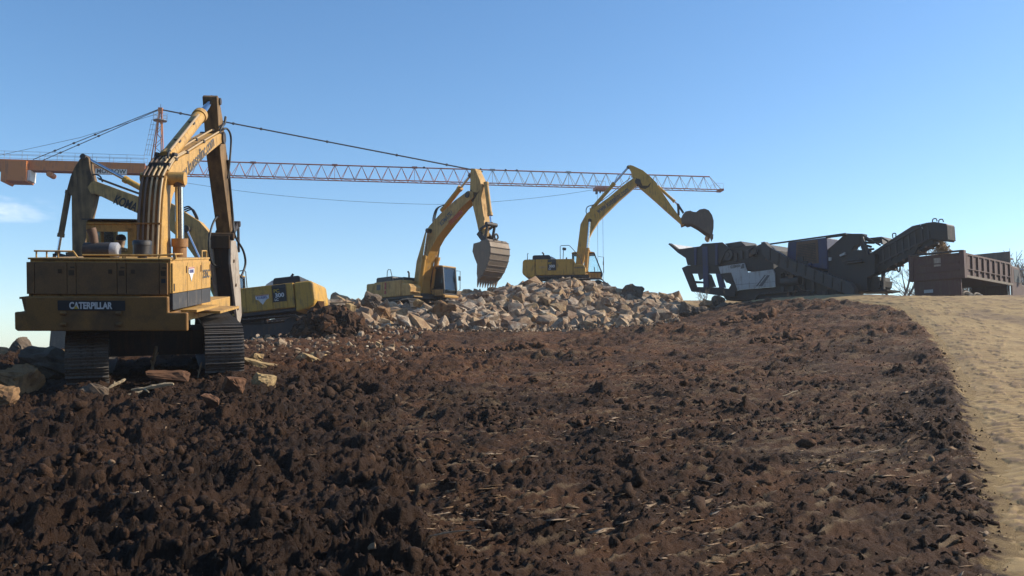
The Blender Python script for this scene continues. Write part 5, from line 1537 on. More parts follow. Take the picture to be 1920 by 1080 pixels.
# ---- the one half hidden behind the near machine, facing left
def excavator_left():
    M = heading(base_for(474, 599, 40.0, 1.12, -90), -90, -6.5)
    m = Mach('crawler_excavator', 'yellow excavator facing left, half hidden behind the near machine, pale shield on its side', 'excavator', M, 'yellow crawler excavators')
    o = m.o
    crawler(m, 8, 4.95, 1.0, 0.72, 2.59, 0.22)
    upper_works(m, bx=(-2.10, -1.46), rail=False)
    y0 = 1.42
    s_ = m.s1((492, 561), y0)
    shield(m, o, (s_[0], y0 + 0.008, s_[1]), (-1, 0, 0), (0, 0, 1), 0.58)
    MB().tube([(-0.35, 1.25, 2.4), (-0.35, 1.25, 3.12), (-0.30, 1.25, 3.2), (0.30, 1.25, 3.16)], 0.022, 8).build('handrail', 'cable', o)
    yc, hw = 0.0, 0.30
    z2 = zoom(90, 280, 4.9); z1 = zoom(230, 170, 3.27)
    ysd = yc + hw
    top = m.s(z1([(590, 1000), (540, 880), (470, 800), (390, 750), (300, 690)]), ysd) + m.s(z2([(850, 440), (650, 368), (440, 292)]), ysd)
    low = m.s(z2([(440, 410), (640, 505), (840, 595)]), ysd) + m.s(z1([(295, 860), (380, 935), (440, 1020)]), ysd)
    ft = m.s(((388, 520), (412, 520)), ysd)
    tip = m.s(z2([(395, 300), (360, 350), (395, 410)]), ysd)
    boom = MB().prism(top + tip + low + [ft[0], ft[1]], yc - hw, yc + hw).build('boom', 'kom_dusty', o, bevel=0.02)
    split_text(m, 'KOMATSU', 0.56, m.s1(z2([(612, 462)])[0], ysd), m.s1(z2([(935, 588)])[0], ysd), ysd + 0.006, boom, 'ink_black', bold=0.03)
    ar = m.s(z2([(335, 50), (300, 75), (240, 170), (205, 250), (172, 370), (215, 425), (218, 700), (222, 1000), (325, 1000), (345, 830), (372, 680), (412, 520), (432, 420), (428, 330), (385, 170), (372, 80)]), yc + 0.22)
    arm = MB().prism(ar, yc - 0.22, yc + 0.22).build('arm', 'arm_grease', o, bevel=0.02)
    0 and MB().prism(m.s(z2([(345, 300), (390, 275), (425, 330), (430, 410), (380, 480), (300, 500), (225, 470), (230, 420), (320, 400)]), yc + 0.22), yc + 0.222, yc + 0.228).build('grease_stain', 'grease', arm)
    pv = m.s1(z2([(345, 78)])[0], yc); MB().cyl((pv[0], yc - 0.28, pv[1]), (pv[0], yc + 0.28, pv[1]), 0.13, 16).build('pivot_pin', 'dark_steel', arm)
    a = m.s1(z2([(1010, 440)])[0], yc); k = m.s1(z2([(710, 280)])[0], yc)
    A, E = Vector((a[0], yc, a[1])), Vector((pv[0], yc, pv[1]))
    cylinder_part('arm_cylinder', A, E, 0.46, 0.14, o, 'kom_yellow', rod=0.6)
    for off in (0.08, 0.2):
        pts = m.s(z2([(450, 280), (650, 355), (850, 428)]), yc + 0.2)
        MB().tube([(p[0], yc - 0.05 + off, p[1] + 0.05 + off * 0.3) for p in pts], 0.03, 6).build('oil_pipe', 'pipe_dark', boom)
    hose(m, [m.p3(z2([(500, 300)])[0], yc + 0.1), m.p3(z2([(480, 250)])[0], yc + 0.1), m.p3(z2([(430, 230)])[0], yc + 0.1), m.p3(z2([(400, 250)])[0], yc + 0.1)], 0.035, arm)
    for kk in range(3): hose(m, [m.p3(z1([(370, 720 + 14 * kk)])[0], yc + 0.1), m.p3(z1([(410 + 8 * kk, 712 + 8 * kk)])[0], yc + 0.1), m.p3(z1([(440 + 6 * kk, 760)])[0], yc + 0.1), m.p3(z1([(452 + 6 * kk, 790)])[0], yc + 0.1)], 0.035, boom)
    t_ = m.s1(z1([(412, 858)])[0], yc); f_ = m.s1((367, 482), yc)
    MB().cyl((t_[0], yc - 0.56, t_[1]), (t_[0], yc + 0.56, t_[1]), 0.16, 16).build('boom_pin', 'dark_steel', boom)
    for sg in (-1, 1): cylinder_part('boom_cylinder', (0.95, yc + sg * 0.46, 1.4), (t_[0], yc + sg * 0.46, t_[1]), 0.45, 0.13, o, 'kom_yellow')
    b0, b1 = m.s1(z2([(190, 385)])[0], yc), m.s1(z2([(88, 965)])[0], yc)
    cylinder_part('bucket_cylinder', (b0[0], yc, b0[1]), (b1[0], yc, b1[1]), 0.72, 0.13, o, 'arm_grease')
    st = m.s1(z2([(240, 985)])[0], yc)
    lk_ = MB()
    for y in (yc - 0.26, yc + 0.26): lk_.bar((b1[0], y, b1[1]), (st[0], y, st[1] - 0.1), 0.05, 0.15); lk_.bar((b1[0], y, b1[1]), (b1[0] + 0.1, y, b1[1] - 0.8), 0.05, 0.15)
    lk_.build('bucket_link', 'dark_steel', o)
    MB().prism([(st[0] - 0.35, st[1] + 0.2), (st[0] + 0.30, st[1] + 0.2), (st[0] + 0.15, st[1] - 0.75), (st[0] - 0.15, st[1] - 0.75)], yc - 0.2, yc + 0.2).build('arm_end', 'arm_grease', o, bevel=0.03)
    # bucket resting on the ground
    bo = m.s([(166, 545), (120, 520), (103, 560), (97, 612), (92, 664), (112, 668), (140, 664), (166, 640), (176, 600)], yc + 0.72)
    bucket(m, 'bucket', bo, yc, 1.44, 'bucket_steel', 0.25, (-0.3, -1), bo[4], 5, rib_edge=(1, 4))
    return m
EXB = excavator_left()
# ------------------------------------------------------------------ mobile crusher
def crusher():
    org = Vector((16.7, 51.4, 0)); org.z = P(1500, 557, 51.4).z
    m = Mach('mobile_crusher', 'dark tracked rock crusher with a white side panel, on the ridge under the tipping bucket', 'crusher', heading(org, 141))
    o = m.o
    z1 = zoom(1250, 430, 7.715); zF = zoom(1240, 400, 5.4); z2 = zoom(1440, 410, 6.75); z3 = zoom(1600, 400, 6.355)
    Y = -1.42
    def plate(name, z, pts, mat, a=Y, b=Y + 0.2, plane=None, bevel=0.0, parent=None):
        return MB().prism(m.s(z(pts), a if plane is None else plane), a, b).build(name, mat, parent or o, bevel=bevel)
    # front frame with its openings
    plate('frame_plate', z1, [(218, 560), (330, 545), (345, 640), (370, 700), (415, 830), (380, 905), (355, 895)], 'crusher_dark')
    plate('frame_plate', z1, [(368, 898), (415, 833), (800, 842), (835, 968), (800, 965)], 'crusher_dark', Y + 0.003, Y + 0.2)
    plate('frame_plate', z1, [(225, 556), (300, 522), (760, 520), (775, 640), (345, 640)], 'crusher_dark', Y + 0.006, Y + 0.2)
    plate('frame_column', z1, [(515, 250), (590, 250), (605, 838), (530, 838)], 'crusher_blue', Y - 0.06, Y)
    plate('frame_plate', z1, [(585, 640), (622, 655), (690, 830), (612, 838)], 'crusher_dark', Y + 0.009, Y + 0.2)
    plate('frame_plate', z1, [(708, 640), (775, 640), (835, 845), (758, 845)], 'crusher_blue', Y + 0.012, Y + 0.2)
    plate('frame_plate', z1, [(360, 742), (552, 756), (552, 780), (390, 780)], 'crusher_dark', Y + 0.015, Y + 0.2)
    plate('frame_plate', z1, [(450, 640), (555, 640), (555, 745), (520, 710), (475, 735)], 'crusher_grey', Y + 0.02, Y + 0.1)
    plate('frame_plate', z1, [(770, 640), (930, 620), (1000, 870), (990, 970), (835, 970), (830, 850), (895, 860), (930, 800), (900, 780), (860, 770)], 'crusher_dark', Y + 0.018, Y + 0.2)
    # feed hopper: near wall, far wall, flap
    plate('hopper_wall', z1, [(157, 290), (480, 245), (520, 206), (640, 200), (800, 187), (915, 276), (850, 330), (760, 518), (300, 518), (272, 410), (167, 342)], 'crusher_dark', Y - 0.02, Y + 0.05, bevel=0.01)
    nt_, nb_ = m.s1(z1([(30, 206)])[0], Y), m.s1(z1([(160, 294)])[0], Y)
    MB().prism([nt_, nb_, (nb_[0] - 0.03, nb_[1] - 0.06), (nt_[0] - 0.03, nt_[1] - 0.06)], Y + 0.26, 1.45).build('hopper_flap_plate', 'white_metal', o)
    MB().prism([nb_, (nb_[0] + 2.6, nb_[1] + 0.15), (nb_[0] + 2.6, nb_[1] - 1.2), (nb_[0] + 0.6, nb_[1] - 0.9)], 1.38, 1.45).build('hopper_wall', 'crusher_dark', o)
    fl = m.s(z1([(22, 215), (40, 200), (165, 292), (280, 405), (270, 412), (165, 343)]), Y)
    MB().prism(fl, Y, Y + 0.25).build('hopper_flap', 'crusher_dark', o)
    pA, pB = m.s1(z1([(165, 300)])[0], Y), m.s1(z1([(275, 410)])[0], Y)
    MB().prism([pA, (pA[0] + 0.1, pA[1] + 0.03), (pB[0] + 0.1, pB[1] + 0.03), pB], Y + 0.06, 1.38).build('hopper_end', 'crusher_dark', o)
    plate('hopper_rib', z1, [(395, 258), (430, 255), (430, 515), (395, 515)], 'crusher_blue', Y - 0.08, Y - 0.02)
    plate('hopper_rib', z1, [(700, 200), (735, 198), (735, 515), (700, 515)], 'crusher_blue', Y - 0.08, Y - 0.02)
    fd = m.s(z1([(300, 440), (800, 420), (800, 530), (300, 530)]), Y); MB().prism(fd, Y + 0.3, 1.2).build('vibrating_feeder', 'crusher_dark', o)
    plate('dust_hood', z1, [(835, 207), (1070, 171), (1140, 236), (915, 276)], 'crusher_grey', -1.1, 0.4, plane=-1.1, bevel=0.03)
    # crusher box and chassis
    plate('jaw_housing', z1, [(800, 335), (915, 277), (1145, 240), (1290, 226), (1293, 248), (1330, 222), (1380, 206), (1475, 222), (1543, 292), (1543, 590), (1170, 610), (1125, 488), (765, 526)], 'crusher_dark', -1.2, 1.1, plane=-1.2, bevel=0.03)
    fw = m.s1(z1([(905, 370)])[0], -1.2)
    MB().tube([(fw[0], -1.38, fw[1]), (fw[0], -1.2, fw[1])], 0.36, 24).tube([(fw[0], -1.42, fw[1]), (fw[0], -1.37, fw[1])], 0.16, 16).build('flywheel', 'crusher_grey', o)
    for zx, zy in ((1090, 345), (1180, 330), (1010, 380)):
        c = m.s1(z1([(zx, zy)])[0], -1.2); MB().box((c[0] - 0.10, -1.30, c[1] - 0.35), (c[0] + 0.10, -1.2, c[1] + 0.15)).build('stiffener', 'crusher_grey', o)
    wp = MB().prism(m.s(zF([(578, 540), (838, 503), (872, 598), (1130, 568), (1148, 605), (1155, 742), (770, 778), (705, 600), (598, 612)]), Y - 0.06), Y - 0.06, Y + 0.02).build('side_panel', 'crusher_white', o, bevel=0.015)
    for pts in ([(955, 740), (1045, 625), (1058, 624), (972, 738)], [(985, 738), (1072, 626), (1098, 628), (1022, 737)]):
        MB().prism(m.s(zF(pts), Y - 0.066), Y - 0.068, Y - 0.061).build('stripe', 'ink_grey', wp)
    MB().prism(m.s(zF([(745, 722), (1152, 690), (1152, 693), (746, 725)]), Y - 0.066), Y - 0.066, Y - 0.061).build('panel_seam', 'ink_grey', wp)
    ta, tb = m.s1(zF([(700, 546)])[0], Y - 0.07), m.s1(zF([(800, 530)])[0], Y - 0.07)
    split_text(m, 'KLEEMANN', 0.25, ta, tb, Y - 0.068, wp, 'ink_grey', bold=0.03)
    c = m.s1(zF([(820, 535)])[0], Y - 0.068); MB().prism([(c[0] - .14, c[1] - .14), (c[0] + .14, c[1] - .14), (c[0] + .14, c[1] + .14), (c[0] - .02, c[1] + .14)], Y - 0.068, Y - 0.062).build('logo_mark', 'ink_grey', wp)
    plate('chassis', zF, [(850, 772), (1155, 744), (1150, 605), (1130, 568), (1270, 480), (1700, 600), (1836, 700), (1836, 790), (1700, 850), (660, 882), (622, 832), (770, 780)], 'crusher_dark', -1.15, 1.1, plane=-1.15)
    for zx in (1230, 1330, 1440, 1540):
        a_, b_ = m.s1(zF([(zx, 600)])[0], -1.15), m.s1(zF([(zx + 10, 800)])[0], -1.15)
        MB().bar((a_[0], -1.22, a_[1]), (b_[0], -1.22, b_[1]), 0.10, 0.16, up=(1, 0, 0)).build('stiffener', 'crusher_grey', o)
    cy = m.s1(zF([(1330, 690)])[0], -1.15); MB().cyl((cy[0] - 0.6, -1.3, cy[1]), (cy[0] + 0.6, -1.3, cy[1]), 0.24, 18).build('oil_tank', 'crusher_grey', o)
    # pipes, boxes and brackets on the near side
    rq = random.Random(11)
    for k in range(46):
        zx, zy = rq.uniform(860, 1800), rq.uniform(330, 820)
        top_ = 330 + max(0, zx - 1050) * 0.33
        if zy < top_ or (580 < zx < 1150 and zy > 490): continue
        c = m.s1(zF([(zx, zy)])[0], -1.2)
        if rq.random() < 0.5: MB().box((c[0] - rq.uniform(.05, .25), -1.33 - rq.uniform(0, .15), c[1] - rq.uniform(.04, .2)), (c[0] + rq.uniform(.05, .25), -1.2, c[1] + rq.uniform(.04, .2))).build('service_box', rq.choice(('crusher_grey', 'crusher_dark', 'rust_steel', 'crusher_blue')), o)
        else: MB().tube(catmull([(c[0], -1.22, c[1]), (c[0] + rq.uniform(-.3, .3), -1.36, c[1] - rq.uniform(0, .3)), (c[0] + rq.uniform(-.8, .8), -1.36, c[1] - rq.uniform(.1, .6))], 4), rq.uniform(.025, .05), 6).build('hydraulic_line', rq.choice(('hose', 'crusher_grey', 'rust_steel')), o)
    # crawler tracks under the chassis
    tc = m.s1((1470, 553), -1.3)
    for sg in (-1, 1):
        st, pt = stadium(4.0, 0.9, 0.2); sh = shoe_mb(pt, 0.5); belt = MB()
        for x, z, a in st:
            MM = Matrix.Translation((tc[0] + x, sg * 1.12, tc[1] - 0.75 + z)) @ Matrix.Rotation(-a, 4, 'Y'); belt.add([MM @ Vector(v) for v in sh.v], sh.f)
        belt.build('track_belt', 'track_steel', o)
        MB().box((tc[0] - 1.6, sg * 1.12 - 0.14, tc[1] - 0.60), (tc[0] + 1.6, sg * 1.12 + 0.14, tc[1])).build('track_frame', 'crusher_dark', o)
    # side conveyor slanting down
    sc = plate('side_conveyor', z2, [(-90, 300), (-50, 290), (0, 345), (230, 490), (420, 575), (600, 650), (860, 740), (1040, 805), (1092, 890), (1090, 970), (1000, 965), (840, 900), (560, 790), (250, 670), (0, 530), (-80, 440)], 'crusher_grey', -1.95, -1.55, plane=-1.95, bevel=0.02)
    for t in range(5):
        k = t / 4; c = m.s1(z2([(0 + 880 * k, 440 + 400 * k)])[0], -1.97); MB().cyl((c[0], -1.98, c[1]), (c[0], -1.95, c[1]), 0.05, 10).build('roller_bolt', 'crusher_grey', sc)
    for k in range(9):
        t = k / 8; a_ = m.s1(z2([(30 + 900 * t, 385 + 410 * t)])[0], -1.95); b_ = m.s1(z2([(20 + 900 * t, 530 + 385 * t)])[0], -1.95)
        MB().bar((a_[0], -1.975, a_[1]), (b_[0], -1.975, b_[1]), 0.05, 0.07, up=(1, 0, 0)).build('conveyor_rib', 'crusher_dark', sc)
    # power pack
    plate('engine_box', z2, [(250, 300), (740, 236), (752, 645), (500, 605), (235, 500)], 'crusher_blue', -1.22, 1.2, plane=-1.22, bevel=0.05)
    gp = m.s(z2([(360, 300), (625, 265), (640, 560), (440, 582), (350, 520)]), -1.25)
    gr = MB().prism(gp, -1.25, -1.22).build('grille_frame', 'rust_steel', o)
    gx0, gx1 = min(p[0] for p in gp) + 0.1, max(p[0] for p in gp) - 0.1; gz0, gz1 = gp[3][1] + 0.08, gp[1][1] - 0.2
    for k in range(12):
        z = gz0 + (gz1 - gz0) * k / 11; MB().box((gx0 + 0.05, -1.275, z - 0.02), (gx1 - 0.05, -1.25, z + 0.02)).build('louvre', 'crusher_dark', gr)
    rr = lambda a, b, z, y, r, mat='crusher_dark', nm='rail': MB().tube([m.p3(z([a])[0], y), m.p3(z([b])[0], y)], r, 8).build(nm, mat, o)
    rr((-10, 327), (985, 190), z2, -1.2, 0.05); rr((735, 240), (1000, 205), z2, -1.2, 0.05)
    MB().prism(m.s(z2([(60, 380), (175, 372), (215, 440), (235, 492), (130, 420)]), 1.2), 1.2, 1.3).build('far_side_guard', 'crusher_white', o)
    # rear frame and drive
    plate('rear_frame', z2, [(745, 400), (860, 300), (985, 185), (1075, 190), (1195, 190), (1190, 240), (1150, 330), (1090, 345), (1060, 400), (1200, 395), (1285, 455), (1350, 440), (1350, 690), (1250, 742), (1258, 905), (1100, 935), (1085, 975), (1040, 975), (880, 900), (745, 640)], 'crusher_dark', -1.1, -0.6, plane=-1.1)
    plate('rear_frame', z2, [(1150, 240), (1195, 200), (1235, 330), (1285, 450), (1240, 470), (1180, 380)], 'crusher_dark', -1.1, -0.95, plane=-1.1)
    rr((1187, 225), (1272, 450), z2, -1.2, 0.07, 'crusher_grey', 'brace'); rr((1195, 205), (1350, 300), z2, -1.2, 0.05, 'crusher_grey', 'brace')
    MB().prism(m.s(z2([(750, 430), (1180, 420), (1190, 900), (760, 700)]), -0.6), -0.6, 1.0).build('rear_drive', 'crusher_dark', o)
    plate('walkway', z2, [(960, 560), (1180, 530), (1180, 545), (962, 572)], 'crusher_grey', -1.4, -1.1, plane=-1.4); plate('walkway', z2, [(940, 535), (1170, 505), (1170, 518), (942, 548)], 'crusher_grey', -1.3, -1.1, plane=-1.3)
    plate('control_box', z2, [(900, 460), (970, 425), (972, 455), (910, 480)], 'crusher_white', -1.25, -1.12, plane=-1.25); plate('control_box', z2, [(765, 490), (800, 488), (800, 530), (765, 532)], 'crusher_white', -1.28, -1.2, plane=-1.28)
    # upper platform behind
    rr((108, 262), (322, 380), z3, -0.9, 0.05, 'crusher_dark', 'brace'); rr((340, 290), (412, 332), z3, -0.9, 0.05, 'crusher_dark', 'brace')
    plate('platform', z3, [(115, 300), (335, 278), (352, 365), (330, 368), (325, 330), (170, 335), (130, 320)], 'crusher_dark', -0.9, 0.2, plane=-0.9)
    for a, b in (((150, 350), (250, 352)), ((165, 385), (215, 400)), ((175, 430), (245, 425)), ((180, 455), (215, 452))): rr(a, b, z3, -0.4, 0.06, 'crusher_grey', 'brace')
    # main discharge conveyor
    yc0, yc1 = -0.75, -0.02
    mc = plate('discharge_conveyor', z3, [(100, 560), (180, 490), (340, 385), (510, 270), (700, 150), (890, 108), (950, 104), (940, 310), (770, 400), (735, 480), (390, 665), (165, 750), (60, 730)], 'crusher_dark', yc0, yc1, plane=yc0, bevel=0.02)
    plate('return_belt_frame', z3, [(740, 470), (820, 380), (800, 365), (942, 315), (952, 360)], 'crusher_dark', yc0 + 0.05, yc1 - 0.05, plane=yc0)
    plate('conveyor_head', z3, [(862, 116), (960, 100), (1108, 124), (1112, 140), (1112, 330), (1090, 328), (945, 312)], 'crusher_dark', yc0 - 0.06, yc1 + 0.06, plane=yc0 - 0.06, bevel=0.03)
    plate('rubber_skirt', z3, [(1085, 150), (1116, 140), (1128, 310), (1090, 328)], 'rubber', yc0 - 0.05, yc1 + 0.05, plane=yc0 - 0.05)
    for k in range(10):
        t = k / 9; a_ = m.s1(z3([(200 + 690 * t, 500 - 360 * t)])[0], yc0); b_ = m.s1(z3([(215 + 690 * t, 700 - 390 * t)])[0], yc0)
        MB().bar((a_[0], yc0 - 0.03, a_[1]), (b_[0], yc0 - 0.03, b_[1]), 0.05, 0.09, up=(1, 0, 0)).build('conveyor_rib', 'crusher_grey', mc)
    for k in range(2):
        e0, e1 = m.p3(z3([(185, 495 + 165 * k)])[0], yc0 - 0.04), m.p3(z3([(880, 118 + 190 * k)])[0], yc0 - 0.04)
        MB().bar(e0, e1, 0.06, 0.08).build('conveyor_rail', 'crusher_grey', mc)
    for k in range(6):
        c_ = m.s1(z3([(420 + 90 * k, 655 - 52 * k)])[0], yc0); MB().cyl((c_[0], yc0 - 0.05, c_[1] - 0.03), (c_[0], yc1, c_[1] - 0.03), 0.07, 10).build('belt_roller', 'rust_steel', mc)
    for zx, zy in ((970, 100), (1045, 108)):
        c = m.p3(z3([(zx, zy)])[0], yc0 + 0.1); MB().tube(catmull([c + Vector((-0.12, 0, 0)), c + Vector((-0.08, 0, 0.14)), c + Vector((0.08, 0, 0.14)), c + Vector((0.12, 0, 0))], 5), 0.03, 8).build('lifting_eye', 'crusher_dark', mc)
    c = m.p3(z3([(488, 270)])[0], yc0 + 0.05); MB().tube(catmull([c + Vector((-0.08, 0, -0.1)), c + Vector((-0.08, 0, 0.12)), c + Vector((0.08, 0, 0.12)), c + Vector((0.08, 0, -0.05))], 5), 0.03, 8).build('lifting_eye', 'crusher_dark', mc)
    c = m.s1(z3([(815, 160)])[0], yc0); MB().bar((c[0] - 0.05, yc0 - 0.02, c[1] + 0.12), (c[0] + 0.05, yc0 - 0.02, c[1] - 0.12), 0.03, 0.06).build('label_plate', 'crusher_white', mc)
    for zx, zy in ((515, 610), (665, 525)):
        a = m.p3(z3([(zx, zy)])[0], yc0 + 0.1); MB().tube(catmull([a, a + Vector((0.03, 0, -0.3)), a + Vector((0.12, 0, -0.38)), a + Vector((0.2, 0, -0.1))], 5), 0.04, 8).build('scraper_bracket', 'crusher_dark', mc)
    plate('support_leg', z3, [(330, 680), (358, 670), (360, 912), (332, 912)], 'crusher_dark', -0.6, -0.4, plane=-0.6)
    plate('tail_frame', z3, [(0, 905), (330, 900), (402, 905), (400, 925), (250, 942), (0, 945)], 'crusher_dark', -0.8, 0.6, plane=-0.8)
    plate('tail_motor', z3, [(0, 750), (165, 756), (292, 752), (298, 795), (320, 800), (316, 870), (285, 905), (0, 905)], 'crusher_dark', -0.75, 0.5, plane=-0.75)
    return m
CRU = crusher()

# ------------------------------------------------------------------ dump truck being loaded
def truck():
    rc = P(1811, 471, 43.2)
    base = Vector((21.26, 44.13, rc.z - 3.0))
    m = Mach('dump_truck', 'dark red tipper truck with ribbed sides backed under the crusher conveyor', 'truck', heading(base, 48))
    o = m.o
    W = 1.25
    L = max(5.2, min(6.6, m.s1((1894, 500), -W)[0]))
    zb, zt = 1.78, 2.92
    fl = MB(); fl.box((0.06, -W + 0.05, zb), (L, W - 0.05, zb + 0.14)); fl.build('bed_floor', 'truck_red', o)
    for s in (-1, 1):
        w = MB().box((0.08, s * (W - 0.06), zb + 0.02), (L, s * W, zt - 0.05)).build('bed_side', 'truck_red', o)
        MB().box((0.06, s * (W - 0.09), zt - 0.06), (L + 0.02, s * (W + 0.05), zt + 0.03)).build('top_rail', 'truck_red', w)
        MB().box((0.06, s * (W - 0.02), zb - 0.06), (L + 0.02, s * (W + 0.10), zb + 0.06)).build('bottom_rail', 'truck_inner', w)
        MB().box((0.10, s * (W + 0.002), zb + 0.36), (L, s * (W + 0.085), zb + 0.40)).build('mid_rail', 'truck_red', w)
        for k in range(9):
            x = 0.42 + (L - 0.6) * k / 8
            MB().prism([(x - 0.10, zb + 0.06), (x + 0.10, zb + 0.06), (x + 0.07, zt - 0.07), (x - 0.07, zt - 0.07)], s * W, s * (W + 0.075)).build('side_rib', 'truck_red', w)
        MB().box((-0.06, s * (W - 0.12), zb - 0.10), (0.24, s * (W + 0.11), zt + 0.14)).build('corner_post', 'truck_red', o, bevel=0.015)
    tg = MB().box((-0.03, -W + 0.12, zb - 0.12), (0.05, W - 0.12, zt + 0.02)).build('tailgate', 'truck_red', o, bevel=0.01)
    MB().box((0.0, -W + 0.10, 0.85), (0.08, W - 0.10, zb - 0.125)).build('rear_apron', 'truck_red', o)
    for s in (-1, 1): MB().box((0.1, s * 0.62, 0.30), (0.13, s * 1.2, 0.86)).build('mud_flap', 'rubber', o)
    for z in (zb - 0.05, zb + 0.32, zb + 0.70, zt - 0.05): MB().box((-0.065, -W + 0.14, z - 0.03), (-0.03, W - 0.14, z + 0.03)).build('tailgate_rib', 'truck_red', tg)
    MB().tube([(-0.04, -W, zt + 0.10), (-0.04, W, zt + 0.10)], 0.05, 10).build('hinge_bar', 'dark_steel', tg)
    q = m.r(zoom(1560, 380, 4.5)([(860, 470), (915, 470), (915, 535), (860, 535)]), -0.04); MB().box((-0.045, min(p[0] for p in q), min(p[1] for p in q)), (-0.03, max(p[0] for p in q), max(p[1] for p in q))).build('grain_gate', 'breaker_plate', tg)
    q = m.r1(zoom(1560, 380, 4.5)([(815, 748)])[0], -0.10); MB().box((-0.12, q[0] - 0.22, q[1] - 0.08), (-0.10, q[0] + 0.22, q[1] + 0.08)).build('number_plate', 'crusher_white', o)
    hb = MB().box((L, -W - 0.02, zb), (L + 0.07, W + 0.02, max(zt + 0.3, m.r1((1890, 471.5), L)[1]))).build('headboard', 'truck_inner', o)
    MB().box((L + 0.07, -W + 0.1, zt + 0.30), (L + 0.9, W - 0.1, zt + 0.36)).build('cab_guard', 'truck_red', o)
    # chassis, wheels
    ch = MB(); ch.box((0.4, -0.48, 0.72), (L + 3.4, -0.34, 1.02)); ch.box((0.4, 0.34, 0.72), (L + 3.4, 0.48, 1.02)); ch.box((0.35, -1.1, 0.6), (0.45, 1.1, 0.95)); ch.build('chassis', 'dark_steel', o)
    def wheel(x, y, w):
        t = MB().tube([(x, y - w / 2, .52), (x, y - w / 2 + .05, .52), (x, y + w / 2 - .05, .52), (x, y + w / 2, .52)], [.44, .52, .52, .44], 24).build('wheel', 'rubber', o)
        MB().tube([(x, y - w / 2 - 0.01, .52), (x, y + w / 2 + 0.01, .52)], .27, 18).build('rim', 'white_metal', t)
    for x in (1.15, 2.5, 3.8):
        for s in (-1, 1): wheel(x, s * 0.92, 0.56)
    for s in (-1, 1):
        for x in (1.15, 2.5):
            MB().tube(catmull([(x - 0.62, s * 0.95, 0.66), (x - 0.45, s * 0.95, 1.0), (x, s * 0.95, 1.09), (x + 0.45, s * 0.95, 1.0), (x + 0.62, s * 0.95, 0.7)], 4), 0.05, 8).build('mudguard', 'truck_inner', o)
        wheel(L + 2.9, s * 1.0, 0.32)
    # conventional cab ahead of the bed
    cp = [(L + 0.55, 0.95), (L + 3.9, 0.95), (L + 3.95, 1.75), (L + 2.15, 1.95), (L + 1.85, 2.85), (L + 0.6, 2.9)]
    cb = MB().prism(cp, -1.1, 1.1).build('cab', 'truck_red', o, bevel=0.06)
    for s in (-1, 1):
        MB().prism([(L + 0.95, 2.0), (L + 1.95, 2.0), (L + 1.75, 2.7), (L + 0.95, 2.7)], s * 1.102, s * 1.11).build('side_window', 'ink_black', cb)
        MB().tube([(L + 2.0, s * 1.1, 2.1), (L + 2.1, s * 1.45, 2.2), (L + 2.1, s * 1.45, 2.75), (L + 1.9, s * 1.1, 2.75)], 0.02, 8).build('mirror_arm', 'chrome', cb)
        MB().box((L + 2.06, s * 1.36, 2.25), (L + 2.12, s * 1.54, 2.68)).build('mirror', 'chrome', cb)
        MB().tube([(L + 0.4, s * 1.0, 1.0), (L + 0.4, s * 1.0, 3.3)], 0.08, 12).build('exhaust_stack', 'chrome', o)
        MB().cyl((L + 0.6, s * 1.0, 0.75), (L + 1.7, s * 1.0, 0.75), 0.3, 18).build('fuel_tank', 'chrome', o)
    return m, L
TRK, TRL = truck()

# crushed stone pouring from the conveyor into the truck, and the heap it makes
def pour():
    n = 1500
    t = RNG.random(n) ** 0.8
    top, bot = TRK.Mi @ P(1600 + 1030 / 6.355, 400 + 300 / 6.355, 45.3), TRK.Mi @ P(1600 + 1075 / 6.355, 400 + 490 / 6.355, 45.4)
    c = np.array(top)[None, :] * (1 - t[:, None]) + np.array(bot)[None, :] * t[:, None]
    sp = 0.10 + 0.12 * t
    c = c + RNG.normal(0, 1, (n, 3)) * np.stack([sp, sp, 0.05 + 0 * sp], -1) * 0.75
    s = RNG.uniform(0.018, 0.055, n)
    o = scatter_mesh('falling_gravel', PEBS, c, s[:, None] * RNG.uniform(0.7, 1.3, (n, 3)), np.zeros(n), 'gravel', False)
    o.matrix_world = TRK.M
    tag(o, 'stream of tan crushed stone falling from the conveyor into the truck', 'gravel', kind='stuff')
    k = 3000
    r = np.sqrt(RNG.random(k)); a = RNG.uniform(0, 2 * np.pi, k)
    x = 2.0 + 1.7 * r * np.cos(a); y = 1.05 * r * np.sin(a); z = 2.02 + 0.75 * (1 - r)
    o = scatter_mesh('gravel_load', PEBS, np.stack([x, y, z], -1), RNG.uniform(0.03, 0.09, (k, 1)) * RNG.uniform(0.7, 1.3, (k, 3)), np.zeros(k), 'gravel', False)
    mb = MB(); mb.tube([(2.0, 0, 1.2), (2.0, 0, 1.5), (2.0, 0, 2.45)], [1.15, 1.1, 0.05], 16)
    o.matrix_world = TRK.M
    tag(o, 'heap of crushed stone inside the truck bed', 'gravel', kind='stuff')
pour()

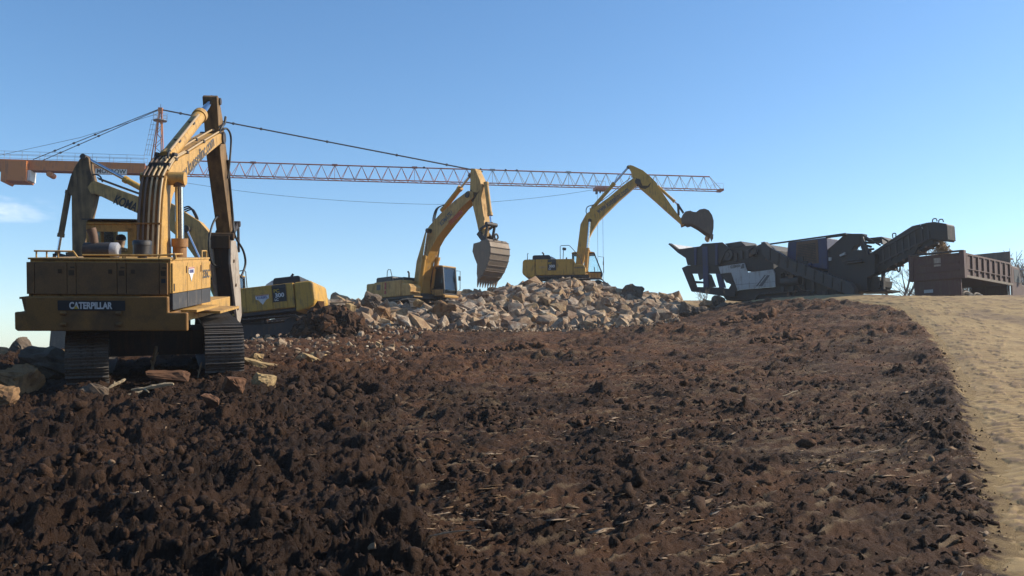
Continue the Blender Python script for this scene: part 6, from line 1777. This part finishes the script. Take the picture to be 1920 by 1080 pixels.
# ------------------------------------------------------------------ tower crane far behind
def crane():
    z_b = P(290, 327, 110.0).z                       # bottom chord height
    foot = PZ(288, 327, z_b); tip = PZ(1352, 357.5, z_b)
    d = (tip - foot); d.z = 0; L = d.length; d.normalize()
    M = Matrix((( d.x, -d.y, 0, foot.x), (d.y, d.x, 0, foot.y), (0, 0, 1, -6.0), (0, 0, 0, 1)))
    m = Mach('tower_crane', 'orange tower crane with a long lattice jib reaching across the sky', 'crane', M)
    o = m.o
    zj = z_b + 6.0
    H = P(700, 313, 113).z - P(700, 340, 113).z; H = max(1.5, H)
    wj = 0.62
    # lattice jib
    ch = MB()
    jb = MB().tube([(0.6, 0, zj + H), (L - 1.6, 0, zj + H)], 0.085, 8).build('jib', 'crane_red', o)
    for s in (-1, 1): MB().tube([(0.3, s * wj, zj), (L, s * wj, zj)], 0.07, 8).build('bottom_chord', 'crane_red', jb)
    n = 42; stp = (L - 2.6) / n
    me_d = {}
    def brace(a, b, r, mat, key):
        MB().tube([a, b], r, 5).build('lattice_brace', mat, jb)
    for k in range(n):
        x0 = 1.0 + k * stp; xm = x0 + stp / 2; x1 = x0 + stp
        mat = 'crane_red' if k < 24 else 'crane_grey'
        for s in (-1, 1):
            brace((x0, s * wj, zj), (xm, 0, zj + H), 0.035, mat, 0); brace((xm, 0, zj + H), (x1, s * wj, zj), 0.035, mat, 0)
        brace((x0, -wj, zj), (x1, wj, zj), 0.028, mat, 1)
        if k % 6 == 0:
            MB().tube([(xm, 0, zj + H), (xm, 0, zj + 0.05)], 0.03, 5).build('lattice_brace', mat, jb); MB().box((xm - 0.35, -0.13, zj + H - 0.1), (xm + 0.35, 0.13, zj + H + 0.14)).build('chord_joint', mat, jb)
    MB().box((L - 0.4, -wj - 0.1, zj - 0.12), (L + 0.15, wj + 0.1, zj + 0.15)).build('jib_end', 'crane_red', jb)
    MB().tube([(L - 1.6, 0, zj + H), (L - 0.2, wj, zj)], 0.04, 6).tube([(L - 1.6, 0, zj + H), (L - 0.2, -wj, zj)], 0.04, 6).build('lattice_brace', 'crane_grey', jb)
    for s in (-1, 1): MB().tube([(L - 1.2, s * wj, zj + 0.9), (L + 0.1, s * wj, zj + 0.9), (L + 0.1, s * wj, zj)], 0.025, 6).tube([(L - 1.2, s * wj, zj + 0.9), (L - 1.2, s * wj, zj)], 0.025, 6).build('end_rail', 'crane_grey', jb)
    for fx in (0.455, 0.555, 0.60, 0.62):
        MB().cyl((L * fx, -0.1, zj + H + 0.05), (L * fx, 0.1, zj + H + 0.05), 0.14, 10).build('rope_guide', 'cable', jb)
    # counter jib girder with railing
    cz1 = zj + 1.05 * (P(150, 310, 110).z - P(150, 327, 110).z)
    cl = 26.0
    g = MB(); g.box((-cl, -0.75, zj - 0.05), (-0.9, -0.45, cz1)); g.box((-cl, 0.45, zj - 0.05), (-0.9, 0.75, cz1)); g.box((-cl, -0.44, zj + 0.2), (-0.9, 0.44, zj + 0.32))
    cj = g.build('counter_jib', 'crane_orange', o)
    for s in (-1, 1):
        for zz in (0.5, 1.0): MB().tube([(-cl, s * 0.8, cz1 + zz), (-1.0, s * 0.8, cz1 + zz)], 0.022, 5).build('railing', 'crane_grey', cj)
        for k in range(13): MB().tube([(-1.0 - k * 2.05, s * 0.8, cz1), (-1.0 - k * 2.05, s * 0.8, cz1 + 1.0)], 0.022, 5).build('railing_post', 'crane_grey', cj)
    bx = m.s1((5, 320), -0.8)[0], m.s1((52, 320), -0.8)[0]
    bz = m.s1((20, 302), -0.8)[1], m.s1((20, 340), -0.8)[1]
    MB().prism([(bx[0], bz[0]), (bx[1], bz[0]), (bx[1], bz[1]), (bx[0] + 0.6, bz[1]), (bx[0] + 0.4, bz[1] - 0.25), (bx[0], bz[1] - 0.1)], -1.3, 1.3).build('ballast', 'crane_orange', o, bevel=0.03)
    MB().box((bx[1] + 0.02, -0.9, bz[1] + 0.15), (bx[1] + 0.35, 0.9, zj - 0.1)).build('ballast_frame', 'white_metal', o); MB().box((bx[1] - 0.9, -0.7, bz[0]), (bx[1] + 0.4, 0.7, bz[0] + 0.12)).build('winch_cover', 'white_metal', o)
    hk = m.s1((92, 326), -0.75); MB().tube([(hk[0], -0.76, hk[1]), (hk[0], 0.76, hk[1])], 0.35, 14).build('sheave', 'crane_orange', cj)
    # name board
    a, b = m.s1((179, 321), -0.76), m.s1((238, 322), -0.76)
    sg = MB().box((a[0], -0.80, a[1] - 0.33), (b[0], -0.76, a[1] + 0.33)).build('name_board', 'ink_white', cj)
    sd = lettering('MORROW', 0.72, 'ink_black', sg, face_matrix(((a[0] + b[0]) / 2, -0.806, a[1]), (1, 0, 0), (0, 0, 1)), bold=0.03, space=1.05)
    # tower head
    hp = m.s1((301, 206), 0.0); hx, hz = hp
    base_l, base_r = m.s1((283, 320), 0)[0], m.s1((301, 320), 0)[0]
    hd = MB().box((hx - 0.25, -0.25, hz - 0.4), (hx + 0.25, 0.25, hz + 0.25)).build('tower_head', 'crane_orange', o)
    MB().tube([(hx, 0, hz + 0.2), (hx, 0, hz + 0.75)], 0.03, 6).build('mast_lamp', 'cable', hd)
    legs = []
    for s in (-1, 1):
        for xx in (base_l, base_r + 0.25):
            MB().tube([(xx, s * 0.7, zj), (hx + (0.15 if xx > base_l else -0.15), s * 0.15, hz - 0.3)], 0.075, 6).build('head_leg', 'crane_orange', hd)
    for k in range(9):
        t0, t1 = k / 9, (k + 1) / 9
        f = lambda t, xx, sx, s: Vector((xx + (hx + sx - xx) * t, s * (0.7 + (0.15 - 0.7) * t), zj + (hz - 0.3 - zj) * t))
        for s in (-1, 1):
            A, B = (base_l, -0.15), (base_r + 0.25, 0.15)
            if k % 2: A, B = B, A
            MB().tube([f(t0, A[0], A[1], s), f(t1, B[0], B[1], s)], 0.035, 5).build('lattice_brace', 'crane_red', hd)
    # platform and caged ladder
    pz = m.s1((300, 226), 0)[1]
    MB().tube([(hx + 0.85 * math.cos(t * math.pi / 6), 0.85 * math.sin(t * math.pi / 6), pz + 0.9) for t in range(13)], 0.02, 5, cap=False).tube([(hx + 0.85 * math.cos(t * math.pi / 6), 0.85 * math.sin(t * math.pi / 6), pz + 0.45) for t in range(13)], 0.02, 5, cap=False).build('platform_rail', 'crane_grey', hd)
    MB().cyl((hx, 0, pz - 0.05), (hx, 0, pz + 0.02), 0.85, 12).build('platform', 'crane_grey', hd)
    for t in range(8): MB().tube([(hx + 0.85 * math.cos(t * math.pi / 4), 0.85 * math.sin(t * math.pi / 4), pz), (hx + 0.85 * math.cos(t * math.pi / 4), 0.85 * math.sin(t * math.pi / 4), pz + 0.9)], 0.02, 5).build('railing_post', 'crane_grey', hd)
    la, lb = m.p3((290, 226), 0), m.p3((276, 292), 0)
    for off in (-0.3, 0.0, 0.3, 0.55): MB().tube([la + Vector((off, -0.2, 0)), lb + Vector((off, -0.2, 0))], 0.022, 5).build('ladder_rail', 'crane_grey', hd)
    for k in range(8):
        p = la.lerp(lb, k / 7); MB().tube([p + Vector((-0.35, -0.25, 0)), p + Vector((0.0, -0.5, 0)), p + Vector((0.5, -0.25, 0))], 0.022, 5).build('ladder_hoop', 'crane_grey', hd)
    # pendants
    pe = m.s1((905, 322), 0.0)
    top = Vector((hx + 0.3, 0, hz)); end = Vector((pe[0], 0, pe[1]))
    for s in (-1, 1):
        pd = MB().tube([top + Vector((0, s * 0.12, 0)), end + Vector((0, s * 0.12, 0))], 0.062, 6).build('pendant_bar', 'cable', o)
        if s < 0:
            for t in (0.05, 0.11, 0.21, 0.295, 0.50, 0.72, 0.88):
                p = top.lerp(end, t); q = top.lerp(end, t + 0.006)
                MB().tube([p, q], 0.17, 8).build('pendant_joint', 'cable', pd)
    for px, py, y in ((62, 299, -0.6), (75, 303, 0.6)):
        e2 = m.p3((px, py), y)
        pd = MB().tube([Vector((hx - 0.3, y * 0.2, hz)), e2], 0.05, 6).build('pendant_bar', 'cable', o)
        for t in (0.30, 0.47, 0.62): MB().tube([Vector((hx - .3, y * .2, hz)).lerp(e2, t + 0.2), Vector((hx - .3, y * .2, hz)).lerp(e2, t + 0.217)], 0.13, 8).build('pendant_joint', 'cable', pd)
    MB().tube([Vector((hx - 0.3, 0, hz - 0.5)), m.p3((150, 258), 0), m.p3((0, 291), 0), m.p3((-60, 303), 0)], 0.025, 5).build('rope', 'cable', o)
    # trolley, ropes, slack cable
    t0, t1 = m.s1((1116, 352), -wj)[0], m.s1((1141, 352), -wj)[0]
    tr = MB().box((t0, -wj - 0.15, zj - 0.45), (t1, wj + 0.15, zj - 0.12)).build('trolley', 'crane_red', o)
    MB().tube([(t0, -wj, zj - 0.1), (t0, -wj, zj + 0.7), (t1 - 0.4, -wj, zj + 0.7), (t1 - 0.4, -wj, zj - 0.1)], 0.03, 6).build('trolley_rail', 'crane_grey', tr)
    MB().box((t0 + 0.2, -0.2, zj - 0.95), (t0 + 0.45, 0.2, zj - 0.4)).box((t0 + 0.75, -0.2, zj - 0.8), (t0 + 0.9, 0.2, zj - 0.4)).build('sheave_block', 'cable', tr)
    for px in (1120.5, 1130.5): 
        x = m.s1((px, 430), 0)[0]; MB().tube([(x, 0, zj - 0.4), (x, 0, 7.0)], 0.022, 5).build('hoist_rope', 'cable', o)
    pts = [m.p3(p, -wj) for p in ((350, 343), (450, 358), (560, 370), (680, 378.5), (800, 383), (870, 382), (930, 378), (1000, 371.5), (1060, 364), (1112, 356))]
    MB().tube(catmull(pts, 3), 0.022, 5).build('slack_cable', 'cable', o)
    # mast and slewing unit
    ma = MB()
    mx = (base_l + base_r) / 2 + 0.1
    MB().box((mx - 1.1, -1.1, zj - 1.3), (mx + 1.1, 1.1, zj + 0.05)).build('slewing_unit', 'crane_orange', o, bevel=0.03)
    cbn = MB().box((mx + 1.15, -1.4, zj - 2.2), (mx + 2.6, -0.1, zj - 0.15)).build('operator_cabin', 'white_metal', o, bevel=0.05)
    MB().box((mx + 1.4, -1.41, zj - 1.6), (mx + 2.5, -1.40, zj - 0.6)).build('cabin_window', 'ink_black', cbn)
    lw = 0.85
    ms = MB().box((mx - lw - 0.3, -lw - 0.3, -0.5), (mx + lw + 0.3, lw + 0.3, 0.6)).build('mast_base', 'crane_grey', o)
    for sx in (-1, 1):
        for sy in (-1, 1): MB().bar((mx + sx * lw, sy * lw, 0.5), (mx + sx * lw, sy * lw, zj - 1.3), 0.16, 0.16).build('mast_leg', 'crane_orange', ms)
    nz = int((zj - 2) / 1.7)
    for k in range(nz):
        a, b = 0.6 + k * 1.7, 0.6 + (k + 1) * 1.7
        s = 1 if k % 2 else -1
        for f in (-1, 1):
            MB().tube([(mx - s * lw, f * lw, a), (mx + s * lw, f * lw, b)], 0.05, 5).build('lattice_brace', 'crane_orange', ms); MB().tube([(mx + f * lw, -s * lw, a), (mx + f * lw, s * lw, b)], 0.05, 5).build('lattice_brace', 'crane_orange', ms)
    return m
CRN = crane()
# ------------------------------------------------------------------ bare trees
def branches(rnd, p, d, L, r, depth, out, spread=0.55, up=0.25, maxd=5):
    n = 3 if depth < 2 else 2
    pts = [Vector(p)]; dd = Vector(d)
    for k in range(n):
        dd = (dd + Vector((rnd.gauss(0, .12), rnd.gauss(0, .12), rnd.gauss(0, .08) + 0.05))).normalized()
        pts.append(pts[-1] + dd * (L / n))
    r1 = r * 0.62
    out.append((pts, [r + (r1 - r) * k / n for k in range(n + 1)], depth))
    if depth >= maxd: return
    kids = rnd.choice((2, 3, 3)) if depth < 3 else rnd.choice((2, 3, 4))
    for k in range(kids):
        a = rnd.uniform(0, 6.283); q = dd.orthogonal().normalized(); q = Matrix.Rotation(a, 3, dd) @ q
        nd = (dd + q * rnd.uniform(spread * 0.6, spread * 1.3) + Vector((0, 0, up * 0.3))).normalized()
        t = rnd.uniform(0.55, 1.0) if k else 1.0
        i = min(int(t * n), n - 1); b = pts[i].lerp(pts[i + 1], t * n - i)
        branches(rnd, b, nd, L * rnd.uniform(0.58, 0.82), r1 * rnd.uniform(0.62, 0.9), depth + 1, out, spread, up, maxd)

def bare_tree(x, y, h, seed, label, maxd=6, trunk_r=0.22, z=None, fork=0.3, rmin=0.012, spread=0.55, group='bare trees beyond the ridge'):
    rnd = random.Random(seed)
    z0 = gz(x, y) - 0.2 if z is None else z
    o = tag(empty('bare_tree', Matrix.Translation((x, y, z0))), label, 'tree', group)
    out = []
    L0 = h * fork
    tr = [Vector((0, 0, 0)), Vector((rnd.gauss(0, .1), 0, L0 * .5)), Vector((rnd.gauss(0, .2), 0, L0))]
    MB().tube(tr, [trunk_r * 1.25, trunk_r, trunk_r * 0.85], 10).build('trunk', 'bark', o)
    for k in range(3):
        a = k * 2.1 + rnd.random(); d = Vector((math.cos(a) * .42, math.sin(a) * .42, 1)).normalized()
        branches(rnd, tr[-1], d, h * 0.26, trunk_r * 0.62, 1, out, spread, 0.25, maxd)
    lim = MB(); tw = MB()
    for pts, rs, dep in out:
        (lim if dep < 3 else tw).tube(pts, [max(r, rmin) for r in rs], 6 if dep < 3 else 3, cap=False)
    lim.build('limbs', 'bark', o, recalc=False); tw.build('crown', 'bark', o, recalc=False)
    return o

t = P(1691, 556, 74)
bare_tree(t.x, t.y, 10.0, 5, 'thin bare tree standing between the crusher and the truck', maxd=6, trunk_r=0.20, z=P(1691, 556, 74).z - 5.5, fork=0.44, rmin=0.014, spread=0.5)
t = P(1668, 556, 70)
bare_tree(t.x, t.y, 7.0, 17, 'small bare sapling left of the thin tree by the truck', maxd=5, trunk_r=0.08, z=P(1668, 556, 70).z - 3.0, fork=0.3, rmin=0.010)
LBL = ['grey bare tree just above the tailgate in the far tree line', 'bare tree over the middle of the truck bed in the far tree line', 'tall bare tree behind the truck headboard', 'bare tree beyond the front of the truck, right of the tall one',
       'bare tree at the right edge of the picture in the far tree line', 'farthest bare tree low behind the tailgate', 'slim bare tree at right edge behind the truck cab', 'broad bare tree just outside the right border', 'pale distant bare tree between the truck bed and the tall tree', 'pale distant bare tree over the truck tailgate end', 'pale distant bare tree close behind the tall tree', 'pale distant bare tree near the right border']
for i, (px, py, Y) in enumerate(((1790, 476, 104), (1850, 466, 98), (1888, 457, 92), (1905, 459, 100), (1918, 455, 90), (1760, 480, 112), (1938, 462, 95), (1975, 455, 97), (1872, 468, 108), (1830, 474, 112), (1897, 462, 106), (1915, 464, 112))):
    q = P(px, py, Y); g0 = gz(q.x, q.y)
    bare_tree(q.x, q.y, (q.z - g0) * 0.93, 30 + i, LBL[i], maxd=6, trunk_r=0.28, z=g0 - 0.2, fork=0.30, rmin=0.026, spread=0.7)

def shrub(px, py, h, seed, label):
    g = ground_hit(px, py); rnd = random.Random(seed); out = []
    o = tag(empty('dry_shrub', Matrix.Translation(g)), label, 'shrub', 'dry twigs on the ridge')
    for k in range(5):
        d = Vector((rnd.gauss(0, .4), rnd.gauss(0, .4), 1)).normalized(); branches(rnd, (0, 0, 0), d, h * 0.45, 0.012, 3, out, 0.6, 0.2, 5)
    mb = MB()
    for pts, rs, dep in out: mb.tube(pts, [max(r, 0.008) for r in rs], 3, cap=False)
    mb.build('stems', 'bark', o, recalc=False)
shrub(1322, 583, 1.3, 3, 'thin dry twigs on the ridge between the rubble pile and the crusher')
shrub(1410, 553, 0.6, 4, 'small dry tuft on the crest below the white crusher panel')

# ------------------------------------------------------------------ rubble and boulders
def rock_object(name, pos, size, proto, rot, label, group=None, meshes={}):
    key = proto
    if key not in meshes:
        vs, fs = ROCKS[proto]; me = bpy.data.meshes.new('rock'); me.from_pydata([tuple(v) for v in vs], [], fs.tolist()); me.materials.append(MATS['limestone'])
        me.attributes.new('tint', 'FLOAT', 'POINT'); meshes[key] = me
    o = bpy.data.objects.new(name, meshes[key]); C.objects.link(o)
    o.location = pos; o.scale = size; o.rotation_euler = rot
    return tag(o, label, 'rock', group)

rx, ry_, rz, rs = rubble()
order = np.argsort(-rs * 1000 / ry_)
vis = order[:285]
for i in vis:
    px_ = CX + FPX * rx[i] / ry_[i]
    fr_ = (ry_[i] - 40) / 20.0
    where = [(690, 'beside the dark topsoil mound'), (780, 'under the rear of the middle excavator'), (890, 'along the track of the middle excavator'), (980, 'below the hanging toothed bucket'),
             (1060, 'below the tipping excavator counterweight'), (1150, 'below the tipping excavator boom'), (1300, 'on the right flank near the crusher')]
    wh = next(t for k, t in where if px_ < k)
    szw = 'Large' if rs[i] > 0.42 else 'Medium'
    hw_ = 'low' if fr_ < 0.28 else ('halfway up' if fr_ < 0.6 else 'high')
    lab = (szw + ' angular limestone rock ' + hw_ + ' in the rubble ' + wh).lower()
    grp = 'rocks of the rubble heap ' + wh
    s = rs[i]
    rock_object('rock', (rx[i], ry_[i], rz[i]), (s * RNG.uniform(.75, 1.3), s * RNG.uniform(.75, 1.2), s * RNG.uniform(.5, .9)), int(RNG.integers(0, 18)), tuple(RNG.uniform(-0.7, 0.7, 2)) + (RNG.uniform(0, 6.28),), lab, grp)
rest = order[285:]
sc = rs[rest][:, None] * RNG.uniform(0.7, 1.25, (len(rest), 3)) * np.array([1, 1, 0.72]); 
tag(scatter_mesh('rubble', ROCKS, np.stack([rx[rest], ry_[rest], rz[rest]], -1), sc, RNG.random(len(rest)), 'limestone', False, tilt=0.7), 'heap of smaller broken limestone under the excavators', 'rubble', kind='stuff')
def gravel_fines():
    n = 12000
    px = RNG.uniform(570, 1275, n); Y = RNG.uniform(39, 60, n); x = (px - CX) / FPX * Y
    m_ = rubble_mask(x, Y + 1.2) > 0.12; x, Y = x[m_], Y[m_]
    s = RNG.uniform(0.04, 0.13, len(x)); z = full_z(x, Y) + s * 0.4
    tag(scatter_mesh('rubble_chips', PEBS, np.stack([x, Y, z], -1), s[:, None] * RNG.uniform(0.7, 1.3, (len(x), 3)), RNG.random(len(x)), 'limestone', False), 'small stone chips filling the gaps of the rubble heap', 'rubble', kind='stuff')
gravel_fines()
def strewn():
    n = 900
    px = 450 + 340 * RNG.random(n) ** 1.3; Y = 23 + 16 * RNG.random(n) ** 0.6; x = (px - CX) / FPX * Y
    k = (rubble_mask(x, Y) < 0.3); x, Y = x[k], Y[k]
    s = 0.025 * (0.16 / 0.025) ** (RNG.random(len(x)) ** 2.2); z = full_z(x, Y) + s * 0.15
    tag(scatter_mesh('strewn_stones', ROCKS, np.stack([x, Y, z], -1), s[:, None] * RNG.uniform(0.6, 1.3, (len(x), 3)) * np.array([1, 1, .7]), RNG.random(len(x)), 'limestone', False), 'scattered pale stones in the red soil before the rubble', 'stones', kind='stuff')
strewn()

def boulder(px, py, Y, w, d, h, proto, rot, label, sink=0.35):
    """a larger stone with chipped faces; its centre appears at the pixel"""
    vs, fs = ROCKS[proto]
    bm = bmesh.new()
    bv = [bm.verts.new(v * np.array([w / 2, d / 2, h / 2])) for v in vs]
    for f in fs: bm.faces.new([bv[i] for i in f])
    bmesh.ops.subdivide_edges(bm, edges=bm.edges, cuts=4, use_grid_fill=True)
    rr = random.Random(proto * 7 + int(px))
    for v in bm.verts:
        c = v.co * 3.1 + Vector((proto, px, 0))
        n1 = math.sin(c.x * 2.1 + 1.3 * math.sin(c.y * 1.7)) * math.cos(c.z * 2.7 + c.x)
        v.co += v.co.normalized() * (0.060 * n1 + rr.uniform(-0.026, 0.026)) * (w + h) / 1.6
    me = bpy.data.meshes.new('boulder'); bm.to_mesh(me); bm.free()
    low = label.lower()
    mat = 'stone_red' if 'reddish' in low or 'clay' in low else 'stone_tan' if 'yellowish' in low or 'bright' in low or 'pale' in low else 'stone_brown' if 'brown' in low or 'tan ' in low else 'stone_grey'
    me.materials.append(MATS[mat])
    o = bpy.data.objects.new('boulder', me); C.objects.link(o)
    o.location = P(px, py, Y); o.rotation_euler = rot
    return tag(o, label, 'rock')
for a in (
        (95, 690, 19.5, 1.5, 1.2, 0.95, 0, (0.2, 0.3, 0.4), 'large grey boulder in shade left of the near excavator track'),
        (35, 722, 17.2, 0.85, 0.8, 0.8, 5, (0.3, -0.4, 1.1), 'brown split boulder in front of the large grey boulder'),
        (2, 745, 15.4, 0.55, 0.6, 0.62, 7, (0.2, 0.5, 0.3), 'sunlit brown boulder at the left edge of the picture'),
        (42, 658, 24.5, 0.65, 0.5, 0.55, 9, (0.4, 0.7, 0.2), 'dark pointed rock against the sky at far left'),
        (12, 668, 25.0, 0.9, 0.6, 0.5, 2, (0.1, 0.2, 0.9), 'low tan rock at the left edge against the sky'),
        (60, 664, 24.0, 0.35, 0.3, 0.45, 4, (0.3, 0.5, 0.5), 'small dark spike of rock beside the pointed rock'),
        (110, 665, 23.0, 0.9, 0.7, 0.42, 12, (0.1, 0.1, 0.5), 'dark rock behind the left track near the pale bucket'),
        (170, 735, 16.8, 0.75, 0.6, 0.42, 8, (0.1, 0.2, 0.2), 'shaded rock at the foot of the left track'),
        (492, 687, 20.5, 0.95, 0.55, 0.26, 3, (0.05, 0.16, 0.1), 'flat yellowish slab right of the near track, lying over a gap'),
        (482, 670, 22.0, 0.42, 0.4, 0.26, 11, (0.2, 0.1, 0.8), 'rounded grey stone lying on the yellowish slab'),
        (490, 720, 17.6, 0.52, 0.4, 0.46, 6, (0.4, 0.3, 0.3), 'brown triangular stone standing below the yellowish slab'),
        (582, 682, 22.5, 0.72, 0.6, 0.42, 10, (0.2, 0.3, 0.9), 'orange brown rock in the soil right of the yellowish slab'),
        (596, 668, 24.0, 0.5, 0.4, 0.22, 13, (0.1, 0.2, 0.2), 'pale flat stone on top of the orange brown rock'),
        (315, 706, 17.8, 0.95, 0.5, 0.26, 1, (0.1, 0.05, 0.2), 'long reddish clay slab between the two tracks'),
        (438, 722, 17.0, 0.42, 0.4, 0.34, 14, (0.2, 0.2, 0.5), 'reddish clod of clay in front of the right track'),
        (395, 752, 15.2, 0.34, 0.3, 0.24, 15, (0.2, 0.3, 0.1), 'small reddish lump of clay below the right track'),
        (1318, 768 - 180, 47.5, 1.1, 0.8, 0.85, 4, (0.3, 0.2, 0.3), 'dark boulder standing alone right of the rubble pile'),
        (1288, 581, 47.5, 0.9, 0.8, 0.8, 9, (0.2, 0.3, 0.8), 'dark round topped boulder on the skyline beside the pile'),
        (1325, 572, 48.5, 0.8, 0.8, 0.7, 2, (0.3, 0.3, 0.5), 'brown boulder under the front corner of the crusher'),
        (1345, 566, 49.0, 0.9, 0.8, 0.75, 16, (0.1, 0.4, 0.2), 'peaked boulder next to the crusher frame'),
        (1350, 577, 48.0, 1.1, 0.6, 0.4, 7, (0.05, -0.3, 0.1), 'long leaning slab in front of the peaked boulder'),
        (832, 583, 44.5, 1.5, 0.9, 0.95, 5, (0.1, 0.4, 0.3), 'big brown slab boulder leaning by the middle excavator track'),
        (697, 563, 45.0, 0.95, 0.8, 0.85, 9, (0.2, 0.2, 0.4), 'dark round boulder at the rear of the middle excavator'),
        (655, 582, 42.0, 0.70, 0.5, 0.80, 4, (0.5, 0.3, 0.2), 'pale upright block near the left end of the rubble'),
        (785, 568, 44.5, 0.55, 0.4, 0.5, 11, (0.5, 0.5, 0.2), 'bright tilted block below the middle excavator house'),
        (858, 595, 43.6, 0.95, 0.7, 0.6, 13, (0.1, 0.2, 0.7), 'grey block in front of the middle excavator track end'),
        (715, 590, 42.5, 1.1, 0.9, 0.9, 16, (0.2, 0.1, 0.9), 'large crumbly brown block at the left of the rubble'),
        (735, 620, 41.5, 0.85, 0.6, 0.6, 0, (0.2, 0.3, 0.4), 'pale block at the foot of the left rubble'),
        (675, 603, 41.0, 0.8, 0.6, 0.4, 3, (0.1, 0.1, 0.4), 'long pale block low in the left rubble'),
        (1185, 553, 55.0, 1.5, 1.2, 1.3, 6, (0.2, 0.3, 0.2), 'large dark boulder at the right shoulder of the pile')):
    boulder(*a)

# mound of root-bound topsoil in front of the left rubble
def topsoil_mound():
    g = ground_hit(605, 634); n = 1000
    a = RNG.uniform(0, 2 * np.pi, n); r = np.sqrt(RNG.random(n))
    x = g.x + 1.5 * r * np.cos(a); y = g.y + 1.4 + 1.3 * r * np.sin(a); hgt = 1.0 * (1 - r ** 2)
    z = full_z(x, y) + hgt
    s = 0.05 + 0.20 * RNG.random(n) ** 2.2
    tag(scatter_mesh('topsoil_mound', LUMPS, np.stack([x, y, z], -1), s[:, None] * RNG.uniform(0.6, 1.3, (n, 3)), 0.15 + 0.6 * RNG.random(n), 'clod_soil', False), 'dark heap of root bound topsoil in front of the rubble', 'soil', kind='stuff')
    px = RNG.uniform(520, 660, 300)
topsoil_mound()

# splinters of wood and roots lying by the tracks
def stick(px, py, L, r, az, tilt, label, bend=0.1):
    g = ground_hit(px, py); zf = float(full_z(np.array([g.x]), np.array([g.y]))[0])
    d = Vector((math.sin(R(az)) * math.cos(R(tilt)), math.cos(R(az)) * math.cos(R(tilt)), math.sin(R(tilt))))
    n = d.orthogonal().normalized()
    pts = [Vector((g.x, g.y, zf + r * 0.7)) + d * (L * t) + n * (bend * L * math.sin(t * 3.1)) for t in (-.5, -.2, .1, .35, .5)]
    if tilt > 30: pts = [p + d * (L * .45) for p in pts]
    cpts = catmull(pts, 3); nn = len(cpts)
    o = MB().tube(cpts, [r * (0.35 + 0.65 * math.sin(math.pi * (0.12 + 0.8 * i / nn))) * rs_ for i, rs_ in zip(range(nn), np.random.default_rng(int(px)).uniform(.7, 1.2, nn))], 5, smooth=False).build('stick', 'dead_wood')
    for k in range(2):
        b = pts[1 + k]; MB().tube([b, b + d * L * .18 + n * L * .12 * (1 if k else -1)], [r * .6, r * .3], 5).build('twig', 'dead_wood', o)
    tag(o, label, 'stick')
stick(245, 742, 0.85, 0.035, 82, 3, 'pale splintered branch lying in front of the left track')
stick(285, 748, 0.75, 0.04, 95, 0, 'long split piece of wood below the near excavator')
stick(285, 705, 0.62, 0.045, 10, 80, 'pale splintered stake standing upright between the tracks', 0.02)
stick(372, 712, 0.35, 0.02, 10, 75, 'short upright splinter beside the right track', 0.03)
stick(207, 738, 0.35, 0.03, 40, 40, 'forked pale twig poking up beside the left track')
stick(805, 1050, 0.75, 0.005, 125, 2, 'thin pale root lying on the soil at the bottom of the picture', 0.12)
stick(1480, 740, 0.5, 0.012, 70, 5, 'thin dry root on the slope right of centre', 0.1)
# ------------------------------------------------------------------ thin dusty air over the site
def haze():
    mb = MB().box((-2000, -260, -8.0), (2000, 1260, 36.5))
    m, nt, b = nodes_of('haze_air'); N = nt.nodes
    N.remove(b)
    v = N.new('ShaderNodeVolumePrincipled')
    v.inputs['Color'].default_value = (0.93, 0.96, 1.0, 1)
    v.inputs['Density'].default_value = 0.0005
    v.inputs['Anisotropy'].default_value = 0.35
    lk(nt, v.outputs['Volume'], N['Material Output'].inputs['Volume'])
    MATS['haze_air'] = m
    o = mb.build('haze', 'haze_air')
    tag(o, 'thin pale dusty air over the whole site', 'haze', kind='stuff')
haze()
